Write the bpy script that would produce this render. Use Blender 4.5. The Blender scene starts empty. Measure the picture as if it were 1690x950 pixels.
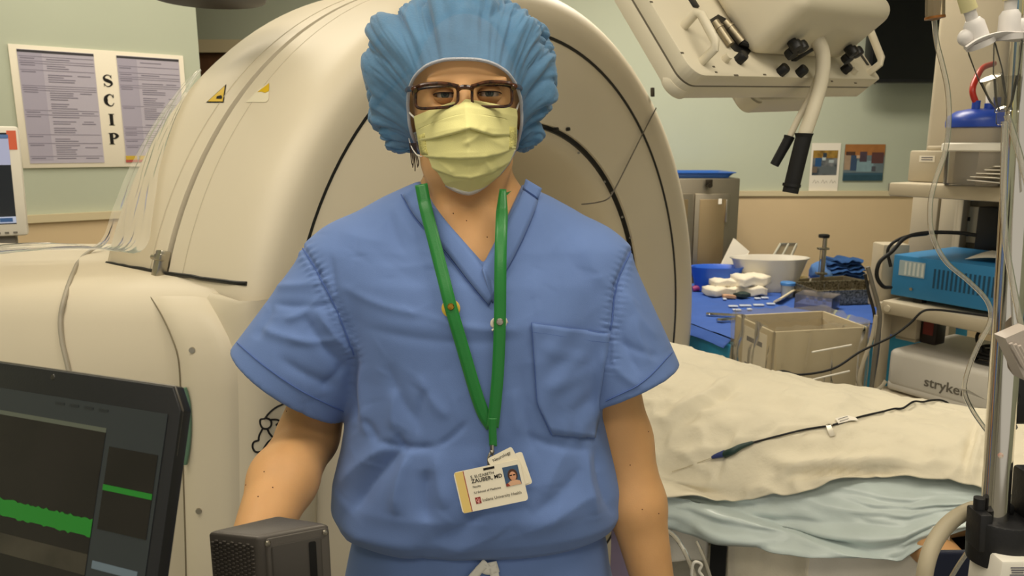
import bpy, bmesh, math, random
import numpy as np
from mathutils import Vector, Matrix, noise
from mathutils.bvhtree import BVHTree

random.seed(7)
RNG = np.random.default_rng(7)
SC = bpy.context.scene
COL = SC.collection

# ------------------------------------------------------------------ camera, world, lights, exposure
FPX, PITCH, CAMH = 1220.0, math.radians(10.9), 1.5
cam_d = bpy.data.cameras.new('camera')
cam_d.sensor_width = 36.0
cam_d.lens = 36.0 * FPX / 1690.0
cam_d.clip_start = 0.02
cam_o = bpy.data.objects.new('camera', cam_d)
cam_o.location = (0, 0, CAMH)
cam_o.rotation_euler = (math.pi / 2 - PITCH, 0, 0)
cam_d.dof.use_dof = True
cam_d.dof.focus_distance = 1.0
cam_d.dof.aperture_fstop = 11.0
COL.objects.link(cam_o)
SC.camera = cam_o

W = bpy.data.worlds.new('world')
SC.world = W
W.use_nodes = True
W.node_tree.nodes['Background'].inputs[0].default_value = (1.0, 0.93, 0.80, 1)
W.node_tree.nodes['Background'].inputs[1].default_value = 0.52

SC.view_settings.view_transform = 'Standard'
SC.view_settings.look = 'None'
SC.view_settings.gamma = 1.0
SC.view_settings.use_curve_mapping = False
SC.view_settings.exposure = 0.2
SC.cycles.transparent_max_bounces = 32
SC.cycles.max_bounces = 10

LIGHT_COL = (1.0, 0.915, 0.77)
def area_light(name, loc, size, power, rot=(0, 0, 0)):
    d = bpy.data.lights.new(name, 'AREA')
    d.shape = 'RECTANGLE'
    d.size, d.size_y = size
    d.energy = power
    d.color = LIGHT_COL
    o = bpy.data.objects.new(name, d)
    o.location = loc
    o.rotation_euler = rot
    COL.objects.link(o)
    return o
# fluorescent troffers in the ceiling (their housings are built with the ceiling)
TROFFERS = [(-0.9, 0.55, 11.5), (0.75, 0.55, 13), (-1.2, 2.35, 10), (0.85, 3.05, 36), (-0.2, -0.9, 12)]
CEIL, FLOOR = 2.85, -0.10
for (tx, ty, tp) in TROFFERS:
    area_light('troffer_light', (tx, ty, CEIL - 0.035), (1.15, 0.55), tp)

# ------------------------------------------------------------------ helpers
CP, SP = math.cos(PITCH), math.sin(PITCH)
def ray(px, py):
    u, v = (px - 845.0) / FPX, (475.0 - py) / FPX
    return Vector((u, CP + v * SP, -SP + v * CP))
def at(px, py, Y):
    """world point seen at photograph pixel (px, py) standing Y metres ahead of the camera"""
    d = ray(px, py)
    return Vector((0, 0, CAMH)) + d * (Y / d.y)
def at_z(px, py, z):
    d = ray(px, py)
    return Vector((0, 0, CAMH)) + d * ((z - CAMH) / d.z)

def lin(h):
    h = h.lstrip('#')
    r = []
    for i in (0, 2, 4):
        c = int(h[i:i + 2], 16) / 255.0
        r.append(c / 12.92 if c <= 0.04045 else ((c + 0.055) / 1.055) ** 2.4)
    return tuple(r) + (1.0,)

MATS = {}
def mat(name, color='#888888', rough=0.5, metal=0.0, bump=0.0, bscale=40.0, var=0.0, vscale=6.0,
        spec=0.5, trans=0.0, ior=1.45, emit=0.0, alpha=1.0, sheen=0.0, coat=0.0, sss=0.0, stretch=None, color2=None, detail=3.0):
    if name in MATS:
        return MATS[name]
    m = bpy.data.materials.new(name)
    m.use_nodes = True
    nt = m.node_tree
    b = nt.nodes['Principled BSDF']
    c = lin(color) if isinstance(color, str) else tuple(color) + (1.0,)
    b.inputs['Base Color'].default_value = c
    b.inputs['Roughness'].default_value = rough
    b.inputs['Metallic'].default_value = metal
    b.inputs['Specular IOR Level'].default_value = spec
    b.inputs['IOR'].default_value = ior
    b.inputs['Transmission Weight'].default_value = trans
    b.inputs['Alpha'].default_value = alpha
    b.inputs['Sheen Weight'].default_value = sheen
    b.inputs['Coat Weight'].default_value = coat
    if sss:
        b.inputs['Subsurface Weight'].default_value = sss
        b.inputs['Subsurface Radius'].default_value = (0.012, 0.005, 0.003)
        b.inputs['Subsurface Scale'].default_value = 0.6
    if emit:
        b.inputs['Emission Color'].default_value = c
        b.inputs['Emission Strength'].default_value = emit
    if bump or var or color2:
        tc = nt.nodes.new('ShaderNodeTexCoord')
        mp = nt.nodes.new('ShaderNodeMapping')
        nt.links.new(tc.outputs['Object'], mp.inputs[0])
        if stretch:
            mp.inputs['Scale'].default_value = stretch
    if bump:
        n = nt.nodes.new('ShaderNodeTexNoise')
        n.inputs['Scale'].default_value = bscale
        n.inputs['Detail'].default_value = detail
        nt.links.new(mp.outputs[0], n.inputs['Vector'])
        bp = nt.nodes.new('ShaderNodeBump')
        bp.inputs['Strength'].default_value = bump
        bp.inputs['Distance'].default_value = 0.003
        nt.links.new(n.outputs[0], bp.inputs['Height'])
        nt.links.new(bp.outputs[0], b.inputs['Normal'])
    if var or color2:
        n2 = nt.nodes.new('ShaderNodeTexNoise')
        n2.inputs['Scale'].default_value = vscale
        n2.inputs['Detail'].default_value = 4
        nt.links.new(mp.outputs[0], n2.inputs['Vector'])
        r = nt.nodes.new('ShaderNodeValToRGB')
        r.color_ramp.elements[0].position = 0.35
        r.color_ramp.elements[1].position = 0.65
        if color2:
            r.color_ramp.elements[0].color = c
            r.color_ramp.elements[1].color = lin(color2)
        else:
            r.color_ramp.elements[0].color = tuple(x * (1 - var) for x in c[:3]) + (1,)
            r.color_ramp.elements[1].color = tuple(min(1, x * (1 + var)) for x in c[:3]) + (1,)
        nt.links.new(n2.outputs[0], r.inputs[0])
        nt.links.new(r.outputs[0], b.inputs['Base Color'])
    MATS[name] = m
    return m

def clear_mat(name, color='#ffffff', gloss=0.12, rough=0.08, tint=0.0, haze=0.0, scale=0):
    """thin clear plastic: mostly see-through, with a glossy coat and some milky haze"""
    if name in MATS:
        return MATS[name]
    m = bpy.data.materials.new(name)
    m.use_nodes = True
    nt = m.node_tree
    nt.nodes.clear()
    out = nt.nodes.new('ShaderNodeOutputMaterial')
    tr = nt.nodes.new('ShaderNodeBsdfTransparent')
    tr.inputs[0].default_value = tuple(0.72 + 0.28 * q for q in lin(color)[:3]) + (1,)
    gl = nt.nodes.new('ShaderNodeBsdfGlossy')
    gl.inputs['Roughness'].default_value = rough
    di = nt.nodes.new('ShaderNodeBsdfDiffuse')
    di.inputs[0].default_value = lin(color)
    m1 = nt.nodes.new('ShaderNodeMixShader')
    m1.inputs[0].default_value = haze
    nt.links.new(tr.outputs[0], m1.inputs[1])
    nt.links.new(di.outputs[0], m1.inputs[2])
    fr = nt.nodes.new('ShaderNodeLayerWeight')
    fr.inputs[0].default_value = gloss
    m2 = nt.nodes.new('ShaderNodeMixShader')
    nt.links.new(fr.outputs['Fresnel'], m2.inputs[0])
    nt.links.new(m1.outputs[0], m2.inputs[1])
    nt.links.new(gl.outputs[0], m2.inputs[2])
    if scale:
        n = nt.nodes.new('ShaderNodeTexNoise')
        n.inputs['Scale'].default_value = scale
        bp = nt.nodes.new('ShaderNodeBump')
        bp.inputs['Strength'].default_value = 0.6
        bp.inputs['Distance'].default_value = 0.01
        nt.links.new(n.outputs[0], bp.inputs['Height'])
        nt.links.new(bp.outputs[0], gl.inputs['Normal'])
        nt.links.new(bp.outputs[0], fr.inputs['Normal'])
    nt.links.new(m2.outputs[0], out.inputs[0])
    MATS[name] = m
    return m

def tag(o, label=None, cat=None, group=None, kind=None):
    if label: o['label'] = label
    if cat: o['category'] = cat
    if group: o['group'] = group
    if kind: o['kind'] = kind
    return o

def thing(name, label, cat, loc=(0, 0, 0), group=None):
    o = bpy.data.objects.new(name, None)
    o.empty_display_size = 0.05
    o.location = loc
    COL.objects.link(o)
    return tag(o, label, cat, group)

def link(o, parent=None):
    """geometry is in world coordinates: undo the parent's own offset"""
    COL.objects.link(o)
    if parent is not None:
        o.parent = parent
        if parent.type == 'EMPTY':
            o.matrix_parent_inverse = Matrix.Translation(-Vector(parent.location))
    return o

def mesh_obj(name, V, Fc, m, parent=None, smooth=True, angle=40, M=None):
    me = bpy.data.meshes.new(name)
    if M is not None:
        V = [M @ Vector(v) for v in V]
    me.from_pydata([tuple(v) for v in V], [], [tuple(f) for f in Fc])
    me.update()
    if smooth:
        me.shade_smooth()
        if angle < 180:
            me.set_sharp_from_angle(angle=math.radians(angle))
    if isinstance(m, (list, tuple)):
        for k in m: me.materials.append(k)
    elif m is not None:
        me.materials.append(m)
    return link(bpy.data.objects.new(name, me), parent)

def catmull(pts, n=8, closed=False):
    P = [Vector(p) for p in pts]
    if len(P) < 3 and not closed:
        return [P[0].lerp(P[-1], k / n) for k in range(n + 1)]
    out = []
    L = len(P)
    for i in range(L if closed else L - 1):
        p0 = P[(i - 1) % L] if (closed or i > 0) else P[0] * 2 - P[1]
        p1, p2 = P[i], P[(i + 1) % L]
        p3 = P[(i + 2) % L] if (closed or i + 2 < L) else P[-1] * 2 - P[-2]
        for k in range(n):
            t = k / n
            out.append(0.5 * ((2 * p1) + (p2 - p0) * t + (2 * p0 - 5 * p1 + 4 * p2 - p3) * t * t + (3 * p1 - p0 - 3 * p2 + p3) * t ** 3))
    if not closed:
        out.append(P[-1].copy())
    return out

class MB:
    def __init__(s):
        s.V, s.F = [], []
    def add(s, V, Fc, M=None):
        o = len(s.V)
        s.V += [(M @ Vector(v) if M is not None else Vector(v)) for v in V]
        s.F += [tuple(i + o for i in f) for f in Fc]
        return s
    def box(s, c, size, bev=0.0, seg=2, M=None):
        bm = bmesh.new()
        bmesh.ops.create_cube(bm, size=1.0)
        for v in bm.verts:
            v.co = Vector((v.co.x * size[0] + c[0], v.co.y * size[1] + c[1], v.co.z * size[2] + c[2]))
        if bev > 0:
            bmesh.ops.bevel(bm, geom=bm.edges[:], offset=min(bev, min(size) * 0.49), segments=seg, profile=0.5, affect='EDGES')
        bm.verts.index_update()
        s.add([v.co.copy() for v in bm.verts], [[v.index for v in f.verts] for f in bm.faces], M)
        bm.free()
        return s
    def prism(s, poly, z0, z1, bev=0.0, seg=2, M=None):
        """2D polygon (x, y) extruded from z0 to z1"""
        bm = bmesh.new()
        a = [bm.verts.new((p[0], p[1], z0)) for p in poly]
        f = bm.faces.new(a)
        r = bmesh.ops.extrude_face_region(bm, geom=[f])
        for e in r['geom']:
            if isinstance(e, bmesh.types.BMVert):
                e.co.z = z1
        bmesh.ops.recalc_face_normals(bm, faces=bm.faces[:])
        if bev > 0:
            bmesh.ops.bevel(bm, geom=bm.edges[:], offset=bev, segments=seg, profile=0.5, affect='EDGES', clamp_overlap=True)
        bm.verts.index_update()
        s.add([v.co.copy() for v in bm.verts], [[v.index for v in q.verts] for q in bm.faces], M)
        bm.free()
        return s
    def tube(s, pts, r, seg=10, n=8, smooth=True, closed=False, M=None, flat=1.0):
        P = catmull(pts, n, closed) if smooth else [Vector(p) for p in pts]
        L = len(P)
        rr = r if callable(r) else (lambda t: r)
        V, Fc = [], []
        up = None
        for i, p in enumerate(P):
            if closed:
                d = (P[(i + 1) % L] - P[i - 1]).normalized()
            else:
                d = (P[min(i + 1, L - 1)] - P[max(i - 1, 0)]).normalized()
            if up is None:
                up = Vector((0, 0, 1)) if abs(d.z) < 0.9 else Vector((1, 0, 0))
            a = d.cross(up).normalized()
            b = a.cross(d).normalized()
            up = b
            q = rr(i / max(1, L - 1))
            for k in range(seg):
                t = 2 * math.pi * k / seg
                V.append(p + a * (math.cos(t) * q) + b * (math.sin(t) * q * flat))
        for i in range(L if closed else L - 1):
            for k in range(seg):
                j = (i + 1) % L
                Fc.append((i * seg + k, i * seg + (k + 1) % seg, j * seg + (k + 1) % seg, j * seg + k))
        if not closed:
            Fc.append(tuple(range(seg))[::-1])
            Fc.append(tuple((L - 1) * seg + k for k in range(seg)))
        return s.add(V, Fc, M)
    def cyl(s, p0, p1, r0, r1=None, seg=20, M=None):
        r1 = r0 if r1 is None else r1
        return s.tube([p0, p1], lambda t: r0 + (r1 - r0) * t, seg, smooth=False, M=M)
    def lathe(s, prof, seg=32, M=None, cap=True):
        """profile of (radius, z) about the local Z axis"""
        V, Fc = [], []
        for (r, z) in prof:
            for k in range(seg):
                t = 2 * math.pi * k / seg
                V.append((r * math.cos(t), r * math.sin(t), z))
        for i in range(len(prof) - 1):
            for k in range(seg):
                Fc.append((i * seg + k, i * seg + (k + 1) % seg, (i + 1) * seg + (k + 1) % seg, (i + 1) * seg + k))
        if cap:
            Fc.append(tuple(range(seg))[::-1])
            Fc.append(tuple((len(prof) - 1) * seg + k for k in range(seg)))
        return s.add(V, Fc, M)
    def sphere(s, c, r, seg=16, rings=10, M=None):
        r = (r, r, r) if not isinstance(r, (tuple, list)) else r
        V, Fc = [], []
        for i in range(rings + 1):
            a = math.pi * i / rings
            for k in range(seg):
                t = 2 * math.pi * k / seg
                V.append((c[0] + r[0] * math.sin(a) * math.cos(t), c[1] + r[1] * math.sin(a) * math.sin(t), c[2] + r[2] * math.cos(a)))
        for i in range(rings):
            for k in range(seg):
                Fc.append((i * seg + k, (i + 1) * seg + k, (i + 1) * seg + (k + 1) % seg, i * seg + (k + 1) % seg))
        return s.add(V, Fc, M)
    def grid(s, rows, M=None, flip=False):
        n, m = len(rows), len(rows[0])
        V = [p for r in rows for p in r]
        Fc = []
        for i in range(n - 1):
            for j in range(m - 1):
                q = (i * m + j, i * m + j + 1, (i + 1) * m + j + 1, (i + 1) * m + j)
                Fc.append(q[::-1] if flip else q)
        return s.add(V, Fc, M)
    def build(s, name, m, parent=None, smooth=True, angle=40, M=None):
        return mesh_obj(name, s.V, s.F, m, parent, smooth, angle, M)

def solidify(o, t, offset=-1.0):
    md = o.modifiers.new('thickness', 'SOLIDIFY')
    md.thickness = t
    md.offset = offset
    return o

def frame(o, x, y, z):
    """matrix with the given axes and origin"""
    M = Matrix.Identity(4)
    for i, a in enumerate((x, y, z)):
        a = Vector(a).normalized()
        for r in range(3):
            M[r][i] = a[r]
    for r in range(3):
        M[r][3] = o[r]
    return M

def text_mesh(name, body, size, M, m, parent=None, align='CENTER', depth=0.0004, bold=0.0, xs=1.0):
    cu = bpy.data.curves.new(name, 'FONT')
    cu.body = body
    cu.size = size
    cu.align_x = align
    cu.align_y = 'CENTER'
    cu.extrude = depth
    cu.offset = bold
    cu.resolution_u = 3
    t = bpy.data.objects.new(name, cu)
    COL.objects.link(t)
    dg = bpy.context.evaluated_depsgraph_get()
    me = bpy.data.meshes.new_from_object(t.evaluated_get(dg))
    bpy.data.objects.remove(t)
    bpy.data.curves.remove(cu)
    S = Matrix.Diagonal((xs, 1, 1, 1))
    me.transform(M @ S)
    me.materials.clear()
    me.materials.append(m)
    me.name = name
    return link(bpy.data.objects.new(name, me), parent)

def bvh_of(o):
    me = o.data
    return BVHTree.FromPolygons([v.co.copy() for v in me.vertices], [tuple(p.vertices) for p in me.polygons])
def hit(bv, px, py, off=0.0):
    """point of a surface that lies on the photograph pixel's line of sight, lifted off the surface"""
    d = ray(px, py).normalized()
    p, n, i, q = bv.ray_cast(Vector((0, 0, CAMH)), d)
    if p is None:
        return None
    if n.dot(d) > 0: n = -n
    return p + n * off
def front(bv, x, z, off=0.0, default=0.9):
    p, n, i, q = bv.ray_cast(Vector((x, 0.2, z)), Vector((0, 1, 0)))
    if p is None:
        return Vector((x, default, z))
    if n.y > 0: n = -n
    return p + n * off

# ---- signed-distance modelling: primitives blended on a grid, skinned by surface nets
class SDF:
    def __init__(s, lo, hi, h):
        s.h = h
        s.lo = np.array(lo, float)
        s.n = np.ceil((np.array(hi) - s.lo) / h).astype(int) + 1
        s.f = np.full(s.n, 0.2, dtype=np.float32)
        s.ax = [s.lo[i] + h * np.arange(s.n[i]) for i in range(3)]
    def sub(s, lo, hi, pad):
        a = np.clip(np.floor((np.array(lo) - pad - s.lo) / s.h).astype(int), 0, s.n)
        b = np.clip(np.ceil((np.array(hi) + pad - s.lo) / s.h).astype(int) + 1, 0, s.n)
        sl = tuple(slice(a[i], b[i]) for i in range(3))
        X = s.ax[0][sl[0]][:, None, None]; Y = s.ax[1][sl[1]][None, :, None]; Z = s.ax[2][sl[2]][None, None, :]
        return sl, X, Y, Z
    def comb(s, sl, d, k, op):
        f = s.f[sl]
        if f.size == 0: return
        if op == 'u':
            if k > 0:
                hh = np.clip(0.5 + 0.5 * (f - d) / k, 0, 1)
                s.f[sl] = f * (1 - hh) + d * hh - k * hh * (1 - hh)
            else:
                s.f[sl] = np.minimum(f, d)
        else:
            if k > 0:
                hh = np.clip(0.5 - 0.5 * (f + d) / k, 0, 1)
                s.f[sl] = f * (1 - hh) - d * hh + k * hh * (1 - hh)
            else:
                s.f[sl] = np.maximum(f, -d)
    def cone(s, a, b, ra, rb, k=0.01, op='u', sy=1.0):
        a, b = np.array(a, float), np.array(b, float)
        R = max(ra, rb) * max(1, 1 / sy if sy else 1)
        sl, X, Y, Z = s.sub(np.minimum(a, b) - R, np.maximum(a, b) + R, k * 2 + 0.03)
        d = b - a
        L = (d * d).sum() + 1e-12
        px, py, pz = X - a[0], Y - a[1], Z - a[2]
        t = np.clip((px * d[0] + py * d[1] + pz * d[2]) / L, 0, 1)
        q = np.sqrt((px - t * d[0]) ** 2 + ((py - t * d[1]) * sy) ** 2 + (pz - t * d[2]) ** 2)
        s.comb(sl, (q - (ra + (rb - ra) * t)).astype(np.float32), k, op)
        return s
    def ell(s, c, r, k=0.01, op='u', rot=None):
        c, r = np.array(c, float), np.array(r, float)
        R = r.max() if rot is not None else r
        sl, X, Y, Z = s.sub(c - R, c + R, k * 2 + 0.03)
        px, py, pz = X - c[0], Y - c[1], Z - c[2]
        if rot is not None:
            A = np.array(rot)
            px, py, pz = (A[0][0] * px + A[1][0] * py + A[2][0] * pz, A[0][1] * px + A[1][1] * py + A[2][1] * pz, A[0][2] * px + A[1][2] * py + A[2][2] * pz)
        k0 = np.sqrt((px / r[0]) ** 2 + (py / r[1]) ** 2 + (pz / r[2]) ** 2)
        k1 = np.sqrt((px / r[0] ** 2) ** 2 + (py / r[1] ** 2) ** 2 + (pz / r[2] ** 2) ** 2)
        s.comb(sl, (k0 * (k0 - 1) / (k1 + 1e-9)).astype(np.float32), k, op)
        return s
    def field(s, fn, k=0.0, op='u', lo=None, hi=None):
        lo = s.lo if lo is None else lo
        hi = s.lo + s.n * s.h if hi is None else hi
        sl, X, Y, Z = s.sub(lo, hi, 0)
        s.comb(sl, fn(X, Y, Z).astype(np.float32), k, op)
        return s
    def skin(s, relax=2):
        f, h = s.f, s.h
        S = f < 0
        n = s.n
        cs = np.zeros(tuple(n - 1), np.int8)
        for i in (0, 1):
            for j in (0, 1):
                for k in (0, 1):
                    cs += S[i:n[0] - 1 + i, j:n[1] - 1 + j, k:n[2] - 1 + k]
        act = (cs > 0) & (cs < 8)
        idx = np.argwhere(act)
        num = np.full(act.shape, -1, np.int64)
        num[act] = np.arange(len(idx))
        acc = np.zeros((len(idx), 3)); cnt = np.zeros(len(idx))
        cor = [(i, j, k) for i in (0, 1) for j in (0, 1) for k in (0, 1)]
        val = {c: f[idx[:, 0] + c[0], idx[:, 1] + c[1], idx[:, 2] + c[2]] for c in cor}
        for c in cor:
            for ax in range(3):
                if c[ax] == 0:
                    e = list(c); e[ax] = 1; e = tuple(e)
                    a, b = val[c], val[e]
                    m = (a < 0) != (b < 0)
                    t = np.where(m, a / (a - b + 1e-20), 0)
                    p = np.tile(np.array(c, float), (len(idx), 1))
                    p[:, ax] += t
                    acc += p * m[:, None]; cnt += m
        P = s.lo + (idx + acc / cnt[:, None]) * h
        quads = []
        for ax in range(3):
            sh = [slice(None)] * 3
            a_ = [slice(1, n[i] - 1) for i in range(3)]
            a_[ax] = slice(0, n[ax] - 1)
            b_ = list(a_); b_[ax] = slice(1, n[ax])
            A, B = S[tuple(a_)], S[tuple(b_)]
            ch = np.argwhere(A != B)
            if len(ch) == 0: continue
            base = ch + np.array([0 if i == ax else 1 for i in range(3)])
            u, v = (ax + 1) % 3, (ax + 2) % 3
            def cell(du, dv):
                q = base.copy(); q[:, u] -= du; q[:, v] -= dv
                return num[q[:, 0], q[:, 1], q[:, 2]]
            Q = np.stack([cell(1, 1), cell(0, 1), cell(0, 0), cell(1, 0)], 1)
            fl = ~A[ch[:, 0], ch[:, 1], ch[:, 2]]
            Q[fl] = Q[fl][:, ::-1]
            quads.append(Q)
        Q = np.concatenate(quads)
        for _ in range(relax):
            P = relax_pts(P, Q, 0.5)
        return P, Q

def relax_pts(P, Q, w=0.5):
    acc = np.zeros_like(P); cnt = np.zeros(len(P))
    for i in range(4):
        a, b = Q[:, i], Q[:, (i + 1) % 4]
        np.add.at(acc, a, P[b]); np.add.at(acc, b, P[a])
        np.add.at(cnt, a, 1); np.add.at(cnt, b, 1)
    return P * (1 - w) + w * acc / np.maximum(cnt, 1)[:, None]

def normals(P, Q):
    n = np.cross(P[Q[:, 2]] - P[Q[:, 0]], P[Q[:, 3]] - P[Q[:, 1]])
    N = np.zeros_like(P)
    for i in range(4):
        np.add.at(N, Q[:, i], n)
    return N / (np.linalg.norm(N, axis=1)[:, None] + 1e-12)

def np_mesh(name, P, Q, m, parent=None, angle=180):
    me = bpy.data.meshes.new(name)
    me.vertices.add(len(P))
    me.vertices.foreach_set('co', np.ascontiguousarray(P, dtype=np.float32).ravel())
    me.loops.add(Q.size)
    me.loops.foreach_set('vertex_index', np.ascontiguousarray(Q, dtype=np.int32).ravel())
    me.polygons.add(len(Q))
    me.polygons.foreach_set('loop_start', np.arange(0, Q.size, Q.shape[1], dtype=np.int32))
    me.update(calc_edges=True)
    me.shade_smooth()
    if angle < 180:
        me.set_sharp_from_angle(angle=math.radians(angle))
    if isinstance(m, (list, tuple)):
        for k in m: me.materials.append(k)
    else:
        me.materials.append(m)
    return link(bpy.data.objects.new(name, me), parent)

# smooth numpy value noise
_NT = RNG.random((64, 64, 64)).astype(np.float32)
def vnoise(x, y, z):
    def w(t):
        i = np.floor(t).astype(int); f = t - i
        return i, f * f * (3 - 2 * f)
    xi, xf = w(np.asarray(x, float)); yi, yf = w(np.asarray(y, float)); zi, zf = w(np.asarray(z, float))
    g = lambda a, b, c: _NT[(xi + a) % 64, (yi + b) % 64, (zi + c) % 64]
    L = lambda a, b, t: a + (b - a) * t
    return L(L(L(g(0, 0, 0), g(1, 0, 0), xf), L(g(0, 1, 0), g(1, 1, 0), xf), yf), L(L(g(0, 0, 1), g(1, 0, 1), xf), L(g(0, 1, 1), g(1, 1, 1), xf), yf), zf) * 2 - 1

# ------------------------------------------------------------------ shared materials
M_CREAM = mat('cream_shell', '#d6cbb3', 0.48, var=0.02, vscale=3, bump=0.02, bscale=300)
M_CREAM2 = mat('cream_shell_matte', '#d3c8b0', 0.5, var=0.02, vscale=3)
M_BLACK = mat('black_plastic', '#121212', 0.45)
M_RUBBER = mat('black_rubber', '#0b0b0c', 0.7)
M_CHROME = mat('chrome', '#d8d4cc', 0.10, 1.0)
M_STEEL = mat('steel', '#b0aa9c', 0.28, 1.0)
M_BRUSH = mat('brushed_steel', '#9c9484', 0.42, 1.0, bump=0.05, bscale=60)
M_GREY = mat('grey_plastic', '#77736a', 0.5)
M_BEIGE = mat('beige_plastic', '#c9bfa8', 0.5)
M_WHITE = mat('white_plastic', '#e4dfd2', 0.4)
M_PAPER = mat('paper', '#ece5d6', 0.9)
M_INK = mat('ink', '#1c1a18', 0.9)
M_PRINT = mat('print_grey', '#6d6a72', 0.9)

# ------------------------------------------------------------------ the room
M_GREEN = mat('green_wall_paint', '#b9bfab', 0.75, bump=0.03, bscale=160, var=0.02, vscale=2)
M_TAN = mat('tan_wall_panel', '#dcc39b', 0.6, bump=0.03, bscale=120, var=0.02, vscale=3)
M_RAIL = mat('cream_rail', '#d5c6a2', 0.45)
M_FLOOR = mat('floor_vinyl', '#8d8a80', 0.35, var=0.06, vscale=30)
M_CEIL = mat('ceiling_tile', '#d9d6cc', 0.9, bump=0.15, bscale=120)
RAIL_Z, BACK_Y = 1.22, 4.40

def wall(name, p0, p1, lo, hi, m, thick=0.1, parent=None):
    """upright slab from p0 to p1 (x, y); the visible face lies on the line, the thickness behind it"""
    a, b = Vector((p0[0], p0[1], 0)), Vector((p1[0], p1[1], 0))
    d = (b - a).normalized()
    n = Vector((-d.y, d.x, 0))
    L = (b - a).length
    mb = MB().box((L / 2, thick / 2, (lo + hi) / 2), (L, thick, hi - lo))
    return mb.build(name, m, parent, smooth=False, M=frame(a, d, n, (0, 0, 1)))

tag(MB().box((0.3, 1.6, FLOOR - 0.05), (6.4, 7.0, 0.1)).build('floor', M_FLOOR, smooth=False), kind='structure')
tag(MB().box((0.3, 1.6, CEIL + 0.05), (6.4, 7.0, 0.1)).build('ceiling', M_CEIL, smooth=False), kind='structure')
# back wall with a door opening at the far left
DX0, DX1, DH = -1.86, -0.92, 2.02
wb = tag(wall('wall_back', (DX1, BACK_Y), (3.3, BACK_Y), RAIL_Z, CEIL, M_GREEN), kind='structure')
wall('upper_paint', (-2.6, BACK_Y), (DX0, BACK_Y), RAIL_Z, CEIL, M_GREEN, parent=wb)
wall('door_header', (DX0, BACK_Y), (DX1, BACK_Y), DH, CEIL, M_GREEN, parent=wb)
wall('wainscot_panel', (DX1, BACK_Y - 0.012), (1.05, BACK_Y - 0.012), FLOOR + 0.1, RAIL_Z, M_TAN, 0.11, parent=wb)
wall('wainscot_panel', (1.05, BACK_Y - 0.012), (3.3, BACK_Y - 0.012), FLOOR + 0.1, RAIL_Z, M_TAN, 0.11, parent=wb)
wall('wainscot_panel', (-2.6, BACK_Y - 0.012), (DX0, BACK_Y - 0.012), FLOOR + 0.1, RAIL_Z, M_TAN, 0.11, parent=wb)
tag(wall('trim_1', (DX1, BACK_Y - 0.026), (3.3, BACK_Y - 0.026), RAIL_Z - 0.012, RAIL_Z + 0.018, M_RAIL, 0.03), kind='structure')
tag(wall('baseboard_back', (DX1, BACK_Y - 0.02), (3.3, BACK_Y - 0.02), FLOOR, FLOOR + 0.1, mat('base_rubber', '#5b554b', 0.6), 0.03), kind='structure')
d1 = tag(wall('door_1', (DX0, BACK_Y + 0.03), (DX1, BACK_Y + 0.03), FLOOR + 0.005, DH, mat('door_wood', '#6d4b34', 0.45, var=0.12, vscale=8, stretch=(6, 6, 0.6)), 0.045), kind='structure')
for (xa, xb, za, zb) in ((DX0 - 0.07, DX0, FLOOR, DH + 0.07), (DX1, DX1 + 0.07, FLOOR, DH + 0.07), (DX0, DX1, DH, DH + 0.07)):
    wall('door_frame', (xa, BACK_Y - 0.02), (xb, BACK_Y - 0.02), za, zb, M_RAIL, 0.06, parent=d1)
MB().cyl((DX0 + 0.08, BACK_Y + 0.03, 1.0), (DX0 + 0.08, BACK_Y - 0.03, 1.0), 0.011).tube([(DX0 + 0.08, BACK_Y - 0.03, 1.0), (DX0 + 0.2, BACK_Y - 0.035, 1.0)], 0.01).build('door_handle', M_STEEL, d1)

# angled wall at the left that carries the printed notice
WA = Vector((-1.857, 2.85, 0)); WD = Vector((0.79, 0.61, 0)).normalized(); WN = Vector((-WD.y, WD.x, 0))
wp = lambda t: (WA.x + WD.x * t, WA.y + WD.y * t)
WEND = 0.672
wl = tag(wall('wall_left', wp(-0.9), wp(WEND), RAIL_Z, CEIL, M_GREEN, 0.12), kind='structure')
o_ = -0.012
wq = lambda t, o: (WA.x + WD.x * t + WN.x * o, WA.y + WD.y * t + WN.y * o)
wall('wainscot_panel', wq(-0.9, o_), wq(WEND, o_), FLOOR + 0.1, RAIL_Z, M_TAN, 0.13, parent=wl)
tag(wall('trim_2', wq(-0.9, -0.026), wq(WEND, -0.026), RAIL_Z - 0.012, RAIL_Z + 0.018, M_RAIL, 0.03), kind='structure')
tag(wall('baseboard_left', wq(-0.9, -0.02), wq(WEND, -0.02), FLOOR, FLOOR + 0.1, MATS['base_rubber'], 0.03), kind='structure')
tag(MB().box((-2.65, 1.5, (CEIL + FLOOR) / 2), (0.1, 6.8, CEIL - FLOOR)).build('wall_side_left', M_GREEN, smooth=False), kind='structure')
tag(MB().box((3.35, 1.5, (CEIL + FLOOR) / 2), (0.1, 6.8, CEIL - FLOOR)).build('wall_side_right', M_GREEN, smooth=False), kind='structure')
M_DIFF = mat('lamp_diffuser', '#fff3dc', 0.5, emit=2.0)
place = ['above the laptop', 'above the chrome pole', 'above the wall notice', 'above the instrument table', 'behind the photographer']
for i, (tx, ty, tp) in enumerate(TROFFERS):
    t = thing('ceiling_light', 'white recessed ceiling light ' + place[i], 'ceiling light', (tx, ty, CEIL - 0.03), 'ceiling lights')
    m = MB()
    for (cx, cy, sx, sy) in ((0, -0.3, 1.26, 0.04), (0, 0.3, 1.26, 0.04), (-0.61, 0, 0.04, 0.56), (0.61, 0, 0.04, 0.56)):
        m.box((tx + cx, ty + cy, CEIL - 0.015), (sx, sy, 0.03), 0.003)
    m.build('light_frame', M_WHITE, t)
    MB().box((tx, ty, CEIL - 0.008), (1.18, 0.56, 0.012)).build('diffuser', M_DIFF, t)

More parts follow.
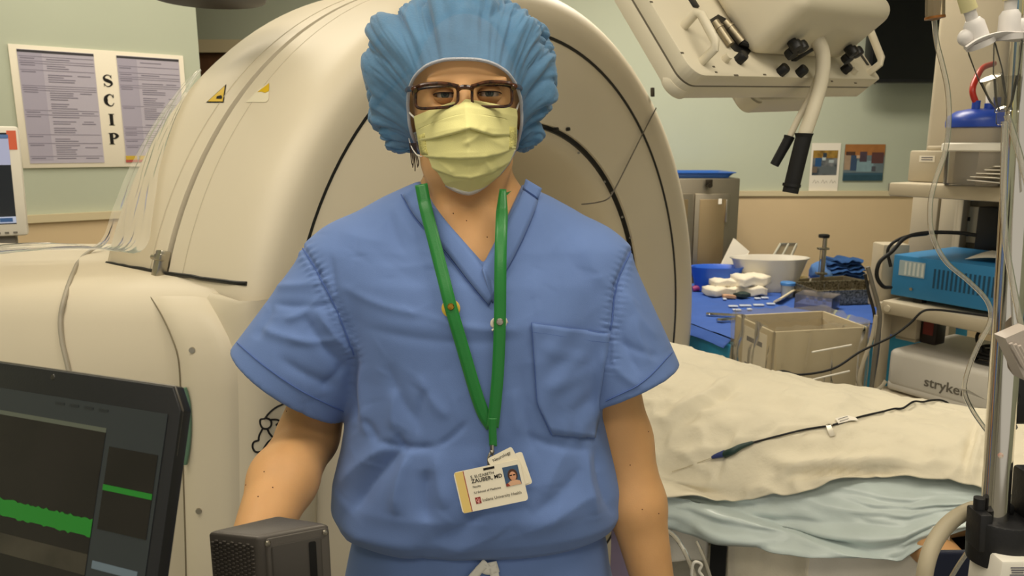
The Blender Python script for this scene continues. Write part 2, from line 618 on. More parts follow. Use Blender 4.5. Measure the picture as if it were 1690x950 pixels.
# ------------------------------------------------------------------ printed notice on the left wall (two pages and the letters S C I P)
def wallM(t, z, off):
    return frame((WA.x + WD.x * t - WN.x * off, WA.y + WD.y * t - WN.y * off, z), WD, (0, 0, 1), -WN)
PZ0, PZ1 = 1.415, 1.868
nt_ = thing('wall_notice', 'white framed notice with two lined pages and vertical letters SCIP on green wall', 'notice', tuple(wallM(0.3, PZ0, 0).translation))
Mn = wallM(0, 0, 0.0)
MB().box((0.30, (PZ0 + PZ1) / 2, 0.005), (0.61, PZ1 - PZ0, 0.01), 0.002).build('backing_board', mat('notice_board', '#efe6d2', 0.6), nt_, M=Mn)
M_PAGE = mat('lilac_page', '#b7b1bf', 0.35)
M_LINE = mat('page_print', '#85808f', 0.9)
M_BAND = mat('page_band', '#a9a3b4', 0.6)
for (x0, x1, seed) in ((0.02, 0.272, 3), (0.352, 0.585, 5)):
    z0, z1 = PZ0 + 0.018, PZ1 - 0.016
    pg = MB().box(((x0 + x1) / 2, (z0 + z1) / 2, 0.0112), (x1 - x0, z1 - z0, 0.0024)).build('page', M_PAGE, nt_, smooth=False, M=Mn)
    MB().box(((x0 + x1) / 2, z1 - 0.006, 0.0126), (x1 - x0, 0.009, 0.001)).build('page_header', mat('page_dark', '#3c3a3e', 0.8), pg, smooth=False, M=Mn)
    rr = random.Random(seed)
    m1, m2 = MB(), MB()
    w_ = x1 - x0
    m2.box((x0 + w_ * 0.16, (z0 + z1) / 2, 0.0126), (w_ * 0.30, z1 - z0 - 0.02, 0.0004))
    z = z1 - 0.024
    while z > z0 + 0.012:
        if rr.random() < 0.26:
            m1.box(((x0 + x1) / 2, z, 0.0130), (w_ * 0.97, 0.0022, 0.0004))
            m1.box((x0 + w_ * 0.12, z - 0.007, 0.0131), (w_ * 0.18, 0.004, 0.0004))
        elif rr.random() < 0.85:
            L = w_ * rr.uniform(0.2, 0.38)
            m1.box((x0 + w_ * 0.36 + L / 2, z, 0.0130), (L, 0.0036, 0.0004))
            if rr.random() < 0.35:
                m1.box((x0 + w_ * 0.84, z, 0.0130), (w_ * rr.uniform(0.12, 0.2), 0.0034, 0.0004))
        z -= 0.0082
    m2.build('page_column', M_BAND, pg, smooth=False, M=Mn)
    m1.build('page_lines', M_LINE, pg, smooth=False, M=Mn)
MB().box((0.372, PZ0 + 0.036, 0.0135), (0.042, 0.016, 0.001)).box((0.44, PZ0 + 0.036, 0.0135), (0.08, 0.016, 0.001)).build('yellow_strip', mat('notice_yellow', '#c9a93a', 0.8), nt_, smooth=False, M=Mn)
MB().box((0.40, PZ0 + 0.023, 0.0135), (0.10, 0.010, 0.001)).build('red_strip', mat('notice_red', '#b5524a', 0.8), nt_, smooth=False, M=Mn)
# serif capitals drawn as thick and thin strokes
def stroke(mb, pts, widths, z=0.0112, n=8):
    P = catmull([(p[0], p[1], 0) for p in pts], n)
    L = len(P)
    rows = []
    for i, p in enumerate(P):
        d = (P[min(i + 1, L - 1)] - P[max(i - 1, 0)]).normalized()
        s_ = Vector((-d.y, d.x, 0))
        t = i / (L - 1) * (len(widths) - 1)
        k = min(int(t), len(widths) - 2)
        w = widths[k] + (widths[k + 1] - widths[k]) * (t - k)
        w *= 1.3
        rows.append([p + s_ * w / 2 + Vector((0, 0, z)), p - s_ * w / 2 + Vector((0, 0, z))])
    mb.grid(rows)
def letter(ch, cx, cz, h):
    m = MB()
    w = h * 0.36
    q = lambda x, y: (cx + x * w, cz + y * h / 2)
    if ch == 'S':
        stroke(m, [q(.75, .55), q(.45, .92), q(-.2, .95), q(-.75, .6), q(-.6, .2), q(0, 0), q(.65, -.25), q(.8, -.6), q(.2, -.96), q(-.4, -.92), q(-.8, -.5)], [h * .05, h * .05, h * .07, h * .12, h * .2, h * .24, h * .2, h * .12, h * .07, h * .05, h * .05])
        m.box((cx + .8 * w, cz + .36 * h, 0.0112), (h * .05, h * .28, .0004)).box((cx - .85 * w, cz - .36 * h, 0.0112), (h * .05, h * .28, .0004))
    elif ch == 'C':
        stroke(m, [q(.85, .4), q(.5, .9), q(-.1, .95), q(-.75, .5), q(-.85, 0), q(-.75, -.5), q(-.1, -.95), q(.5, -.9), q(.9, -.45)], [h * .05, h * .06, h * .09, h * .2, h * .26, h * .2, h * .09, h * .06, h * .05])
        m.box((cx + .88 * w, cz + .36 * h, 0.0112), (h * .06, h * .28, .0004))
    elif ch == 'I':
        m.box((cx, cz, 0.0112), (h * .28, h, .0004)).box((cx, cz + h * .47, 0.0112), (h * .46, h * .06, .0004)).box((cx, cz - h * .47, 0.0112), (h * .46, h * .06, .0004))
    else:
        m.box((cx - .4 * w, cz, 0.0112), (h * .28, h, .0004)).box((cx - .4 * w, cz - h * .47, 0.0112), (h * .44, h * .06, .0004)).box((cx - .6 * w, cz + h * .47, 0.0112), (h * .3, h * .06, .0004))
        stroke(m, [q(-.3, .93), q(.4, .9), q(.9, .5), q(.4, .08), q(-.3, .04)], [h * .06, h * .1, h * .22, h * .1, h * .06])
    return m
for i, ch in enumerate('SCIP'):
    letter(ch, 0.313, 1.752 - i * 0.075, 0.045).build('letter', M_INK, nt_, smooth=False, M=Mn)

# ------------------------------------------------------------------ imaging gantry: a wide ring standing on edge, its axis turned to the right
GC = Vector((0.11, 2.058, 0.957)); GA, GT = 0.891, 0.054
GN = Vector((math.sin(GA) * math.cos(GT), -math.cos(GA) * math.cos(GT), math.sin(GT)))
GE1 = Vector((math.cos(GA), math.sin(GA), 0)); GE2 = GN.cross(GE1)
def gp(r, ang, t):
    return GC - GN * t + (GE1 * math.cos(ang) + GE2 * math.sin(ang)) * r
def ring(prof, a0=0.0, a1=2 * math.pi, seg=144, closed_prof=True):
    full = abs(a1 - a0 - 2 * math.pi) < 1e-6
    n = seg if full else seg + 1
    V, Fc = [], []
    k = len(prof)
    for i in range(n):
        a = a0 + (a1 - a0) * i / seg
        V += [gp(r, a, t) for (r, t) in prof]
    for i in range(seg):
        j = (i + 1) % n
        for q in range(k if closed_prof else k - 1):
            Fc.append((i * k + q, j * k + q, j * k + (q + 1) % k, i * k + (q + 1) % k))
    if not full and closed_prof:
        Fc.append(tuple(range(k)))
        Fc.append(tuple((n - 1) * k + q for q in range(k))[::-1])
    return MB().add(V, Fc)
def arc2(cx, cy, r, a0, a1, n=6):
    return [(cx + r * math.cos(math.radians(a0 + (a1 - a0) * i / n)), cy + r * math.sin(math.radians(a0 + (a1 - a0) * i / n))) for i in range(n + 1)]
gan = thing('imaging_gantry', 'large cream ring shaped imaging scanner standing behind the masked person', 'scanner', (GC.x, GC.y, FLOOR))
# front shell: outer rim and face beyond the dark seam
prof = [(0.853, 0.034), (0.853, 0.20), (0.992, 0.20), (0.997, 0.266), (1.000, 0.266), (0.9995, 0.25), (0.975, 0.10), (0.962, 0.04), (0.952, 0.018), (0.935, 0.006), (0.915, 0.004)]
prof = [(0.853, 0.200), (0.985, 0.262), (0.998, 0.262), (0.995, 0.24), (0.985, 0.16), (0.975, 0.085), (0.969, 0.052), (0.958, 0.026), (0.940, 0.010), (0.915, 0.006), (0.88, 0.016), (0.853, 0.030)]
fs = ring(prof).build('front_shell', M_CREAM, gan, angle=50)
prof = [(0.985, 0.284), (0.985, 0.528), (0.90, 0.56), (0.62, 0.56), (0.62, 0.45), (0.90, 0.45), (0.985, 0.284)]
prof = [(0.96, 0.286), (0.999, 0.284), (1.003, 0.30), (1.012, 0.40), (1.018, 0.49), (1.010, 0.525), (0.985, 0.545), (0.62, 0.555), (0.62, 0.53), (0.94, 0.50)]
rs = ring(prof).build('rear_shell', M_CREAM, gan, angle=50)
ring([(0.955, 0.255), (0.986, 0.258), (0.986, 0.29), (0.955, 0.295)]).build('rim_seam', mat('seam_grey', '#35312a', 0.5), gan)
ring([(0.613, 0.052), (0.613, 0.10), (0.846, 0.10), (0.846, 0.034), (0.80, 0.034), (0.70, 0.042)]).build('face_ring', M_CREAM, gan, angle=50)
ring([(0.8445, 0.032), (0.8545, 0.031), (0.8545, 0.12), (0.8445, 0.12)]).build('face_seam', M_BLACK, gan)
ring([(0.600, 0.062), (0.614, 0.060), (0.614, 0.14), (0.600, 0.14)]).build('bore_seam', M_BLACK, gan)
ring([(0.555, 0.20), (0.565, 0.12), (0.582, 0.078), (0.601, 0.070), (0.601, 0.52), (0.57, 0.52), (0.555, 0.48)]).build('bore_lining', M_CREAM, gan, angle=50)
# raised cover on the far upper right of the rim
ring([(0.95, 0.05), (1.002, 0.06), (1.02, 0.10), (1.03, 0.40), (0.95, 0.42)], math.radians(36), math.radians(54), 24).build('rim_cover', M_CREAM, gan)
# features along the shells: faint raised ribs, bolts, latch
def rib(t, R0, a0, a1):
    return MB().tube([gp(R0, math.radians(a0 + (a1 - a0) * i / 24), t) for i in range(25)], 0.0022, 6, smooth=False, flat=1.0)
rib(0.325, 1.0045, 112, 164).build('rim_rib', mat('rib_shade', '#b8ad95', 0.6), gan)
rib(0.215, 0.9905, 112, 164).build('rim_rib', mat('rib_shade', '#b8ad95', 0.6), gan)
BV_F, BV_R = bvh_of(fs), bvh_of(rs)
def patch(bv, poly, off, n=10):
    """flat sticker whose outline (photograph pixels) is laid onto a surface"""
    P = []
    for i in range(len(poly)):
        a, b = poly[i], poly[(i + 1) % len(poly)]
        for k in range(n):
            P.append((a[0] + (b[0] - a[0]) * k / n, a[1] + (b[1] - a[1]) * k / n))
    V = [hit(bv, x, y, off) for (x, y) in P]
    c = sum((v for v in V), Vector()) / len(V)
    cx = sum(p[0] for p in P) / len(P); cy = sum(p[1] for p in P) / len(P)
    c2 = hit(bv, cx, cy, off) or c
    V.append(c2)
    return MB().add(V, [(i, (i + 1) % len(P), len(P)) for i in range(len(P))])
M_YEL = mat('warning_yellow', '#d8b21c', 0.45)
def shrink(poly, f):
    cx = sum(p[0] for p in poly) / len(poly); cy = sum(p[1] for p in poly) / len(poly)
    return [(cx + (x - cx) * f, cy + (y - cy) * f) for x, y in poly]
for bv, tri in ((BV_R, [(342, 169), (373, 141), (369, 169)]), ):
    w = patch(bv, shrink(tri, 1.08), 0.0012).build('warning_label', M_INK, gan, smooth=False)
    patch(bv, shrink(tri, 0.92), 0.0018).build('warning_field', M_YEL, w, smooth=False)
    patch(bv, [(358, 164), (359, 160), (366, 158), (368, 161), (367, 164)], 0.0024, 3).build('warning_symbol', M_INK, w, smooth=False)
w = patch(BV_F, [(407, 169), (430, 146), (445, 138), (444, 164), (440, 169)], 0.0012).build('warning_label', mat('label_white', '#e8dfc4', 0.25), gan, smooth=False)
patch(BV_F, [(425, 153), (445, 138), (444.5, 151), (438, 154), (432, 152)], 0.0018).build('warning_field', M_YEL, w, smooth=False)
# latch at the foot of the seam
lp = [hit(BV_R, 268, 445, 0.012), hit(BV_R, 272, 415, 0.012)]
lm = MB().box((0, 0, 0), (0.022, 0.016, 0.05), 0.003)
base = gp(1.006, math.radians(161.5), 0.275)
La = (gp(1.0, math.radians(158), 0.275) - gp(1.0, math.radians(165), 0.275)).normalized()
Lr = (base - (GC - GN * 0.275)).normalized()
LM = frame(base, GN, Lr, La)
MB().box((0, 0.004, 0), (0.024, 0.022, 0.055), 0.003, M=LM).cyl(LM @ Vector((-0.03, 0.01, 0.012)), LM @ Vector((0.012, 0.01, 0.012)), 0.005).box((0.004, 0.012, 0.012), (0.026, 0.012, 0.014), 0.002, M=LM).build('seam_latch', M_STEEL, gan)
# bore-side marks: two black sockets and a loose thin cable lying on the face
BVX = bvh_of(gan.children[4]) if False else None
for (px, py) in ((919, 213), (938, 213)):
    d = ray(px, py)
    O = Vector((0, 0, CAMH)); k = ((GC - GN * 0.045) - O).dot(GN) / d.dot(GN)
    p = O + d * k
    MB().cyl(p + GN * 0.004, p - GN * 0.01, 0.0055, seg=14).build('face_socket', M_BLACK, gan)
def onface(px, py, t):
    d = ray(px, py)
    O = Vector((0, 0, CAMH)); k = ((GC - GN * t) - O).dot(GN) / d.dot(GN)
    return O + d * k
MB().tube([onface(1083, 178, -0.002), onface(1060, 222, 0.018), onface(1035, 272, 0.028), onface(1014, 313, 0.03), onface(1003, 328, 0.03), onface(985, 334, 0.05), onface(960, 337, 0.06)], 0.0022, 6).build('face_cable', mat('cable_grey', '#5a5348', 0.5), gan)
MB().box((0, 0, 0), (0.014, 0.03, 0.01), 0.002, M=frame(onface(1077, 152, 0.004), GE1, GE2, GN)).build('face_notch', mat('notch', '#3d382f', 0.7), gan)
for (px, py) in ((955, 252), (998, 300), (1027, 358), (1010, 318), (1040, 392)):
    MB().cyl(onface(px, py, 0.045), onface(px, py, 0.06), 0.004, seg=10).build('bore_screw', M_GREY, gan)

# ---- housing of the gantry at the left: a rounded cabinet with a bulging panel, a narrow upright panel and a side cover
def hpt(px, py, Y): return at(px, py, Y)
HTOP = 1.235
# footprint polyline of the front, from far left to where it meets the ring
FPX0 = [(-1.40, 1.405), (-1.20, 1.395), (-0.90, 1.378), (-0.56, 1.362)]
def shell(name, foot, prof, m, back, parent):
    """front skin swept along a footprint; profile gives (inset, z) from top to floor; then closed at the back"""
    rows = []
    L = len(foot)
    for i, (x, y) in enumerate(foot):
        a = Vector(foot[max(0, i - 1)]); b = Vector(foot[min(L - 1, i + 1)])
        d = (b - a).normalized(); n = Vector((-d.y, d.x))
        rows.append([(x + n.x * ins, y + n.y * ins, z) for (ins, z) in prof])
    mb = MB().grid(rows)
    return mb.build(name, m, parent, angle=60)
bul = [(0.55, 1.245), (0.25, 1.245), (0.10, 1.240), (0.045, 1.228), (0.015, 1.205), (0.0, 1.17), (-0.012, 1.12), (-0.02, 1.06), (-0.018, 1.02), (-0.005, 0.985), (0.012, 0.965), (0.02, 0.93), (0.02, 0.3), (0.05, 0.16), (0.55, 0.16)]
ft = [tuple(p[:2]) for p in catmull([(x, y, 0) for x, y in FPX0], 8)]
hs = shell('housing_panel', ft, bul, M_CREAM, None, gan)
# narrow upright panel with screws: its left edge follows the curved seam, its right edge is the corner to the side cover
UP = [(470, 236, 322, 1.47), (477, 241, 330, 1.425), (490, 250, 341, 1.385), (520, 268, 359, 1.35), (555, 284, 377, 1.332), (590, 295, 390, 1.320), (640, 299, 393, 1.316), (700, 301, 394, 1.315), (800, 304, 395, 1.314), (950, 308, 396, 1.313), (1250, 312, 398, 1.312), (1700, 316, 400, 1.312)]
rows, seam_l, rows_s = [], [], []
sdir = Vector((GE1.x, GE1.y, 0)).normalized(); snrm = Vector((GN.x, GN.y, 0)).normalized()
for (y, l, r, Y) in UP:
    row = []
    for k in range(9):
        t = k / 8
        x = l + (r - l) * t
        row.append(at(x, y, Y + 0.012 * (1 - t) ** 8 - 0.006 * t + (0.010 if k == 8 else 0) + (0.003 if k == 7 else 0)))
    zc = row[0].z
    for q in row: q.z = zc
    rows.append(row)
    seam_l.append(row[0] + Vector((-0.001, -0.001, 0)))
    c0 = row[-1]
    ref = at(390, 590, 1.324); ref.z = c0.z
    rows_s.append([c0] + [(ref if y < 590 else c0) + sdir * a_ - snrm * (o_ - 0.034 * min(1, a_ / 0.03)) for (a_, o_) in ((0.008, 0.0), (0.03, 0.0), (0.05, 0.0), (0.10, 0.0), (0.13, 0.002), (0.155, 0.008), (0.17, 0.02), (0.175, 0.05))])
MB().grid(rows, flip=True).build('upright_panel', M_CREAM, gan, angle=60)
side = MB().grid(rows_s, flip=True).build('side_cover', M_CREAM, gan, angle=60)
MB().tube(seam_l, 0.0014, 6).build('panel_seam', mat('seam_brown', '#7d735c', 0.6), gan)
BV_H = [bvh_of(o) for o in gan.children if o.name.startswith(('upright_panel', 'side_cover', 'housing_panel'))]
def hit_any(bvs, px, py, off):
    best = None
    for b in bvs:
        p = hit(b, px, py, off)
        if p is not None and (best is None or p.length < best.length): best = p
    return best
for (px, py) in ((317, 577), (328, 842)):
    p = hit_any(BV_H, px, py, 0.0)
    if p:
        MB().cyl(p + Vector((0.001, -0.004, 0)), p + Vector((0, 0.004, 0)), 0.0055, seg=14).build('panel_screw', M_STEEL, gan)
p = hit_any(BV_H, 288, 818, 0)
if p:
    MB().cyl(p + Vector((0, -0.003, 0)), p + Vector((0, 0.004, 0)), 0.006, seg=14).build('panel_hole', M_BLACK, gan)
# black outline drawing (round ears, curls) partly hidden by the arm
BVS = bvh_of(side)
lines = [[(472, 664), (455, 672), (443, 682), (437, 690)],
         [(437, 690), (430, 692), (430, 700), (434, 706), (441, 707), (447, 702), (447, 694), (441, 690), (437, 690)],
         [(447, 692), (456, 692), (461, 694)], [(455, 701), (460, 698), (464, 704)],
         [(441, 707), (444, 714), (450, 721), (456, 724)], [(434, 706), (428, 718), (427, 726)],
         [(427, 726), (419, 729), (417, 737), (422, 745), (432, 744), (437, 736), (443, 728), (452, 722)],
         [(432, 744), (441, 742), (447, 748)], [(428, 745), (430, 752), (432, 760)]]
mk = MB()
for L in lines:
    P = [hit(BVS, x, y, 0.0005) for (x, y) in L]
    if all(q is not None for q in P):
        mk.tube(P, 0.0019, 6, 6)
if mk.V: mk.build('line_drawing', M_INK, gan)
# green inlay strip that shows behind the laptop edge
P = [at(300 + dx, y, 1.314) for (dx, y) in ((4, 640), (10, 665), (12, 700), (10, 735), (5, 765))]
MB().tube(P, 0.005, 8).build('green_inlay', mat('green_inlay', '#5f8069', 0.5), gan)
# black gap line under the shells and gantry foot
MB().box((-0.835, 1.70, 0.53), (1.05, 0.52, 1.26), 0.04, M=None).build('housing_core', M_CREAM2, gan)
MB().box((-0.55, 1.85, FLOOR + 0.07), (1.7, 0.7, 0.14), 0.03).build('gantry_foot', mat('foot_grey', '#8f887a', 0.5), gan)
g1 = []
for k in range(20):
    t_ = 0.03 + 0.47 * k / 19
    r_ = float(np.interp(t_, [0.03, 0.085, 0.262, 0.30, 0.49], [0.958, 0.975, 0.998, 1.003, 1.018]))
    best = min((abs(gp(r_, math.radians(a_ / 10), t_).z - 1.243), a_) for a_ in range(1400, 1780))[1]
    g1.append(gp(r_ + 0.003, math.radians(best / 10), t_))
MB().tube(g1, 0.0042, 8, 2).build('shell_gap', M_BLACK, gan)

# ------------------------------------------------------------------ clear plastic sheet over the left shoulder of the gantry
M_CLEAR = clear_mat('clear_sheet', '#f4efe2', gloss=0.035, rough=0.18, haze=0.26)
rows = []
NI, NJ = 60, 46
for i in range(NI + 1):
    s = i / NI                   # along the rim from high up down to the housing, then off to the left
    row = []
    for j in range(NJ + 1):
        t = j / NJ               # from the rear edge of the shell towards the front
        wv = 0.007 * float(vnoise(s * 7 + t * 3, t * 5 - s * 4, 2.5)) + 0.005 * (1 - abs(float(vnoise(s * 11 - t * 6, t * 9 + s * 5, 6.5)))) ** 3
        ang = math.radians(133 + 30 * min(1, s / 0.55))
        tt = 0.53 - (0.03 + 0.24 * min(1, s / 0.6)) * t
        a = gp(1.021, ang, tt)
        n1 = (a - (GC - GN * tt)).normalized()
        foot = gp(1.026, math.radians(163), 0.53 - 0.27 * t)
        u = max(0.0, (s - 0.55) / 0.45)
        b = Vector((foot.x - 0.06 - 1.15 * u - 0.05 * t, foot.y - 0.02 - 0.28 * u * (0.4 + t), 1.262 + 0.10 * max(0, 1 - u * 3) ** 2))
        k = min(1.0, max(0.0, (s - 0.46) / 0.22)); k = k * k * (3 - 2 * k)
        p = a.lerp(b, k)
        nn = n1.lerp(Vector((0, 0, 1)), k).normalized()
        row.append(p + nn * (0.004 + 1.2 * abs(wv) * (0.45 + 1.6 * k)))
    rows.append(row)
pl = MB().grid(rows).build('plastic_sheet', M_CLEAR, angle=180)
tag(pl, 'crumpled clear plastic sheet draped over the left shoulder of the ring scanner', 'plastic sheet')
# grey cable running down the housing
P = [(166, 402), (135, 425), (121, 455), (109, 490), (102, 525), (104, 560), (113, 600), (122, 640)]
pts = []
bvp = bvh_of(hs)
for (x, y) in P:
    q = hit(bvp, x, y, 0.004)
    pts.append(q if q is not None else at(x, y, 1.62))
pts = [at(166, 402, 1.80), at(135, 425, 1.72), at(121, 450, 1.50)] + [p for p, (x, y) in zip(pts, P) if y >= 490]
tag(MB().tube(pts, 0.0045, 8).build('grey_cable', mat('soft_grey_cable', '#a49c8b', 0.5)), 'thin grey cable hanging down the cream scanner housing behind the laptop', 'cable')

# ------------------------------------------------------------------ bedside monitor at the far left
mo = thing('bedside_monitor', 'white bedside monitor with orange sticker at the left edge', 'monitor', tuple(at(-30, 640, 2.0)))
p_tr, p_br = at(28, 208, 2.1), at(47, 388, 2.1)
xd = Vector((0.86, 0.5, 0)).normalized()
zd = Vector((0, 0.04, 1)).normalized()
nd = xd.cross(zd).normalized()
MM = frame(p_br, xd, zd, nd)
Hh = (p_tr - p_br).length
MB().box((-0.24, Hh / 2, -0.02), (0.48, Hh, 0.045), 0.008).build('monitor_case', M_WHITE, mo, M=MM)
s_ = MB().box((-0.25, Hh / 2 + 0.008, 0.0026), (0.45, Hh - 0.052, 0.002)).build('monitor_screen', mat('monitor_dark', '#10161c', 0.2, emit=0.25), mo, M=MM, smooth=False)
MB().box((-0.25, Hh - 0.07, 0.0042), (0.45, 0.072, 0.001)).build('screen_window', mat('monitor_light', '#9aa0c0', 0.3, emit=0.35), s_, M=MM, smooth=False)
MB().box((-0.25, Hh - 0.028, 0.0046), (0.45, 0.010, 0.001)).build('screen_title_bar', mat('monitor_title', '#4d6a96', 0.3, emit=0.3), s_, M=MM, smooth=False)
MB().box((-0.25, 0.046, 0.0042), (0.45, 0.018, 0.001)).build('screen_task_bar', mat('monitor_bar', '#a8b2cc', 0.3, emit=0.35), s_, M=MM, smooth=False)
MB().box((-0.048, 0.046, 0.0048), (0.03, 0.011, 0.001)).build('screen_button', mat('monitor_button', '#2c5080', 0.3, emit=0.3), s_, M=MM, smooth=False)
MB().box((-0.017, Hh - 0.038, 0.0035), (0.022, 0.052, 0.001), 0.0).build('orange_sticker', mat('sticker_orange', '#e06a4a', 0.6), mo, M=MM, smooth=False)
for k in range(5):
    MB().box((-0.03 - k * 0.02, 0.010, 0.0035), (0.010, 0.005, 0.002)).build('monitor_button', M_GREY, mo, M=MM, smooth=False)
MB().box((-0.2, -0.075, -0.05), (0.34, 0.16, 0.06), 0.01).build('monitor_mount', M_GREY, mo, M=MM)
MB().box((-0.11, -0.075, -0.015), (0.028, 0.16, 0.02), 0.004).build('mount_arm', mat('mount_dark', '#3c3b38', 0.5), mo, M=MM)
pb = MM @ Vector((-0.2, -0.12, -0.05))
MB().cyl((pb.x, pb.y, FLOOR + 0.03), (pb.x, pb.y, pb.z), 0.03).box((pb.x, pb.y, FLOOR + 0.02), (0.28, 0.28, 0.04), 0.01).build('monitor_post', M_GREY, mo)

# ------------------------------------------------------------------ the masked person in scrubs
PX = -0.06     # body mid line
person = thing('person', 'person in blue scrubs, puffy blue cap, yellow mask and glasses facing the viewer', 'person', (PX, 1.0, FLOOR))
def mat_skin():
    m = mat('skin', '#c99a68', 0.5, var=0.05, vscale=18, bump=0.06, bscale=420, sss=0.12, spec=0.35)
    return m
M_SKIN = mat_skin()
B = SDF((-0.44, 0.58, 0.60), (0.34, 1.20, 1.70), 0.0042)
# trunk, neck, shoulders
B.ell((PX + 0.005, 1.0, 1.24), (0.150, 0.088, 0.19), 0.02)
B.ell((PX + 0.005, 1.0, 1.00), (0.150, 0.092, 0.16), 0.04)
B.cone((PX - 0.12, 1.01, 1.320), (PX + 0.12, 1.01, 1.320), 0.044, 0.044, 0.03)
B.cone((PX, 1.035, 1.50), (PX, 1.035, 1.37), 0.055, 0.060, 0.02)
for s in (-1, 1):
    B.cone((PX + s * 0.03, 1.05, 1.425), (PX + s * 0.13, 1.02, 1.345), 0.040, 0.036, 0.03)
    B.cone((PX + s * 0.012, 0.945, 1.352), (PX + s * 0.13, 0.975, 1.368), 0.008, 0.008, 0.02)      # collar bones
    B.cone((PX + s * 0.045, 0.995, 1.475), (PX + s * 0.010, 0.955, 1.365), 0.010, 0.008, 0.022)    # neck cords
# head
HX, HY = -0.061, 1.035
B.ell((HX, HY, 1.580), (0.071, 0.092, 0.092), 0.01)
B.ell((HX, HY - 0.032, 1.528), (0.062, 0.066, 0.085), 0.03)
B.ell((HX, HY - 0.058, 1.475), (0.040, 0.035, 0.035), 0.03)
B.cone((HX, HY - 0.098, 1.565), (HX, HY - 0.122, 1.522), 0.007, 0.012, 0.014)
B.ell((HX, HY - 0.112, 1.518), (0.017, 0.012, 0.010), 0.008)
B.ell((HX, HY - 0.090, 1.480), (0.022, 0.008, 0.006), 0.006)
EYES = [at(735, 157, 0.953), at(808, 155, 0.953)]
for e in EYES:
    B.ell((e.x, e.y - 0.004, e.z), (0.017, 0.013, 0.0125), 0.008, 'd')
    B.cone((e.x - 0.018, e.y - 0.006, e.z + 0.016), (e.x + 0.018, e.y - 0.006, e.z + 0.016), 0.006, 0.006, 0.012)
for s in (-1, 1):
    B.ell((HX + s * 0.074, HY + 0.005, 1.545), (0.008, 0.017, 0.030), 0.006)
# arms: (shoulder, elbow, mid forearm, wrist)
ARM_L = [(-0.222, 1.01, 1.305), (-0.296, 1.012, 1.085), (-0.300, 0.905, 1.070), (-0.303, 0.775, 1.030)]
ARM_R = [(0.106, 1.01, 1.305), (0.158, 1.005, 1.085), (0.176, 0.975, 1.000), (0.205, 0.945, 0.870)]
for A_, rr in ((ARM_L, (0.044, 0.041, 0.0435, 0.028)), (ARM_R, (0.044, 0.041, 0.0415, 0.0275))):
    B.cone(A_[0], A_[1], rr[0], rr[1], 0.02)
    B.cone(A_[1], A_[2], rr[1], rr[2], 0.02)
    B.cone(A_[2], A_[3], rr[2], rr[3], 0.015)
def hand(B, wrist, fwd, down, side, curl, scale=1.0):
    """palm and five fingers; fwd along the hand, down towards the palm, side towards the thumb"""
    w, f, d, s = Vector(wrist), Vector(fwd).normalized(), Vector(down).normalized(), Vector(side).normalized()
    k = scale
    for j in range(4):
        u = (1.5 - j) * 0.0195 * k
        B.cone(w + f * 0.0 + s * u * 0.5, w + f * 0.082 * k + s * u, 0.015 * k, 0.0125 * k, 0.012)
    for j, L in enumerate((0.070, 0.078, 0.073, 0.058)):
        u = (1.5 - j) * 0.0200 * k
        p = w + f * 0.086 * k + s * u
        ang = 0.25
        r = 0.0092 * k - 0.0004 * j
        for q, fr in enumerate((0.45, 0.32, 0.26)):
            dirv = f * math.cos(ang) + d * math.sin(ang) + s * (1.5 - j) * 0.05
            p2 = p + dirv * L * fr * k
            B.cone(p, p2, r, r * 0.92, 0.003)
            p, r = p2, r * 0.92
            ang += curl
    p = w + f * 0.022 * k + s * 0.026 * k
    for q, (L, a1) in enumerate(((0.040, 0.75), (0.032, 0.45), (0.026, 0.25))):
        p2 = p + (f * math.cos(a1) + s * math.sin(a1) + d * 0.35).normalized() * L * k
        B.cone(p, p2, 0.0125 * k - 0.0015 * q, 0.0112 * k - 0.0015 * q, 0.005)
        p = p2
hand(B, (-0.306, 0.765, 1.022), (-0.05, -0.93, -0.28), (0, -0.25, -1), (1, -0.05, 0), 0.45, 0.86)
hand(B, (0.207, 0.943, 0.862), (0.16, -0.22, -1), (-0.5, -0.3, 0), (-0.35, -1, 0.1), 0.38, 0.92)
P, Q = B.skin(2)
body = np_mesh('body', P, Q, M_SKIN, person)
# moles
BVB = bvh_of(body)
mm = MB()
for (px, py) in ((436, 778), (406, 800), (426, 819), (450, 804), (473, 678), (515, 686), (1070, 712), (1040, 767), (1060, 840), (1087, 847), (748, 352), (770, 364), (804, 391)):
    p = hit(BVB, px, py, 0.0002)
    if p: mm.sphere(p, 0.0008, 8, 6)
mm.build('skin_moles', mat('mole', '#5d3826', 0.6), body)
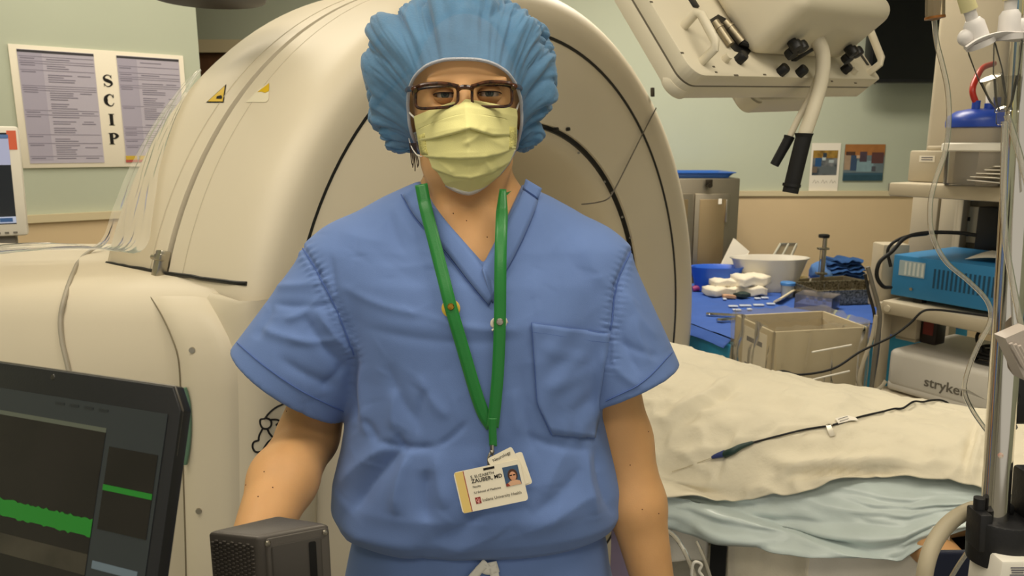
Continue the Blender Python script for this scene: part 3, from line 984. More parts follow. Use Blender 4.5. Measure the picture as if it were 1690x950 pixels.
# eyes, lids, brows
M_EYE = mat('eye_white', '#b9a899', 0.3)
M_IRIS = mat('iris', '#3a3d3a', 0.3, color2='#4f5a52', vscale=300)
def lid(e, up):
    R = 0.0128
    rows = []
    for i in range(7):
        row = []
        for j in range(17):
            x = -1 + 2 * j / 16
            zl = (0.27 if up else -0.30) * max(0.0, 1 - x * x) ** 0.6 - 0.02
            zt = 1.15 if up else -1.15
            z = zl + (zt - zl) * i / 6
            a = x * 1.25; b = z
            v = Vector((math.sin(a) * math.cos(b * 0.9), -math.cos(a) * math.cos(b * 0.9), math.sin(b * 0.9)))
            row.append(Vector((e.x, e.y + 0.005, e.z)) + Vector((v.x * R * 1.25, v.y * R, v.z * R)))
        rows.append(row)
    return MB().grid(rows, flip=not up)
for e in EYES:
    c = Vector((e.x, e.y + 0.0055, e.z))
    eb = MB().sphere(c, 0.0115, 20, 14).build('eyeball', M_EYE, body)
    MB().sphere(c + Vector((0.0, -0.0086, 0.0003)), (0.0060, 0.0034, 0.0060), 18, 10).build('iris', M_IRIS, eb)
    MB().sphere(c + Vector((0.0, -0.0113, 0.0003)), (0.0024, 0.0010, 0.0024), 12, 8).build('pupil', M_BLACK, eb)
    lid(e, True).build('eyelid', M_SKIN, body)
    lid(e, False).build('eyelid', M_SKIN, body)
    MB().tube([Vector((e.x + 0.0128 * 1.25 * math.sin(-1.2 + 2.4 * k / 8), e.y + 0.005 - 0.0132 * math.cos(-1.2 + 2.4 * k / 8), e.z + 0.0125 * math.sin(0.9 * (0.27 * max(0, 1 - (-0.96 + 1.92 * k / 8) ** 2) ** 0.6 - 0.02)))) for k in range(9)], 0.0007, 6).build('lash_line', mat('lash', '#2a1a14', 0.7), body)
for (x0, y0, x1, y1, x2, y2) in ((703, 142, 728, 134, 757, 141), (786, 140, 815, 133, 842, 141)):
    pts = []
    for k in range(9):
        t = k / 8
        x = x0 * (1 - t) ** 2 + 2 * x1 * t * (1 - t) + x2 * t * t
        y = y0 * (1 - t) ** 2 + 2 * y1 * t * (1 - t) + y2 * t * t
        pts.append(hit(BVB, x, y, 0.0005) or at(x, y, 0.935))
    MB().tube(pts, lambda t: 0.0012 + 0.0014 * math.sin(math.pi * t), 6).build('eyebrow', mat('brow', '#6f4a34', 0.8), body)

# ---- scrub top
M_SCRUB = mat('scrub_cotton', '#667fb3', 0.8, bump=0.10, bscale=900, var=0.03, vscale=14, sheen=0.1, spec=0.2)
M_STITCH = mat('scrub_stitch', '#4a639f', 0.85)
TZ = np.array([0.955, 0.975, 0.995, 1.03, 1.08, 1.13, 1.20, 1.28, 1.325, 1.355, 1.366, 1.390, 1.412, 1.430, 1.445, 1.462])
TCX = np.array([-.050, -.050, -.050, -.050, -.050, -.052, -.048, -.050, -.058, -.062, -.062, -.062, -.062, -.062, -.062, -.062])
TA = np.array([.175, .202, .210, .206, .192, .180, .175, .182, .203, .222, .222, .186, .150, .116, .082, .040])
TB = np.array([.100, .124, .136, .142, .136, .126, .122, .115, .103, .092, .089, .082, .076, .072, .066, .040])
TCY = np.array([1.0, 1.0, 1.0, 1.0, 1.0, 1.0, 1.0, 1.0, 1.005, 1.012, 1.014, 1.022, 1.03, 1.035, 1.038, 1.04])
S = SDF((-0.44, 0.82, 0.93), (0.28, 1.16, 1.48), 0.0032)
def torso(X, Y, Z):
    z = Z[0, 0, :]
    a, b, cx, cy = (np.interp(z, TZ, q)[None, None, :] for q in (TA, TB, TCX, TCY))
    e = 2.35
    n = (np.abs((X - cx) / a) ** e + np.abs((Y - cy) / b) ** e) ** (1 / e)
    d = (n - 1) * np.minimum(a, b)
    d = np.maximum(d, TZ[0] - Z)
    return np.maximum(d, (Z - TZ[-1]))
S.field(torso)
# sleeves: cone from the shoulder to the hem, cut square at the hem
def sleeve(S, a, b, ra, rb, sy, k=0.012):
    a, b = Vector(a), Vector(b)
    T = SDF(S.lo, S.lo + (S.n - 1) * S.h, S.h)
    T.f = np.full(S.n, 0.2, np.float32); T.n = S.n; T.ax = S.ax
    ext = b + (b - a).normalized() * 0.09
    re = rb + (rb - ra) * 0.09 / (b - a).length
    T.cone(a, ext, ra, re, 0.0, 'u', sy)
    d = (b - a).normalized()
    T.field(lambda X, Y, Z: -((X - b.x) * d.x + (Y - b.y) * d.y + (Z - b.z) * d.z), 0.004, 'd')
    S.comb((slice(None),) * 3, T.f, k, 'u')
sleeve(S, (-0.208, 1.010, 1.318), (-0.315, 0.985, 1.172), 0.086, 0.090, 1.10)
sleeve(S, (0.092, 1.010, 1.322), (0.165, 0.985, 1.170), 0.077, 0.074, 1.0)
# V neck and collar hole, cut down to the skin
VB = at(797, 440, 0.905); VL = at(692, 312, 0.97); VR = at(866, 304, 0.97)
def vcut(X, Y, Z):
    def half(p, q):
        nx, nz = -(q.z - p.z), (q.x - p.x)
        L = math.hypot(nx, nz)
        return ((X - p.x) * nx + (Z - p.z) * nz) / L
    l = half(VB, VL); r = -half(VB, VR)
    d = np.maximum(-l if False else half(VL, VB) * -1.0, half(VB, VR) * -1.0)
    return np.maximum(d, Y - 1.075)
S.field(vcut, 0.003, 'd')
P, Q = S.skin(2)
N = normals(P, Q)
def to_px(P):
    x = P[:, 0]; y = P[:, 1]; z = P[:, 2] - CAMH
    f = y * CP - z * SP; u = y * SP + z * CP
    return 845 + FPX * x / f, 475 - FPX * u / f
U_, V_ = to_px(P)
front_w = np.clip(-N[:, 1] * 2.0, 0, 1)
FOLDS = [  # photograph pixels x0,y0,x1,y1, half-width, depth in mm (negative = valley)
    (668, 738, 578, 848, 17, -11), (640, 735, 560, 800, 14, 6), (676, 742, 652, 850, 13, 8), (706, 775, 704, 862, 15, -8), (720, 745, 735, 840, 14, 5),
    (715, 892, 800, 846, 14, -6), (730, 915, 840, 862, 16, 5), (560, 870, 700, 905, 22, 7), (860, 880, 985, 806, 16, 5), (880, 850, 960, 770, 12, -4),
    (622, 728, 722, 737, 6, -4.5), (722, 737, 770, 696, 5, -3.5), (622, 728, 600, 690, 7, -4), (655, 715, 672, 745, 8, -5),
    (598, 600, 606, 720, 11, 5), (585, 580, 588, 700, 10, -7), (640, 600, 690, 700, 12, -3.5), (690, 620, 740, 690, 12, 3), (655, 640, 650, 710, 10, 4), (705, 640, 690, 716, 8, -3),
    (560, 470, 700, 520, 8, 2.5), (700, 520, 860, 545, 7, 2.2), (600, 540, 860, 560, 10, -2), (620, 440, 735, 430, 14, 2), (610, 400, 700, 470, 18, -2),
    (890, 570, 975, 590, 8, 2.5), (895, 640, 985, 600, 9, 3.5), (905, 690, 980, 650, 9, -3), (900, 610, 960, 570, 8, -2.5), (940, 720, 990, 660, 9, 3),
    (860, 600, 890, 760, 14, -3), (850, 640, 860, 720, 10, 2.5), (985, 735, 1012, 850, 12, -7), (968, 740, 985, 850, 12, 6), (940, 735, 900, 820, 16, 3), (870, 720, 985, 742, 7, -3),
    (440, 470, 540, 462, 9, 4), (450, 500, 560, 500, 8, -4), (470, 530, 530, 490, 8, 4), (500, 520, 575, 610, 10, -5), (520, 505, 590, 590, 8, 4), (430, 540, 500, 560, 10, 4), (460, 590, 560, 640, 10, -3.5), (480, 560, 560, 560, 7, 3.5),
    (420, 560, 450, 500, 10, -3), (530, 640, 570, 600, 8, -4), (545, 420, 582, 560, 6, -3.5),
    (1030, 480, 1085, 560, 10, 4), (1018, 520, 1060, 620, 10, -5), (1045, 520, 1075, 600, 8, 4), (1010, 600, 1060, 640, 8, 3), (1030, 440, 1016, 540, 7, -4), (1020, 560, 1090, 590, 8, -3),
    (560, 380, 640, 400, 16, 3), (650, 335, 690, 400, 12, 3), (640, 350, 670, 420, 8, -2.5), (880, 330, 930, 420, 14, 3), (900, 360, 980, 470, 18, -2.5), (960, 390, 1005, 480, 14, 3), (850, 420, 840, 520, 10, 2),
]
D = np.zeros(len(P))
for (x0, y0, x1, y1, w, amp) in FOLDS:
    dx, dy = x1 - x0, y1 - y0
    L2 = dx * dx + dy * dy
    t = ((U_ - x0) * dx + (V_ - y0) * dy) / L2
    tc = np.clip(t, 0, 1)
    bend = math.sqrt(L2) * 0.05 * np.sin(tc * math.pi)
    nx, ny = -dy / math.sqrt(L2), dx / math.sqrt(L2)
    q = np.hypot(U_ - x0 - tc * dx - nx * bend, V_ - y0 - tc * dy - ny * bend)
    end = np.clip(1.15 - (2 * np.abs(tc - 0.5)) ** 3, 0.15, 1)
    D += amp * 0.001 * end * (0.55 * np.exp(-(q / w) ** 2) + 0.45 * np.exp(-q / (w * 0.6))) * front_w
rk = random.Random(21)
for _ in range(150):       # short sharp creases scattered over the cotton
    x0, y0 = rk.uniform(390, 1110), rk.uniform(330, 900)
    a0 = rk.choice((0.25, -0.35, 0.9, -0.9, 1.4)) + rk.uniform(-0.35, 0.35)
    L = rk.uniform(25, 80)
    dx, dy = L * math.cos(a0), L * math.sin(a0)
    near = (np.abs(U_ - x0 - dx / 2) < L) & (np.abs(V_ - y0 - dy / 2) < L)
    u1, v1 = U_[near], V_[near]
    t = np.clip(((u1 - x0) * dx + (v1 - y0) * dy) / (L * L), 0, 1)
    sg = ((u1 - x0) * -dy + (v1 - y0) * dx) / L
    q = np.hypot(u1 - x0 - t * dx, v1 - y0 - t * dy)
    D[near] += rk.uniform(0.5, 1.3) * 0.001 * rk.choice((-1, 1)) * np.sin(math.pi * np.clip(t, 0.03, 0.97)) * np.exp(-q / 5.0) * np.where(sg > 0, 1.0, np.exp(-q / 3.0)) * front_w[near]
D += vnoise(P[:, 0] * 14, P[:, 1] * 9, P[:, 2] * 9) * 0.0016
# gathered stitches along the sleeve seams and the hems
for path in ([(497, 405), (525, 452), (556, 515), (584, 585)], [(1040, 415), (1018, 470), (1008, 545), (1006, 600)]):
    for a, b in zip(path[:-1], path[1:]):
        dx, dy = b[0] - a[0], b[1] - a[1]
        t = np.clip(((U_ - a[0]) * dx + (V_ - a[1]) * dy) / (dx * dx + dy * dy), 0, 1)
        q = np.hypot(U_ - a[0] - t * dx, V_ - a[1] - t * dy)
        al = (U_ * dx + V_ * dy) / math.hypot(dx, dy)
        D += np.exp(-(q / 4.0) ** 2) * -0.0035 + np.exp(-((q - 9) / 8) ** 2) * 0.0013 * np.sin(al * 0.62) * front_w
P = P + N * D[:, None]
P = relax_pts(P, Q, 0.35)
top = np_mesh('scrub_top', P, Q, M_SCRUB, person)
BVT = bvh_of(top)
def strip(bv, path, w, off, n=10, thick=True, default=0.9, sub=3, taper=None):
    """ribbon lying on a surface: path in photograph pixels, width in pixels"""
    PP = catmull([(x, y, 0) for x, y in path], n)
    rows = []
    last = None
    for i, p in enumerate(PP):
        d = (PP[min(i + 1, len(PP) - 1)] - PP[max(i - 1, 0)]).normalized()
        s = Vector((-d.y, d.x, 0))
        row = []
        ww = w * (taper(i / (len(PP) - 1)) if taper else 1)
        for k in range(sub + 1):
            q = p + s * ww * (k / sub - 0.5)
            h = hit(bv, q.x, q.y, off)
            if h is None: h = at(q.x, q.y, last.y if last else default)
            row.append(h); last = h
        rows.append(row)
    return MB().grid(rows)
# neck band (left over right), its stitching and the little inset below the V
def band(inner, outer, off, nm):
    A_, B_ = catmull([(x, y, 0) for x, y in inner], 8), catmull([(x, y, 0) for x, y in outer], 8)
    Ys = np.array([(hit(BVT, q.x, q.y, 0) or at(q.x, q.y, 0.95)).y for q in B_])
    Ys = np.array([Ys[max(0, i - 3):i + 4].mean() for i in range(len(Ys))])
    rows = []
    for i, (p, q) in enumerate(zip(A_, B_)):
        rows.append([at(p.x + (q.x - p.x) * k / 4, p.y + (q.y - p.y) * k / 4, Ys[i] - off + 0.004 * (1 - k / 4) - 0.002 * math.sin(math.pi * k / 4)) for k in range(5)])
    return solidify(MB().grid(rows).build(nm, M_SCRUB, top), 0.0035)
B1 = band([(868, 297), (857, 330), (838, 368), (818, 405), (797, 440), (796, 448)], [(893, 312), (880, 350), (862, 392), (842, 432), (820, 470), (812, 500)], 0.0030, 'neck_band')
B2 = band([(686, 304), (704, 332), (730, 358), (762, 396), (797, 441), (822, 474)], [(664, 322), (684, 356), (708, 384), (740, 420), (774, 464), (806, 503)], 0.0050, 'neck_band')
def seam(path, off=0.001, r=0.0008, bv=None):
    pts = [hit(bv or BVT, x, y, off) for (x, y) in [(p.x, p.y) for p in catmull([(a, b, 0) for a, b in path], 8)]]
    pts = [p for p in pts if p is not None]
    return MB().tube(pts, r, 5, smooth=False)
seam([(663, 323), (682, 357), (706, 385), (738, 421), (772, 465), (806, 505)], 0.002).build('stitch_line', M_STITCH, top)
seam([(806, 504), (822, 471), (844, 433), (864, 393), (882, 350)], 0.002).build('stitch_line', M_STITCH, top)
seam([(788, 470), (803, 487), (822, 470)], 0.003).build('stitch_line', M_STITCH, top)
# chest pocket
pk = [(877, 532), (1004, 549), (998, 620), (979, 722), (912, 716), (888, 690)]
def pocket_rows():
    rows = []
    n, m_ = 22, 18
    for i in range(n + 1):
        t = i / n
        l = (877 + 11 * t + (22 * max(0, t - 0.84) / 0.16), 532 + 158 * t + 26 * max(0, t - 0.84) / 0.16)
        r = (1004 - 25 * t ** 1.3, 549 + 173 * t)
        rows.append([hit(BVT, l[0] + (r[0] - l[0]) * j / m_, l[1] + (r[1] - l[1]) * j / m_, 0.0022 + 0.0012 * math.sin(j * 0.9 + i * 0.7) * (0.3 + 0.7 * math.sin(math.pi * j / m_))) or at(l[0], l[1], 0.9) for j in range(m_ + 1)])
    return rows
pr = pocket_rows()
po = solidify(MB().grid(pr).build('chest_pocket', M_SCRUB, top), 0.002)
for k in (0, 2):
    MB().tube([p + Vector((0, -0.0014, 0)) for p in pr[k]], 0.0008, 5, smooth=False).build('stitch_line', M_STITCH, po)
MB().tube([r[0] + Vector((0, -0.001, 0)) for r in pr] + [p + Vector((0, -0.001, 0)) for p in pr[-1][1:]], 0.0008, 5, smooth=False).build('stitch_line', M_STITCH, po)
# hem stitching of the sleeves
seam([(392, 566), (440, 606), (500, 646), (566, 678)], 0.001).build('stitch_line', M_STITCH, top)
seam([(1108, 582), (1060, 630), (1000, 661)], 0.001).build('stitch_line', M_STITCH, top)
seam([(497, 405), (525, 452), (556, 515), (584, 585)], 0.0012, 0.001).build('stitch_line', M_STITCH, top)
seam([(1040, 415), (1018, 470), (1008, 545)], 0.0012, 0.001).build('stitch_line', M_STITCH, top)

# ---- trousers with white drawstring, shoes
T = SDF((-0.36, 0.78, FLOOR + 0.05), (0.26, 1.24, 1.03), 0.0075)
T.ell((-0.045, 1.0, 0.90), (0.190, 0.122, 0.16), 0.02)
T.ell((-0.045, 1.01, 0.84), (0.195, 0.13, 0.12), 0.03)
for s in (-1, 1):
    T.cone((-0.045 + s * 0.095, 1.0, 0.82), (-0.045 + s * 0.105, 1.0, 0.42), 0.100, 0.075, 0.03)
    T.cone((-0.045 + s * 0.105, 1.0, 0.42), (-0.045 + s * 0.11, 1.02, FLOOR + 0.10), 0.075, 0.068, 0.02)
P, Q = T.skin(2)
N = normals(P, Q)
P = P + N * (vnoise(P[:, 0] * 25, P[:, 1] * 18, P[:, 2] * 9) * 0.006)[:, None]
trousers = np_mesh('scrub_trousers', P, Q, M_SCRUB, person)
BVP = bvh_of(trousers)
M_TAPE = mat('white_tape', '#d9d6cc', 0.8)
for path in ([(803, 925), (786, 942), (770, 960)], [(812, 925), (816, 945), (818, 965)], [(790, 932), (806, 938), (822, 934)]):
    solidify(strip(BVP, path, 14, 0.008, default=0.885).build('drawstring', M_TAPE, trousers), 0.002)
for s in (-1, 1):
    x = -0.045 + s * 0.11
    MB().sphere((x, 0.96, FLOOR + 0.045), (0.048, 0.13, 0.045), 20, 12).build('shoe', mat('shoe_grey', '#4c4c50', 0.6), person)
    MB().box((x, 0.96, FLOOR + 0.012), (0.09, 0.25, 0.022), 0.01).build('shoe_sole', mat('sole', '#b7b3a8', 0.7), person)

# ---- hair under the cap and strands at the ear
M_HAIR = mat('brown_hair', '#2b1c14', 0.5, bump=0.3, bscale=200, stretch=(1, 1, 0.1))
hm = SDF((-0.17, 0.92, 1.42), (0.05, 1.18, 1.72), 0.006)
hm.ell((HX, HY + 0.012, 1.586), (0.077, 0.090, 0.094), 0.01)
hm.ell((HX, HY + 0.06, 1.54), (0.066, 0.06, 0.08), 0.02)
hm.field(lambda X, Y, Z: (Y - 0.985) + 0 * X + (1.63 - Z) * 0.55, 0.01, 'd')
P, Q = hm.skin(2)
np_mesh('hair', P, Q, M_HAIR, person)
hs_ = MB()
for k in range(6):
    x0 = 676 + k * 2.0
    hs_.tube([at(x0, 236, 1.0), at(x0 + 2, 255, 0.995), at(x0 + 3 + (k % 3), 266 + (k % 4) * 3, 0.99), at(x0 + 5 - (k % 2) * 2, 273 + (k % 4) * 3, 0.985)], 0.0007, 5)
hs_.build('hair_strands', M_HAIR, person)

# ---- bouffant cap: a gathered rim round the face, ballooning out and closing behind the head
def cap_mat():
    m = mat('cap_nonwoven', '#5783a8', 0.75, bump=0.25, bscale=350, var=0.10, vscale=22, spec=0.25, alpha=0.80, sheen=0.2)
    return m
M_CAP = cap_mat()
CC = Vector((-0.071, 1.075, 1.592))
def cap_rim(ph):
    s, c = math.sin(ph), math.cos(ph)
    x = HX + 0.0735 * (abs(s) ** 0.75) * (1 if s >= 0 else -1)
    if c >= 0:
        z = 1.540 + 0.063 * abs(c) ** 0.85
        y = 0.990 - 0.056 * abs(c) ** 0.9
    else:
        z = 1.540 - 0.080 * abs(c) ** 0.8
        y = 0.990 + 0.125 * abs(c) ** 1.6
    return Vector((x, y, z))
NPH, NV = 420, 64
sp = lambda q, e: (abs(q) ** e) * (1 if q >= 0 else -1)
PH = np.linspace(0, 2 * math.pi, NPH, endpoint=False)
VV = np.linspace(0, 1, NV + 1)
CS, SN = np.cos(PH), np.sin(PH)
rg = random.Random(4)
rows = []
RIM = np.array([cap_rim(a) for a in PH])
# irregular gathers: random fold centres round the rim, each its own width, depth and length
folds_ = [(rg.uniform(0, 2 * math.pi), rg.uniform(0.03, 0.075), rg.uniform(0.4, 1.0), rg.uniform(0.18, 0.60), rg.uniform(-0.35, 0.35)) for _ in range(80)]
cc_, ss_ = np.cos(PH), np.sin(PH)
ux, uz = cc_ * 2.2, ss_ * 2.2
for v in VV:
    th = math.radians(44 + (177 - 44) * v)
    ex = 0.80
    cx_ = np.sign(SN) * np.abs(SN) ** ex
    cz_ = np.sign(CS) * np.abs(CS) ** ex
    zz = np.where(CS > 0, 0.112, 0.128)
    E_ = np.stack([CC.x + math.sin(th) * cx_ * 0.133, np.full(NPH, CC.y - math.cos(th) * 0.122), CC.z + math.sin(th) * cz_ * zz], 1)
    nape = np.clip(-CS, 0, 1) ** 2 * np.clip(1 - np.abs(SN) * 1.25, 0, 1)
    E_[:, 2] += 0.065 * nape
    k = math.sin(min(1.0, v / 0.26) * math.pi / 2) ** 0.75
    p = RIM * (1 - k) + E_ * k
    if v < 0.26:
        b_ = 0.016 * math.sin(math.pi * v / 0.26)
        p = p + np.stack([SN, np.full(NPH, -0.55), np.where(CS > 0, CS, CS * 0.5)], 1) * b_
    n = p - np.array(CC)
    n /= np.linalg.norm(n, axis=1)[:, None]
    w = np.zeros(NPH)
    for (f0, fw, fa, fl, dr_) in folds_:
        d_ = (PH - f0 - dr_ * v + math.pi) % (2 * math.pi) - math.pi
        wid = fw * (1 + 2.2 * v)
        w -= fa * np.exp(-(d_ / wid) ** 2) * math.exp(-(v / fl) ** 2)
    w = (w + 0.45) * 0.0052 * min(1, v * 10 + 0.1)
    big = vnoise(ux + 3, uz + 3, v * 4 + 1.5) * 0.010 + vnoise(ux * 2.3, uz * 2.3 + 9, v * 8 + 7.5) * 0.0055
    c1 = (1 - np.abs(vnoise(ux * 1.9 + v * 3, uz * 1.9 - v * 2, v * 6 + 3.3))) ** 6 * 0.0105
    c2 = (1 - np.abs(vnoise(ux * 4.1 - v * 2 + 5, uz * 4.1 + v * 5, v * 11 + 8.3))) ** 7 * 0.0055
    c1 = c1 + (1 - np.abs(vnoise(ux * 7 + 2 + v * 9, uz * 7 - v * 4, v * 17 + 1.3))) ** 8 * 0.0028
    p = p + n * (w + (big - c1 - c2) * min(1, v * 5) * (1 - v ** 6))[:, None]
    if v > 0.2:      # never inside the hair
        q_ = (p - np.array([HX, HY + 0.012, 1.586])) / np.array([0.083, 0.097, 0.101])
        L_ = np.linalg.norm(q_, axis=1)
        p = np.where((L_ < 1)[:, None], np.array([HX, HY + 0.012, 1.586]) + (p - np.array([HX, HY + 0.012, 1.586])) / L_[:, None], p)
    rows.append([Vector(q) for q in p])
V = [p for r in rows for p in r]
Fc = []
for i in range(NV):
    for j in range(NPH):
        k = (j + 1) % NPH
        Fc.append((i * NPH + j, i * NPH + k, (i + 1) * NPH + k, (i + 1) * NPH + j))
Fc.append(tuple(NV * NPH + j for j in range(NPH)))
cap = mesh_obj('bouffant_cap', V, Fc, M_CAP, person, angle=180)
rim = [rows[0][j] + Vector((0, -0.001, 0)) for j in range(0, NPH, 3)]
mr = MB()
mr.tube(rim, 0.0022, 8, smooth=False, closed=True)
mr.build('elastic_rim', mat('cap_elastic', '#b4b6bd', 0.9, bump=0.5, bscale=700), cap)

# ---- pleated yellow mask with white edge and ear loops
M_MASK = mat('mask_yellow', '#e0da96', 0.85, bump=0.12, bscale=600, var=0.03, vscale=20, sss=0.0)
M_MASKW = mat('mask_edge_white', '#dcd8d0', 0.9, bump=0.5, bscale=500)
TL = [(0.0, 684, 852, 192, 165, 180), (0.12, 686, 853, 207, 178, 193), (0.32, 690, 852, 226, 207, 212), (0.5, 693, 852, 245, 233, 232), (0.62, 697, 850, 258, 256, 247), (0.78, 708, 841, 280, 284, 268), (0.9, 724, 826, 298, 304, 287), (1.0, 738, 808, 308, 321, 302)]
NS, NT_ = 72, 120
PLEATS = [([690, 712, 745, 776, 812, 852], [231, 228, 220, 211, 222, 221], 0.0060), ([693, 720, 760, 798, 825, 852], [256, 259, 261, 259, 253, 242], 0.0068), ([700, 722, 752, 778, 812, 846], [270, 280, 291, 293, 284, 262], 0.0050)]
def mask_pt(s, t, off=0.0):
    tt = [q[0] for q in TL]
    f = lambda k: float(np.interp(t, tt, [q[k] for q in TL]))
    xl, xr, yl, ym, yr = f(1), f(2), f(3), f(4), f(5)
    x = (xl + xr) / 2 + s * (xr - xl) / 2
    ye = yl if s < 0 else yr
    y = ym + (ye - ym) * abs(s) ** (1.25 if t < 0.2 else 1.7)
    # depth: nose bridge, tent over the nose tip, wrap to the cheeks, tuck under the chin
    yc = float(np.interp(t, [0, 0.12, 0.35, 0.6, 0.85, 1.0], [0.925, 0.908, 0.893, 0.897, 0.915, 0.944]))
    ys = float(np.interp(t, [0, 0.12, 0.35, 0.6, 0.85, 1.0], [0.975, 0.978, 0.985, 0.985, 0.972, 0.957]))
    a = abs(s)
    Y = yc + (ys - yc) * (0.35 * a + 0.65 * a ** 2.6)
    for (fx_, fy_, amp) in PLEATS:      # each fold overlaps the one below
        dd = y - float(np.interp(x, fx_, fy_))
        w = amp * (1 - a ** 5) + 0.0008
        if dd < 0:
            Y -= w * math.exp(dd / 13)
        else:
            Y += w * (-1 + 1.45 * min(1, dd / 2.2)) * math.exp(-dd / 6)
    for (x0, y0, x1, y1, w, amp) in ((770, 236, 800, 215, 5, -0.003), (800, 262, 812, 284, 5, -0.003), (770, 275, 812, 262, 5, 0.002), (740, 300, 790, 290, 5, -0.002), (790, 300, 820, 280, 5, 0.0025), (720, 262, 745, 283, 5, -0.002), (800, 225, 830, 240, 6, -0.0025), (705, 205, 760, 198, 7, 0.0015), (775, 170, 790, 205, 8, -0.001)):
        dx, dy = x1 - x0, y1 - y0
        k = max(0, min(1, ((x - x0) * dx + (y - y0) * dy) / (dx * dx + dy * dy)))
        Y += amp * math.exp(-(math.hypot(x - x0 - k * dx, y - y0 - k * dy) / w) ** 1.5)
    return at(x, y, Y - off)
mrows = [[mask_pt(-1 + 2 * j / NS, i / NT_) for j in range(NS + 1)] for i in range(NT_ + 1)]
mask = solidify(MB().grid(mrows).build('face_mask', M_MASK, person, angle=180), 0.0012)
edge = [mask_pt(-1 + 0.0 * k, 0.62 + 0.38 * k / 16, 0.0005) for k in range(17)] + [mask_pt(-1 + 2 * k / 24, 1.0, 0.0005) for k in range(1, 25)] + [mask_pt(1, 1 - 0.38 * k / 16, 0.0005) for k in range(1, 17)]
er = []
for i, p in enumerate(edge):
    inn = mask_pt(*(lambda q: q)((0.0, 0.72)))
    er.append([p + Vector((0, -0.0012, 0)), p.lerp(inn, 0.13) + Vector((0, -0.0018, 0))])
solidify(MB().grid(er).build('mask_binding', M_MASKW, mask), 0.0014)
for s in (-1, 1):
    sr = [[mask_pt(s * 0.985, t0 / 20, 0.0016), mask_pt(s * 0.86, t0 / 20, 0.0022)] for t0 in range(6, 13)]
    solidify(MB().grid(sr, flip=s > 0).build('mask_side_weld', mat('mask_weld', '#dfd684', 0.8, bump=1.0, bscale=450), mask), 0.001)
top_e = [mask_pt(-1 + 2 * k / 30, 0.10, 0.0012) for k in range(31)]
MB().tube(top_e, 0.0006, 5, smooth=False).build('mask_stitch', mat('mask_stitch', '#c4bd80', 0.9), mask)
MB().tube([mask_pt(-1, 0.02), at(676, 186, 0.985), at(668, 172, 1.02)], 0.0013, 6).build('ear_loop', M_MASKW, mask)
MB().tube([mask_pt(-0.97, 0.62), at(689, 256, 0.98), at(678, 240, 1.0), at(672, 215, 1.03)], 0.0008, 6).build('ear_loop', M_MASKW, mask)
MB().tube([mask_pt(1, 0.02), at(856, 172, 0.985), at(860, 165, 1.02)], 0.0013, 6).build('ear_loop', M_MASKW, mask)

# ---- glasses
gl = thing('eyeglasses', 'rectangular tortoiseshell glasses worn above the yellow mask', 'glasses', tuple(at(765, 160, 0.93)))
M_TORT = mat('tortoiseshell', '#140b08', 0.2, color2='#55301a', vscale=130)
def lens_loop(x0, y0, x1, y1, Y, tilt=0, yl=0):
    pts = []
    n = 40
    for k in range(n):
        a = 2 * math.pi * k / n
        c, s = math.cos(a), math.sin(a)
        ex = 0.42
        x = (x0 + x1) / 2 + (x1 - x0) / 2 * (abs(c) ** ex) * (1 if c > 0 else -1)
        y = (y0 + y1) / 2 - (y1 - y0) / 2 * (abs(s) ** ex) * (1 if s > 0 else -1)
        y += tilt * (x - (x0 + x1) / 2) / (x1 - x0)
        pts.append(at(x, y, Y + abs(x - 768) * 0.00011))
    return pts
LL = lens_loop(686, 143, 756, 178, 0.921, -5); LR = lens_loop(779, 140, 845, 176, 0.921, 0)
for L, nm in ((LL, 'lens'), (LR, 'lens')):
    MB().tube(L, 0.0019, 8, smooth=False, closed=True).build('rim', M_TORT, gl)
    c = sum(L, Vector()) / len(L)
    MB().add(L + [c + Vector((0, -0.001, 0))], [(k, (k + 1) % len(L), len(L)) for k in range(len(L))]).build('lens', clear_mat('lens_clear', '#f2efe8', gloss=0.1, rough=0.02), gl)
MB().tube([at(684, 146, 0.925), at(700, 140, 0.919), at(730, 138, 0.917), at(757, 143, 0.917)], 0.0026, 8).build('brow_bar', M_TORT, gl)
MB().tube([at(778, 143, 0.917), at(805, 136, 0.917), at(835, 137, 0.919), at(850, 141, 0.925)], 0.0026, 8).build('brow_bar', M_TORT, gl)
MB().tube([at(755, 148, 0.918), at(762, 144, 0.914), at(773, 144, 0.914), at(780, 147, 0.918)], 0.0030, 8).build('bridge', M_TORT, gl)
for (xa, ya, xb, yb) in ((680, 146, 668, 150), (852, 142, 862, 148)):
    MB().tube([at(xa + (5 if xa < 700 else -5), ya + 3, 0.921), at(xa, ya, 0.930), at(xb, yb, 1.0), at(xb, yb + 4, 1.04)], 0.0030, 8, flat=1.2).build('temple', M_TORT, gl)

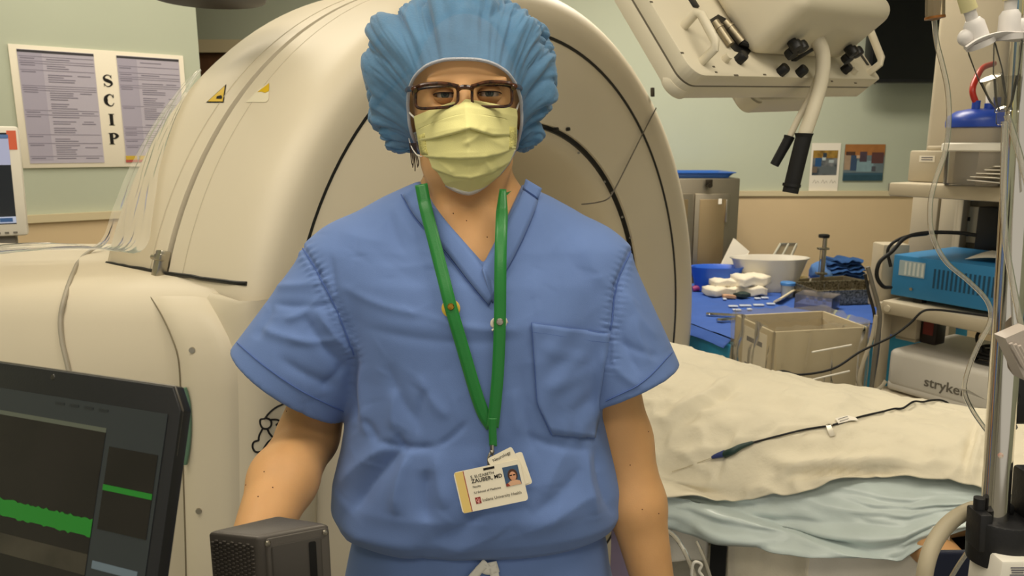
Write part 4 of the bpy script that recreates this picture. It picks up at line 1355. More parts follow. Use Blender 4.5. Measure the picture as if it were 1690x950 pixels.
# ---- lanyard with pins and identity card
lan = thing('lanyard', 'green ribbon lanyard hanging from the neck of the person in scrubs', 'lanyard', tuple(at(812, 705, 0.87)))
M_LAN = mat('green_satin', '#0e7429', 0.35, bump=0.1, bscale=700, sheen=0.3)
_v, _f = [], []
for o_ in (body, top, B1, B2):
    k_ = len(_v)
    _v += [v.co.copy() for v in o_.data.vertices]; _f += [tuple(i + k_ for i in p.vertices) for p in o_.data.polygons]
BVN = BVHTree.FromPolygons(_v, _f)
RIB = []
rib_y = lambda x, y: min(((q[0] - x) ** 2 + (q[1] - y) ** 2, q[2]) for q in RIB)[1]
def ribbon(path, w, off, name, par, m, tap=None):
    """stays at or in front of the cloth, smoothed so that it hangs straight over small folds"""
    PP = catmull([(x, y, 0) for x, y in path], 12)
    Ys = []
    for p in PP:
        ds = [hit(BVN, p.x + dx, p.y, 0) for dx in (-w / 2, 0, w / 2)]
        ds = [q.y for q in ds if q is not None]
        Ys.append(min(ds) if ds else 0.9)
    Ys = np.array(Ys)
    mn = np.array([Ys[max(0, i - 7):i + 8].min() for i in range(len(Ys))])
    Yf = np.array([mn[max(0, i - 8):i + 9].mean() for i in range(len(Ys))]) - off + 0.002
    for p, y_ in zip(PP, Yf): RIB.append((p.x, p.y, y_))
    rows = []
    for i, p in enumerate(PP):
        d = (PP[min(i + 1, len(PP) - 1)] - PP[max(i - 1, 0)]).normalized()
        s = Vector((-d.y, d.x, 0))
        ww = w * (tap(i / (len(PP) - 1)) if tap else 1)
        rows.append([at(p.x + s.x * ww * k, p.y + s.y * ww * k, Yf[i]) for k in (-0.5, -0.17, 0.17, 0.5)])
    return solidify(MB().grid(rows).build(name, m, par), 0.0012, 0)
ribbon([(695, 304), (703, 345), (715, 392), (731, 455), (745, 510), (764, 575), (783, 640), (797, 680), (812, 704)], 21, 0.006, 'ribbon', lan, M_LAN)
ribbon([(830, 312), (828, 360), (826, 430), (825, 530), (822, 610), (817, 670), (813, 705)], 20, 0.0085, 'ribbon', lan, M_LAN, lambda t: 0.55 + 0.45 * min(1, t * 7))
solidify(MB().grid([[Vector((PX + 0.066 * math.cos(t), 1.035 + 0.062 * math.sin(t), 1.437 + 0.010 * math.sin(t) + d)) for d in (0.007, -0.007)] for t in [math.radians(a) for a in range(-50, 231, 14)]]).build('ribbon_collar', M_LAN, lan), 0.0012)
ribbon([(813, 690), (813, 712), (814, 736)], 13, 0.010, 'ribbon_end', lan, M_LAN)
yb = hit(BVN, 812, 735, 0).y - 0.012
mt = MB()
mt.tube([at(812, 734, yb), at(812, 742, yb - 0.002)], 0.0028, 8).sphere(at(812, 745, yb - 0.002), 0.0034, 10, 8)
mt.tube([at(809, 748, yb - .002), at(806, 757, yb - .004), at(807, 768, yb - .004), at(811, 772, yb - .003), at(815, 764, yb - .003), at(814, 752, yb - .002)], 0.0016, 8, closed=True)
mt.build('swivel_hook', M_STEEL, lan)
MB().box(at(814, 762, yb - 0.001), (0.007, 0.003, 0.010), 0.001).build('hook_clasp', M_BLACK, lan)
# pins
py_ = rib_y(744, 507) - 0.0008
pin = thing('button_pin', 'round yellow pin on the left strand of the green lanyard', 'pin', tuple(at(742, 508, py_)))
MB().lathe([(0.0005, 0.0022), (0.007, 0.0018), (0.0110, 0.0006), (0.0116, -0.0008), (0.0005, -0.001)], 28, M=frame(at(744, 509, py_ + 0.0042), (1, 0, 0), (0, 0, 1), (0, -1, 0))).build('pin_disc', mat('pin_yellow', '#d9b948', 0.35), pin)
MB().lathe([(0.0005, 0.0022), (0.0035, 0.0018), (0.0045, 0.0), (0.0005, -0.001)], 18, M=frame(at(744, 506, py_ - 0.0008), (1, 0, 0), (0, 0, 1), (0, -1, 0))).build('pin_clutch', mat('pin_gold', '#b08a35', 0.25, 1.0), pin)
py2 = rib_y(825, 531) + 0.0035
pin2 = thing('ribbon_pin', 'small white awareness ribbon pin on the right strand of the green lanyard', 'pin', tuple(at(824, 532, py2)))
MB().tube([at(812, 545, py2), at(826, 534, py2 + .001), at(834, 526, py2 + .001), at(832, 538, py2), at(822, 526, py2 - .001), at(813, 530, py2), at(815, 538, py2), at(838, 530, py2 + .002)], 0.0022, 6, flat=0.6).build('pin_ribbon', mat('pin_white', '#ddd5c2', 0.4), pin2)
MB().lathe([(0.0005, 0.002), (0.0036, 0.0016), (0.0046, 0.0), (0.0005, -0.001)], 18, M=frame(at(825, 531, py2 - 0.0045), (1, 0, 0), (0, 0, 1), (0, -1, 0))).build('pin_clutch', M_STEEL, pin2)
# identity card (a second card shows behind it)
yc = min(hit(BVN, x, y, 0).y for (x, y) in ((750, 785), (860, 760), (866, 825), (762, 845), (808, 800))) - 0.010
yt = yc
pTL, pTR, pBL = at(748, 780, yt), at(857, 757, yt), at(760, 848, yt - 0.006)
cx_ = (pTR - pTL).normalized(); cy_ = (pTL - pBL).normalized()
cn = cx_.cross(cy_).normalized(); cy_ = cn.cross(cx_)
cw, chh = (pTR - pTL).length, (pTL - pBL).length
badge = thing('identity_card', 'white identity card with portrait photo hanging from the green lanyard', 'identity card', tuple(pBL))
CM = frame(pTL, cx_, cy_, cn)
def rrect(x0, y0, x1, y1, r, n=5):
    out = []
    for (cx, cy, a) in ((x1 - r, y1 - r, 0), (x0 + r, y1 - r, 90), (x0 + r, y0 + r, 180), (x1 - r, y0 + r, 270)):
        out += [(cx + r * math.cos(math.radians(a + 90 * k / n)), cy + r * math.sin(math.radians(a + 90 * k / n))) for k in range(n + 1)]
    return out
M_CARD = mat('card_white', '#efe6cf', 0.3)
MB().prism(rrect(0, -chh, cw, 0, 0.004), -0.0008, 0.0).build('card', M_CARD, badge, M=CM, angle=30)
R2 = CM @ Matrix.Translation((cw * 0.74, -chh * 0.06, -0.002)) @ Matrix.Rotation(math.radians(15), 4, 'Z')
MB().prism(rrect(-0.014, -0.035, 0.020, 0.015, 0.003), -0.0008, 0.0).build('rear_card', M_CARD, badge, M=R2, angle=30)
text_mesh('rear_card_text', 'Neurology', 0.0056, R2 @ Matrix.Translation((0.0035, 0.0095, 0.0002)), M_INK, badge, depth=0.0001)
R3 = CM @ Matrix.Translation((cw * 0.75, -chh * 0.14, -0.0035)) @ Matrix.Rotation(math.radians(6), 4, 'Z')
MB().prism(rrect(-0.005, -0.030, 0.027, 0.012, 0.003), -0.0008, 0.0).build('rear_card', M_CARD, badge, M=R3, angle=30)
MB().box((0.0065, -chh / 2, 0.0001), (0.010, chh * 0.985, 0.0002)).build('card_yellow_band', mat('card_yellow', '#e6c97a', 0.4), badge, M=CM, smooth=False)
MB().box((0.0122, -chh / 2, 0.00015), (0.0010, chh * 0.98, 0.0002)).build('card_red_line', mat('card_red', '#a5432b', 0.4), badge, M=CM, smooth=False)
tx = lambda s, x, y, sz, nm, b=0.0: text_mesh(nm, s, sz, CM @ Matrix.Translation((x, y, 0.0003)), M_INK, badge, 'LEFT', 0.0001, b)
tx('E. ELIZABETH', 0.0195, -0.0100, 0.0050, 'card_text')
tx('ZAUBER, MD', 0.0195, -0.0156, 0.0068, 'card_text', 0.00012)
tx('Faculty', 0.0195, -0.0225, 0.0036, 'card_text')
tx('IU School of Medicine', 0.0195, -0.0300, 0.0038, 'card_text')
text_mesh('card_text', 'Indiana University Health', 0.0054, CM @ Matrix.Translation((0.0275, -0.0412, 0.0003)), mat('card_grey_ink', '#5b5448', 0.6), badge, 'LEFT', 0.0001, 0, 0.9)
e0 = MB().box((0.0226, -0.0402, 0.0002), (0.0068, 0.0082, 0.0003)).build('card_emblem', mat('emblem_red', '#8e2f2b', 0.4), badge, M=CM, smooth=False)
em = MB()
em.box((0.0226, -0.0402, 0.0004), (0.0008, 0.0062, 0.0002)).box((0.0226, -0.0432, 0.0004), (0.0026, 0.0008, 0.0002)).tube([(0.0207, -0.0382, 0.0004), (0.0207, -0.0405, 0.0004), (0.0216, -0.0416, 0.0004), (0.0226, -0.0418, 0.0004), (0.0236, -0.0416, 0.0004), (0.0245, -0.0405, 0.0004), (0.0245, -0.0382, 0.0004)], 0.0004, 5)
em.build('emblem_trident', mat('emblem_pink', '#e9a7a0', 0.4), e0, M=CM)
ph = MB().box((cw * 0.84, -0.0185, 0.0002), (0.0195, 0.0245, 0.0003)).build('portrait_photo', mat('photo_blue', '#3e5878', 0.4), badge, M=CM, smooth=False)
pm = lambda c, r, m_, nm, z: MB().sphere((cw * 0.84 + c[0], -0.0185 + c[1], z), (r[0], r[1], 0.0002), 18, 8).build(nm, m_, ph, M=CM)
pm((0.001, 0.0005), (0.0062, 0.0080), mat('photo_hair', '#4a2c1c', 0.5), 'photo_hair', 0.0004)
pm((0.001, -0.0005), (0.0042, 0.0058), mat('photo_skin', '#d39a78', 0.5), 'photo_face', 0.0006)
MB().prism([(cw * .84 - .0085, -.0306), (cw * .84 + .0095, -.0306), (cw * .84 + .0085, -.0262), (cw * .84 + .004, -.0243), (cw * .84 - .003, -.0243), (cw * .84 - .007, -.027)], 0.0004, 0.0006).build('photo_shoulders', mat('photo_skin2', '#d9ab88', 0.5), ph, M=CM, smooth=False)
MB().prism([(cw * .84 - .0095, -.0306), (cw * .84 - .0045, -.0306), (cw * .84 - .007, -.0262), (cw * .84 - .0095, -.0275)], 0.0006, 0.0008).build('photo_garment', mat('photo_red', '#8e3a2c', 0.5), ph, M=CM, smooth=False)
MB().box((cw * .84 - .0012, -.0176, .0009), (.0030, .0014, .0002)).box((cw * .84 + .0030, -.0176, .0009), (.0030, .0014, .0002)).build('photo_glasses', M_INK, ph, M=CM, smooth=False)
MB().box((cw * 0.53, -0.0035, 0.0002), (0.014, 0.0028, 0.0003), 0.0).build('card_slot', M_INK, badge, M=CM, smooth=False)

# ------------------------------------------------------------------ equipment cart, laptop and box in the left foreground
cart = thing('laptop_cart', 'grey cart carrying the laptop and the dark box in the left foreground', 'cart', (-0.42, 0.45, FLOOR))
M_CARTG = mat('cart_grey', '#6f6d68', 0.5)
MB().box((-0.40, 0.36, 1.045), (0.60, 0.44, 0.03), 0.008).build('cart_top', M_CARTG, cart)
MB().box((-0.30, 0.655, 0.925), (0.42, 0.15, 0.02), 0.006).build('cart_shelf', M_CARTG, cart)
for x in (-0.66, -0.14):
    for y in (0.19, 0.53):
        MB().box((x, y, (1.03 + FLOOR + 0.06) / 2), (0.03, 0.03, 1.03 - FLOOR - 0.06), 0.004).build('cart_leg', M_CARTG, cart)
        MB().lathe([(0.001, -0.012), (0.028, -0.012), (0.03, -0.006), (0.03, 0.006), (0.028, 0.012), (0.001, 0.012)], 20, M=frame((x, y, FLOOR + 0.03), (0, 1, 0), (0, 0, 1), (1, 0, 0))).build('caster', M_RUBBER, cart)
    MB().box((x, 0.57, 0.97), (0.025, 0.06, 0.13), 0.004).build('shelf_bracket', M_CARTG, cart)

lap = thing('laptop', 'open black laptop with green traces on a dim screen in the left foreground', 'laptop', (-0.42, 0.40, 1.06))
LTR = at(303, 641, 0.55); lxd = Vector((0.938, -0.346, 0)).normalized()
ldn = Vector((-0.014, -0.039, -0.136)).normalized()
ldn = (ldn - lxd * ldn.dot(lxd)).normalized()
lnn = ldn.cross(lxd).normalized()
if lnn.y > 0: lnn = -lnn
def lpt(px, py, off=0.0):
    d = ray(px, py); O = Vector((0, 0, CAMH))
    k = (LTR + lnn * off - O).dot(lnn) / d.dot(lnn)
    return O + d * k
LMx = frame(LTR, lxd, -ldn, lnn)       # local x right, y up, z towards the viewer; origin at the top right corner
LI = LMx.inverted()
lw, lh = 0.36, (LTR.z - 1.066) / abs(ldn.z)
M_LAP = mat('laptop_black', '#17181a', 0.42, bump=0.05, bscale=500)
c = 0.011
poly = [(-lw, -lh), (0, -lh), (0, -c * 1.6), (-c, 0), (-lw + c, 0), (-lw, -c)]
MB().prism(poly, -0.012, 0.0, 0.0012, 2).build('lid', M_LAP, lap, M=LMx)
MB().tube([(-lw, 0.0, -0.003), (-c, 0.0, -0.003), (-0.001, -c * 1.5, -0.003), (-0.001, -lh * 0.2, -0.003)], 0.0011, 6, smooth=False, M=LMx).build('lid_trim', mat('lid_trim', '#4b463d', 0.35), lap)
def spoly(pts, off, name, m, par):
    V = [lpt(x, y, off) for (x, y) in pts]
    return mesh_obj(name, V, [tuple(range(len(V)))], m, par, smooth=False)
def lquad(x0, y0, x1, y1, off, name, m, par):
    return MB().box(((x0 + x1) / 2, (y0 + y1) / 2, off), (abs(x1 - x0), abs(y1 - y0), 0.0003)).build(name, m, par, smooth=False, M=LMx)
loc = lambda px, py: LI @ lpt(px, py)
M_SCRG = mat('screen_grey', '#2a2e30', 0.22, emit=0.16)
M_SCRD = mat('screen_dark', '#1a1615', 0.22, emit=0.06, var=0.25, vscale=14)
M_SCRN = mat('screen_green', '#1c6a20', 0.3, emit=0.25)
tr = loc(278, 683)
br_ = loc(236, 948)
SX1, SY1 = tr.x, tr.y
scr = lquad(-lw + 0.02, -lh + 0.03, SX1, SY1, 0.0006, 'screen', M_SCRG, lap)
a1 = loc(180, 714); a2 = loc(138, 948)
bx = (a1.x + a2.x) / 2
lquad(-lw + 0.02, -lh + 0.06, bx, a1.y, 0.0010, 'scan_window', M_SCRD, scr)
lquad(-lw + 0.02, a1.y, bx, a1.y + 0.0035, 0.0010, 'window_bar', mat('screen_bar', '#4d5146', 0.25, emit=0.2), scr)
# broad green trace with a ragged edge
g1, g2 = loc(80, 836), loc(120, 872)
rg = random.Random(11)
n = 90
up = []; dn = []
yA = loc(157, 858).y; yB = loc(150, 884).y
for i in range(n + 1):
    x = -lw + 0.02 + (bx + lw - 0.02) * i / n
    up.append((x, yA + rg.uniform(0, 0.0016) * (rg.random() < 0.5), 0.0014)); dn.append((x, yB - rg.uniform(0, 0.0016) * (rg.random() < 0.5), 0.0014))
MB().grid([up, dn], flip=True).build('green_trace', M_SCRN, scr, smooth=False, M=LMx)
b1, b2 = loc(184, 736), loc(240, 891)
bxl = (loc(184, 736).x + loc(161, 866).x) / 2; bxr = (loc(264, 753).x + loc(241, 890).x) / 2
lquad(bxl, loc(241, 890).y, bxr, loc(225, 744).y, 0.0010, 'preview_window', M_SCRD, scr)
yg = loc(212, 811).y
lquad(bxl, yg - 0.0022, bxr, yg + 0.0022, 0.0014, 'green_trace', M_SCRN, scr)
lquad(bxl, loc(200, 940).y - 0.004, bxr - 0.004, loc(200, 940).y + 0.002, 0.0010, 'status_field', mat('screen_field', '#59666e', 0.25, emit=0.2), scr)
# haze of the tissue image below the trace
lquad(-lw + 0.02, yB - 0.030, bx, yB - 0.014, 0.0012, 'image_haze', mat('screen_haze', '#37332b', 0.25, emit=0.06, var=0.3, vscale=20), scr)
for k in range(4):
    x = -0.13 + k * 0.016
    lquad(x, SY1 - 0.006, x + 0.010, SY1 - 0.004, 0.0010, 'menu_word', mat('screen_word', '#23272a', 0.4), scr)
wc = loc(87, 622)
MB().lathe([(0.0002, 0.0004), (0.0022, 0.0004), (0.0026, 0.0)], 16, M=LMx @ Matrix.Translation((wc.x, wc.y, 0))).build('webcam', mat('webcam_glass', '#2f2d28', 0.15), lap)
hx = LMx @ Vector((-lw / 2, -lh, -0.006))
bdir = Vector((lnn.x, lnn.y, 0)).normalized()
KM = frame((hx.x, hx.y, 1.061), lxd, (0, 0, 1), bdir)
MB().box((0, 0.0095, 0.12), (lw, 0.017, 0.24), 0.004).build('keyboard_base', M_LAP, lap, M=KM)
for r in range(5):
    for k in range(13):
        MB().box((-lw / 2 + 0.03 + k * 0.0246, 0.0195, 0.035 + r * 0.021), (0.019, 0.004, 0.017), 0.001).build('key', M_BLACK, lap, M=KM)

# dark ribbed box
dv = thing('device_box', 'dark grey metal box with black slot beside the forearm of the person', 'device', tuple(at_z(440, 880, 0.935)))
M_GUN = mat('gunmetal', '#57524c', 0.42, 0.35, bump=0.08, bscale=600)
DZ = 1.1265
qa, qb, qc, qd = at_z(424, 886, DZ), at_z(341, 876, DZ), at_z(545, 863, DZ), at_z(459, 849, DZ)
DB = 0.936
MB().prism([(qa.x, qa.y), (qc.x, qc.y), (qd.x, qd.y), (qb.x, qb.y)], DB, DZ, 0.004, 3).build('box_body', M_GUN, dv)
fx = (qc - qa); fl_ = fx.length; fx.normalize(); fn = Vector((fx.y, -fx.x, 0))
FM = frame((qa.x, qa.y, DB), fx, (0, 0, 1), fn)
hh = DZ - DB
MB().prism(rrect(0.007, 0.01, fl_ - 0.002, hh - 0.003, 0.004), 0.0, 0.0025, 0.0008).build('front_plate', M_GUN, dv, M=FM)
MB().prism(rrect(0.012, 0.03, fl_ - 0.010, hh - 0.011, 0.003), 0.0025, 0.0034, 0.0004).build('front_panel', mat('gunmetal_dark', '#4b4742', 0.45, 0.35), dv, M=FM)
sx = fl_ * 0.73
MB().prism(rrect(sx - 0.0035, 0.05, sx + 0.0035, hh - 0.014, 0.0015), 0.0034, 0.0042).build('slot', M_BLACK, dv, M=FM)
for x in (0.0095, fl_ - 0.006):
    MB().lathe([(0.0002, 0.0018), (0.0024, 0.0016), (0.0030, 0.0)], 14, M=FM @ Matrix.Translation((x, hh - 0.0075, 0.0025))).build('screw', M_STEEL, dv)
sx_ = (qb - qa); sl_ = sx_.length; sx_.normalize(); sn = Vector((-sx_.y, sx_.x, 0))
if sn.y > 0: sn = -sn
SM = frame((qb.x, qb.y, DB), -sx_, (0, 0, 1), sn)
mg = MB()
for i in range(40):       # ribbed weave pressed into the side
    for j in range(11):
        z = 0.012 + i * 0.0044
        x = 0.006 + j * (sl_ - 0.012) / 10
        if z < hh - 0.010:
            mg.box((x, z + (j % 2) * 0.0022, 0.0003), (0.0042, 0.0026, 0.0022), 0.0006, 1)
wv = mg.build('side_weave', mat('weave_dark', '#47423c', 0.45, 0.35), dv, M=SM)
tag(wv, kind='stuff')

# ------------------------------------------------------------------ operating bed, draped patient, sheets
BO = Vector((0.10, 2.06, 0)); BA = Vector((GN.x, GN.y, 0)).normalized(); BW = Vector((BA.y * -1, BA.x, 0))
def bp(a, w, z): return Vector((BO.x + BA.x * a + BW.x * w, BO.y + BA.y * a + BW.y * w, z))
BM = frame((BO.x, BO.y, 0), BA, BW, (0, 0, 1))
bed = thing('operating_table', 'operating table with black pad under the cream sheet and patient', 'operating table', (bp(0.8, 0, 0).x, bp(0.8, 0, 0).y, FLOOR))
MB().box((0.70, 0, 0.715), (2.1, 0.44, 0.09), 0.02, M=BM).build('mattress', mat('black_vinyl', '#15151a', 0.45), bed)
MB().box((0.70, 0, 0.645), (2.1, 0.42, 0.05), 0.01, M=BM).build('table_frame', M_STEEL, bed)
for s in (-1, 1):
    MB().box((0.70, s * 0.218, 0.645), (1.9, 0.012, 0.03), 0.002, M=BM).build('side_rail', M_STEEL, bed)
MB().box((1.05, 0, 0.30), (0.35, 0.28, 0.66), 0.03, M=BM).build('column', M_STEEL, bed)
MB().box((1.0, 0, FLOOR + 0.06), (0.9, 0.5, 0.12), 0.03, M=BM).build('base', M_GREY, bed)
# patient lying under the sheet (only a bare forearm shows at the right end)
pt = thing('person', 'patient lying under the cream sheet with a bare forearm near the pole', 'person', tuple(bp(0.8, 0, 0.76)))
lo = [min(bp(a, w, 0)[i] for a in (-0.2, 1.6) for w in (-0.45, 0.3)) for i in (0, 1)]
hi = [max(bp(a, w, 0)[i] for a in (-0.2, 1.6) for w in (-0.45, 0.3)) for i in (0, 1)]
PB = SDF((lo[0], lo[1], 0.70), (hi[0], hi[1], 1.0), 0.011)
bc = lambda a, w, z, a2, w2, z2, r, r2, k=0.03: PB.cone(bp(a, w, z), bp(a2, w2, z2), r, r2, k)
bc(0.05, -0.05, 0.835, 0.55, -0.06, 0.84, 0.075, 0.085); bc(0.05, 0.08, 0.835, 0.55, 0.07, 0.84, 0.075, 0.085)
bc(0.55, -0.07, 0.84, 1.05, -0.06, 0.84, 0.085, 0.085); bc(0.55, 0.07, 0.84, 1.05, 0.06, 0.84, 0.085, 0.085)
bc(1.05, 0, 0.85, 1.22, 0, 0.85, 0.09, 0.06)
bc(1.22, 0, 0.86, 1.40, 0, 0.87, 0.08, 0.085)
bc(1.05, -0.12, 0.82, 0.99, -0.20, 0.80, 0.05, 0.042)
fa, fb_ = bp(0.99, -0.20, 0.80), bp(1.13, -0.318, 0.765)
PB.cone(fa, fb_, 0.042, 0.030, 0.02)
P, Q = PB.skin(2)
np_mesh('patient_body', P, Q, M_SKIN, pt)

M_SHEET = mat('cream_sheet', '#dcd3bb', 0.9, bump=0.55, bscale=48, var=0.03, vscale=9, sheen=0.15, spec=0.15)
M_PAD = mat('blue_pad_plastic', '#c0ccc9', 0.3, var=0.06, vscale=12, bump=0.25, bscale=26, stretch=(1, 1, 2.5))
def z_at(X, Y, py):
    v = (475 - py) / FPX
    return CAMH + Y * math.tan(math.atan(v) - PITCH)
def px_of(X, Y, z):
    f = Y * CP - (z - CAMH) * SP
    return 845 + FPX * X / f
SE = [(900, 826), (1000, 828), (1095, 831), (1230, 836), (1330, 826), (1400, 801), (1440, 793), (1520, 800), (1600, 815), (1680, 835), (1760, 900), (1900, 1050), (2200, 1400)]
PE = [(900, 845), (1000, 852), (1095, 868), (1190, 895), (1360, 914), (1470, 921), (1540, 902), (1590, 872), (1650, 860), (1720, 900), (1800, 1000), (2000, 1250), (2300, 1600)]
def edge_z(a, w, E_):
    p = bp(a, w, 0)
    z = 0.75
    for _ in range(4):
        x = px_of(p.x, p.y, z)
        z = z_at(p.x, p.y, float(np.interp(x, [q[0] for q in E_], [q[1] for q in E_])))
    return z
def mound(a, w):
    zt = float(np.interp(a, [-0.3, 0.15, 0.36, 0.55, 0.75, 0.9, 1.1, 1.3, 1.6], [0.95, 0.955, 0.972, 0.948, 0.945, 0.944, 0.945, 0.96, 0.96]))
    wc = float(np.interp(a, [-0.3, 0.3, 0.8, 1.6], [0.03, 0.02, 0.0, 0.0]))
    q = abs(w - wc) / 0.285
    return 0.775 + (zt - 0.775) * max(0.0, 1 - q ** 2.6) ** 0.75
NA, NW = 230, 130
def drop_path(a, low):
    """cross-section of the mound from the far side over the body and down the near side of the table"""
    P_ = [(0.335, 0.60 + 0.155 * k / 8) for k in range(8)]
    P_ += [(0.33 - 0.645 * k / 70, mound(a, 0.33 - 0.645 * k / 70)) for k in range(71)]
    P_ += [(-0.315 - 0.03 * min(1, k / 6) - 0.008 * math.sin(a * 21) * k / 30, 0.775 - 0.30 * k / 60) for k in range(1, 61)]
    return P_
def end_index(a, E_):
    P_ = drop_path(a, 0)
    ex, ey = [q[0] for q in E_], [q[1] for q in E_]
    for k in range(len(P_) - 1, 8, -1):
        w, z = P_[k]
        p = bp(a, w, z)
        f = p.y * CP - (z - CAMH) * SP; u = p.y * SP + (z - CAMH) * CP
        if 475 - FPX * u / f <= float(np.interp(845 + FPX * p.x / f, ex, ey)):
            return k
    return 9
def cut_paths(A_, E_, w_start, inset, n, win):
    """the cross-sections at the stations A_, each ended where the photograph shows the cloth edge"""
    ends = np.array([end_index(a, E_) for a in A_], float)
    ends = np.array([ends[max(0, i - win):i + win + 1].mean() for i in range(len(ends))])
    out = []
    for a, e in zip(A_, ends):
        P_ = np.array(drop_path(a, 0))
        k = int(e)
        last = P_[k] + (P_[min(k + 1, len(P_) - 1)] - P_[k]) * (e - k)
        P_ = np.vstack([P_[:k + 1], last])
        P_ = P_[P_[:, 0] <= max(w_start, last[0] + 0.03)]
        if len(P_) < 2: P_ = np.vstack([P_[-1] + np.array([0.02, 0]), P_])
        P_ = P_ + np.array([inset, -inset])
        d = np.r_[0, np.cumsum(np.hypot(np.diff(P_[:, 0]), np.diff(P_[:, 1])))]
        t = np.linspace(0, d[-1], n + 1)
        out.append((np.interp(t, d, P_[:, 0]), np.interp(t, d, P_[:, 1])))
    return out
NA = 400
SH = np.zeros((NA + 1, NW + 1, 3))
ST = [-0.25 + 1.95 * i / NA for i in range(NA + 1)]
for i, (ww, zz) in enumerate(cut_paths(ST, SE, 1.0, 0.0, NW, 4)):
    for j in range(NW + 1):
        SH[i, j] = bp(ST[i], ww[j], zz[j])
SP_ = SH.reshape(-1, 3)
idx = lambda i, j: i * (NW + 1) + j
Qs = np.array([(idx(i, j), idx(i + 1, j), idx(i + 1, j + 1), idx(i, j + 1)) for i in range(NA) for j in range(NW)])
for _ in range(4):
    SP_ = relax_pts(SP_, Qs, 0.5)
Ns = normals(SP_, Qs)
if Ns[:, 2].mean() < 0: Qs = Qs[:, ::-1]; Ns = -Ns
U_, V_ = to_px(SP_)
SF = [(1090, 700, 1225, 628, 9, 10), (1110, 715, 1225, 645, 9, -7), (1160, 640, 1110, 690, 10, 4), (1300, 788, 1500, 783, 6, -16), (1280, 772, 1500, 768, 10, 14), (1330, 796, 1480, 792, 6, 6), (1250, 800, 1330, 775, 10, 6),
      (1195, 780, 1235, 690, 7, 5), (1180, 800, 1215, 720, 7, -4), (1240, 720, 1300, 690, 12, 3), (1320, 740, 1420, 720, 12, 3), (1400, 730, 1530, 700, 14, -3), (1520, 760, 1600, 740, 10, 5),
      (1590, 790, 1610, 710, 8, -8), (1600, 800, 1622, 700, 8, 7), (1560, 800, 1600, 770, 8, 4), (1440, 760, 1600, 780, 10, 4), (1120, 760, 1180, 740, 10, 4), (1130, 800, 1300, 810, 10, 3), (1090, 810, 1200, 818, 7, -4), (1150, 690, 1200, 670, 8, 3), (1250, 650, 1400, 690, 14, 3)]
D = np.zeros(len(SP_))
for (x0, y0, x1, y1, w, amp) in SF:
    dx, dy = x1 - x0, y1 - y0
    t = np.clip(((U_ - x0) * dx + (V_ - y0) * dy) / (dx * dx + dy * dy), 0, 1)
    q = np.hypot(U_ - x0 - t * dx, V_ - y0 - t * dy)
    D += amp * 0.0014 * np.clip(1.15 - (2 * np.abs(t - 0.5)) ** 3, 0.15, 1) * (0.6 * np.exp(-(q / w) ** 2) + 0.4 * np.exp(-q / (w * 0.6)))
X_, Y_, Z_ = SP_[:, 0], SP_[:, 1], SP_[:, 2]
D += vnoise(X_ * 14, Y_ * 14, Z_ * 14) * 0.007 + vnoise(X_ * 40 + Y_ * 20, Y_ * 36, Z_ * 30) * 0.0026
rid = 1 - np.abs(vnoise(X_ * 16 + Y_ * 22, Y_ * 12 - X_ * 9, Z_ * 20 + 5))
D += (rid ** 5 - 0.2) * 0.0065
rk = random.Random(5)
for _ in range(170):
    x0, y0 = rk.uniform(1060, 1640), rk.uniform(600, 820)
    a0 = rk.choice((-0.5, 0.15, -1.0, 0.6, -0.2)) + rk.uniform(-0.3, 0.3)
    L = rk.uniform(20, 70)
    dx, dy = L * math.cos(a0), L * math.sin(a0)
    near = (np.abs(U_ - x0 - dx / 2) < L) & (np.abs(V_ - y0 - dy / 2) < L)
    u1, v1 = U_[near], V_[near]
    t = np.clip(((u1 - x0) * dx + (v1 - y0) * dy) / (L * L), 0, 1)
    q = np.hypot(u1 - x0 - t * dx, v1 - y0 - t * dy)
    D[near] += rk.uniform(1.0, 2.6) * 0.001 * rk.choice((-1, 1)) * np.sin(math.pi * np.clip(t, 0.03, 0.97)) * np.exp(-q / 4.5)
D += 0.012
SP_ = SP_ + Ns * D[:, None]
sheet = np_mesh('bed_sheet', SP_, Qs, M_SHEET)
tag(sheet, 'crumpled cream cotton sheet covering the patient on the operating table', 'bed sheet')
solidify(sheet, 0.002)

# light blue pad hanging below the sheet edge
rows = []
ST = [-0.2 + 1.75 * i / 239 for i in range(240)]
for a, (ww, zz) in zip(ST, cut_paths(ST, PE, -0.16, 0.006, 44, 6)):
    row = []
    for j in range(45):
        k = j / 44
        n1 = 0.010 * math.sin(a * 14 + k * 5) + 0.010 * float(vnoise(a * 7, k * 7 + a * 2, 1.7)) + 0.008 * float(vnoise(a * 16 - k * 4, k * 13, 9.1))
        hor = 0.007 * math.sin(k * 24 + a * 5 + 2 * math.sin(a * 9)) + 0.005 * math.sin(k * 41 - a * 8) + 0.006 * float(vnoise(a * 22 + k * 9, k * 18 - a * 6, 4.4))
        e = max(0.0, min(1.0, (k - 0.25) / 0.35))
        row.append(bp(a, ww[j] - abs(n1 + hor) * e * 0.9 - 0.002 * e, zz[j]))
    rows.append(row)
tag(solidify(MB().grid(rows).build('underpad', M_PAD, angle=180), 0.002), 'pale blue plastic underpad hanging out below the cream sheet', 'underpad')

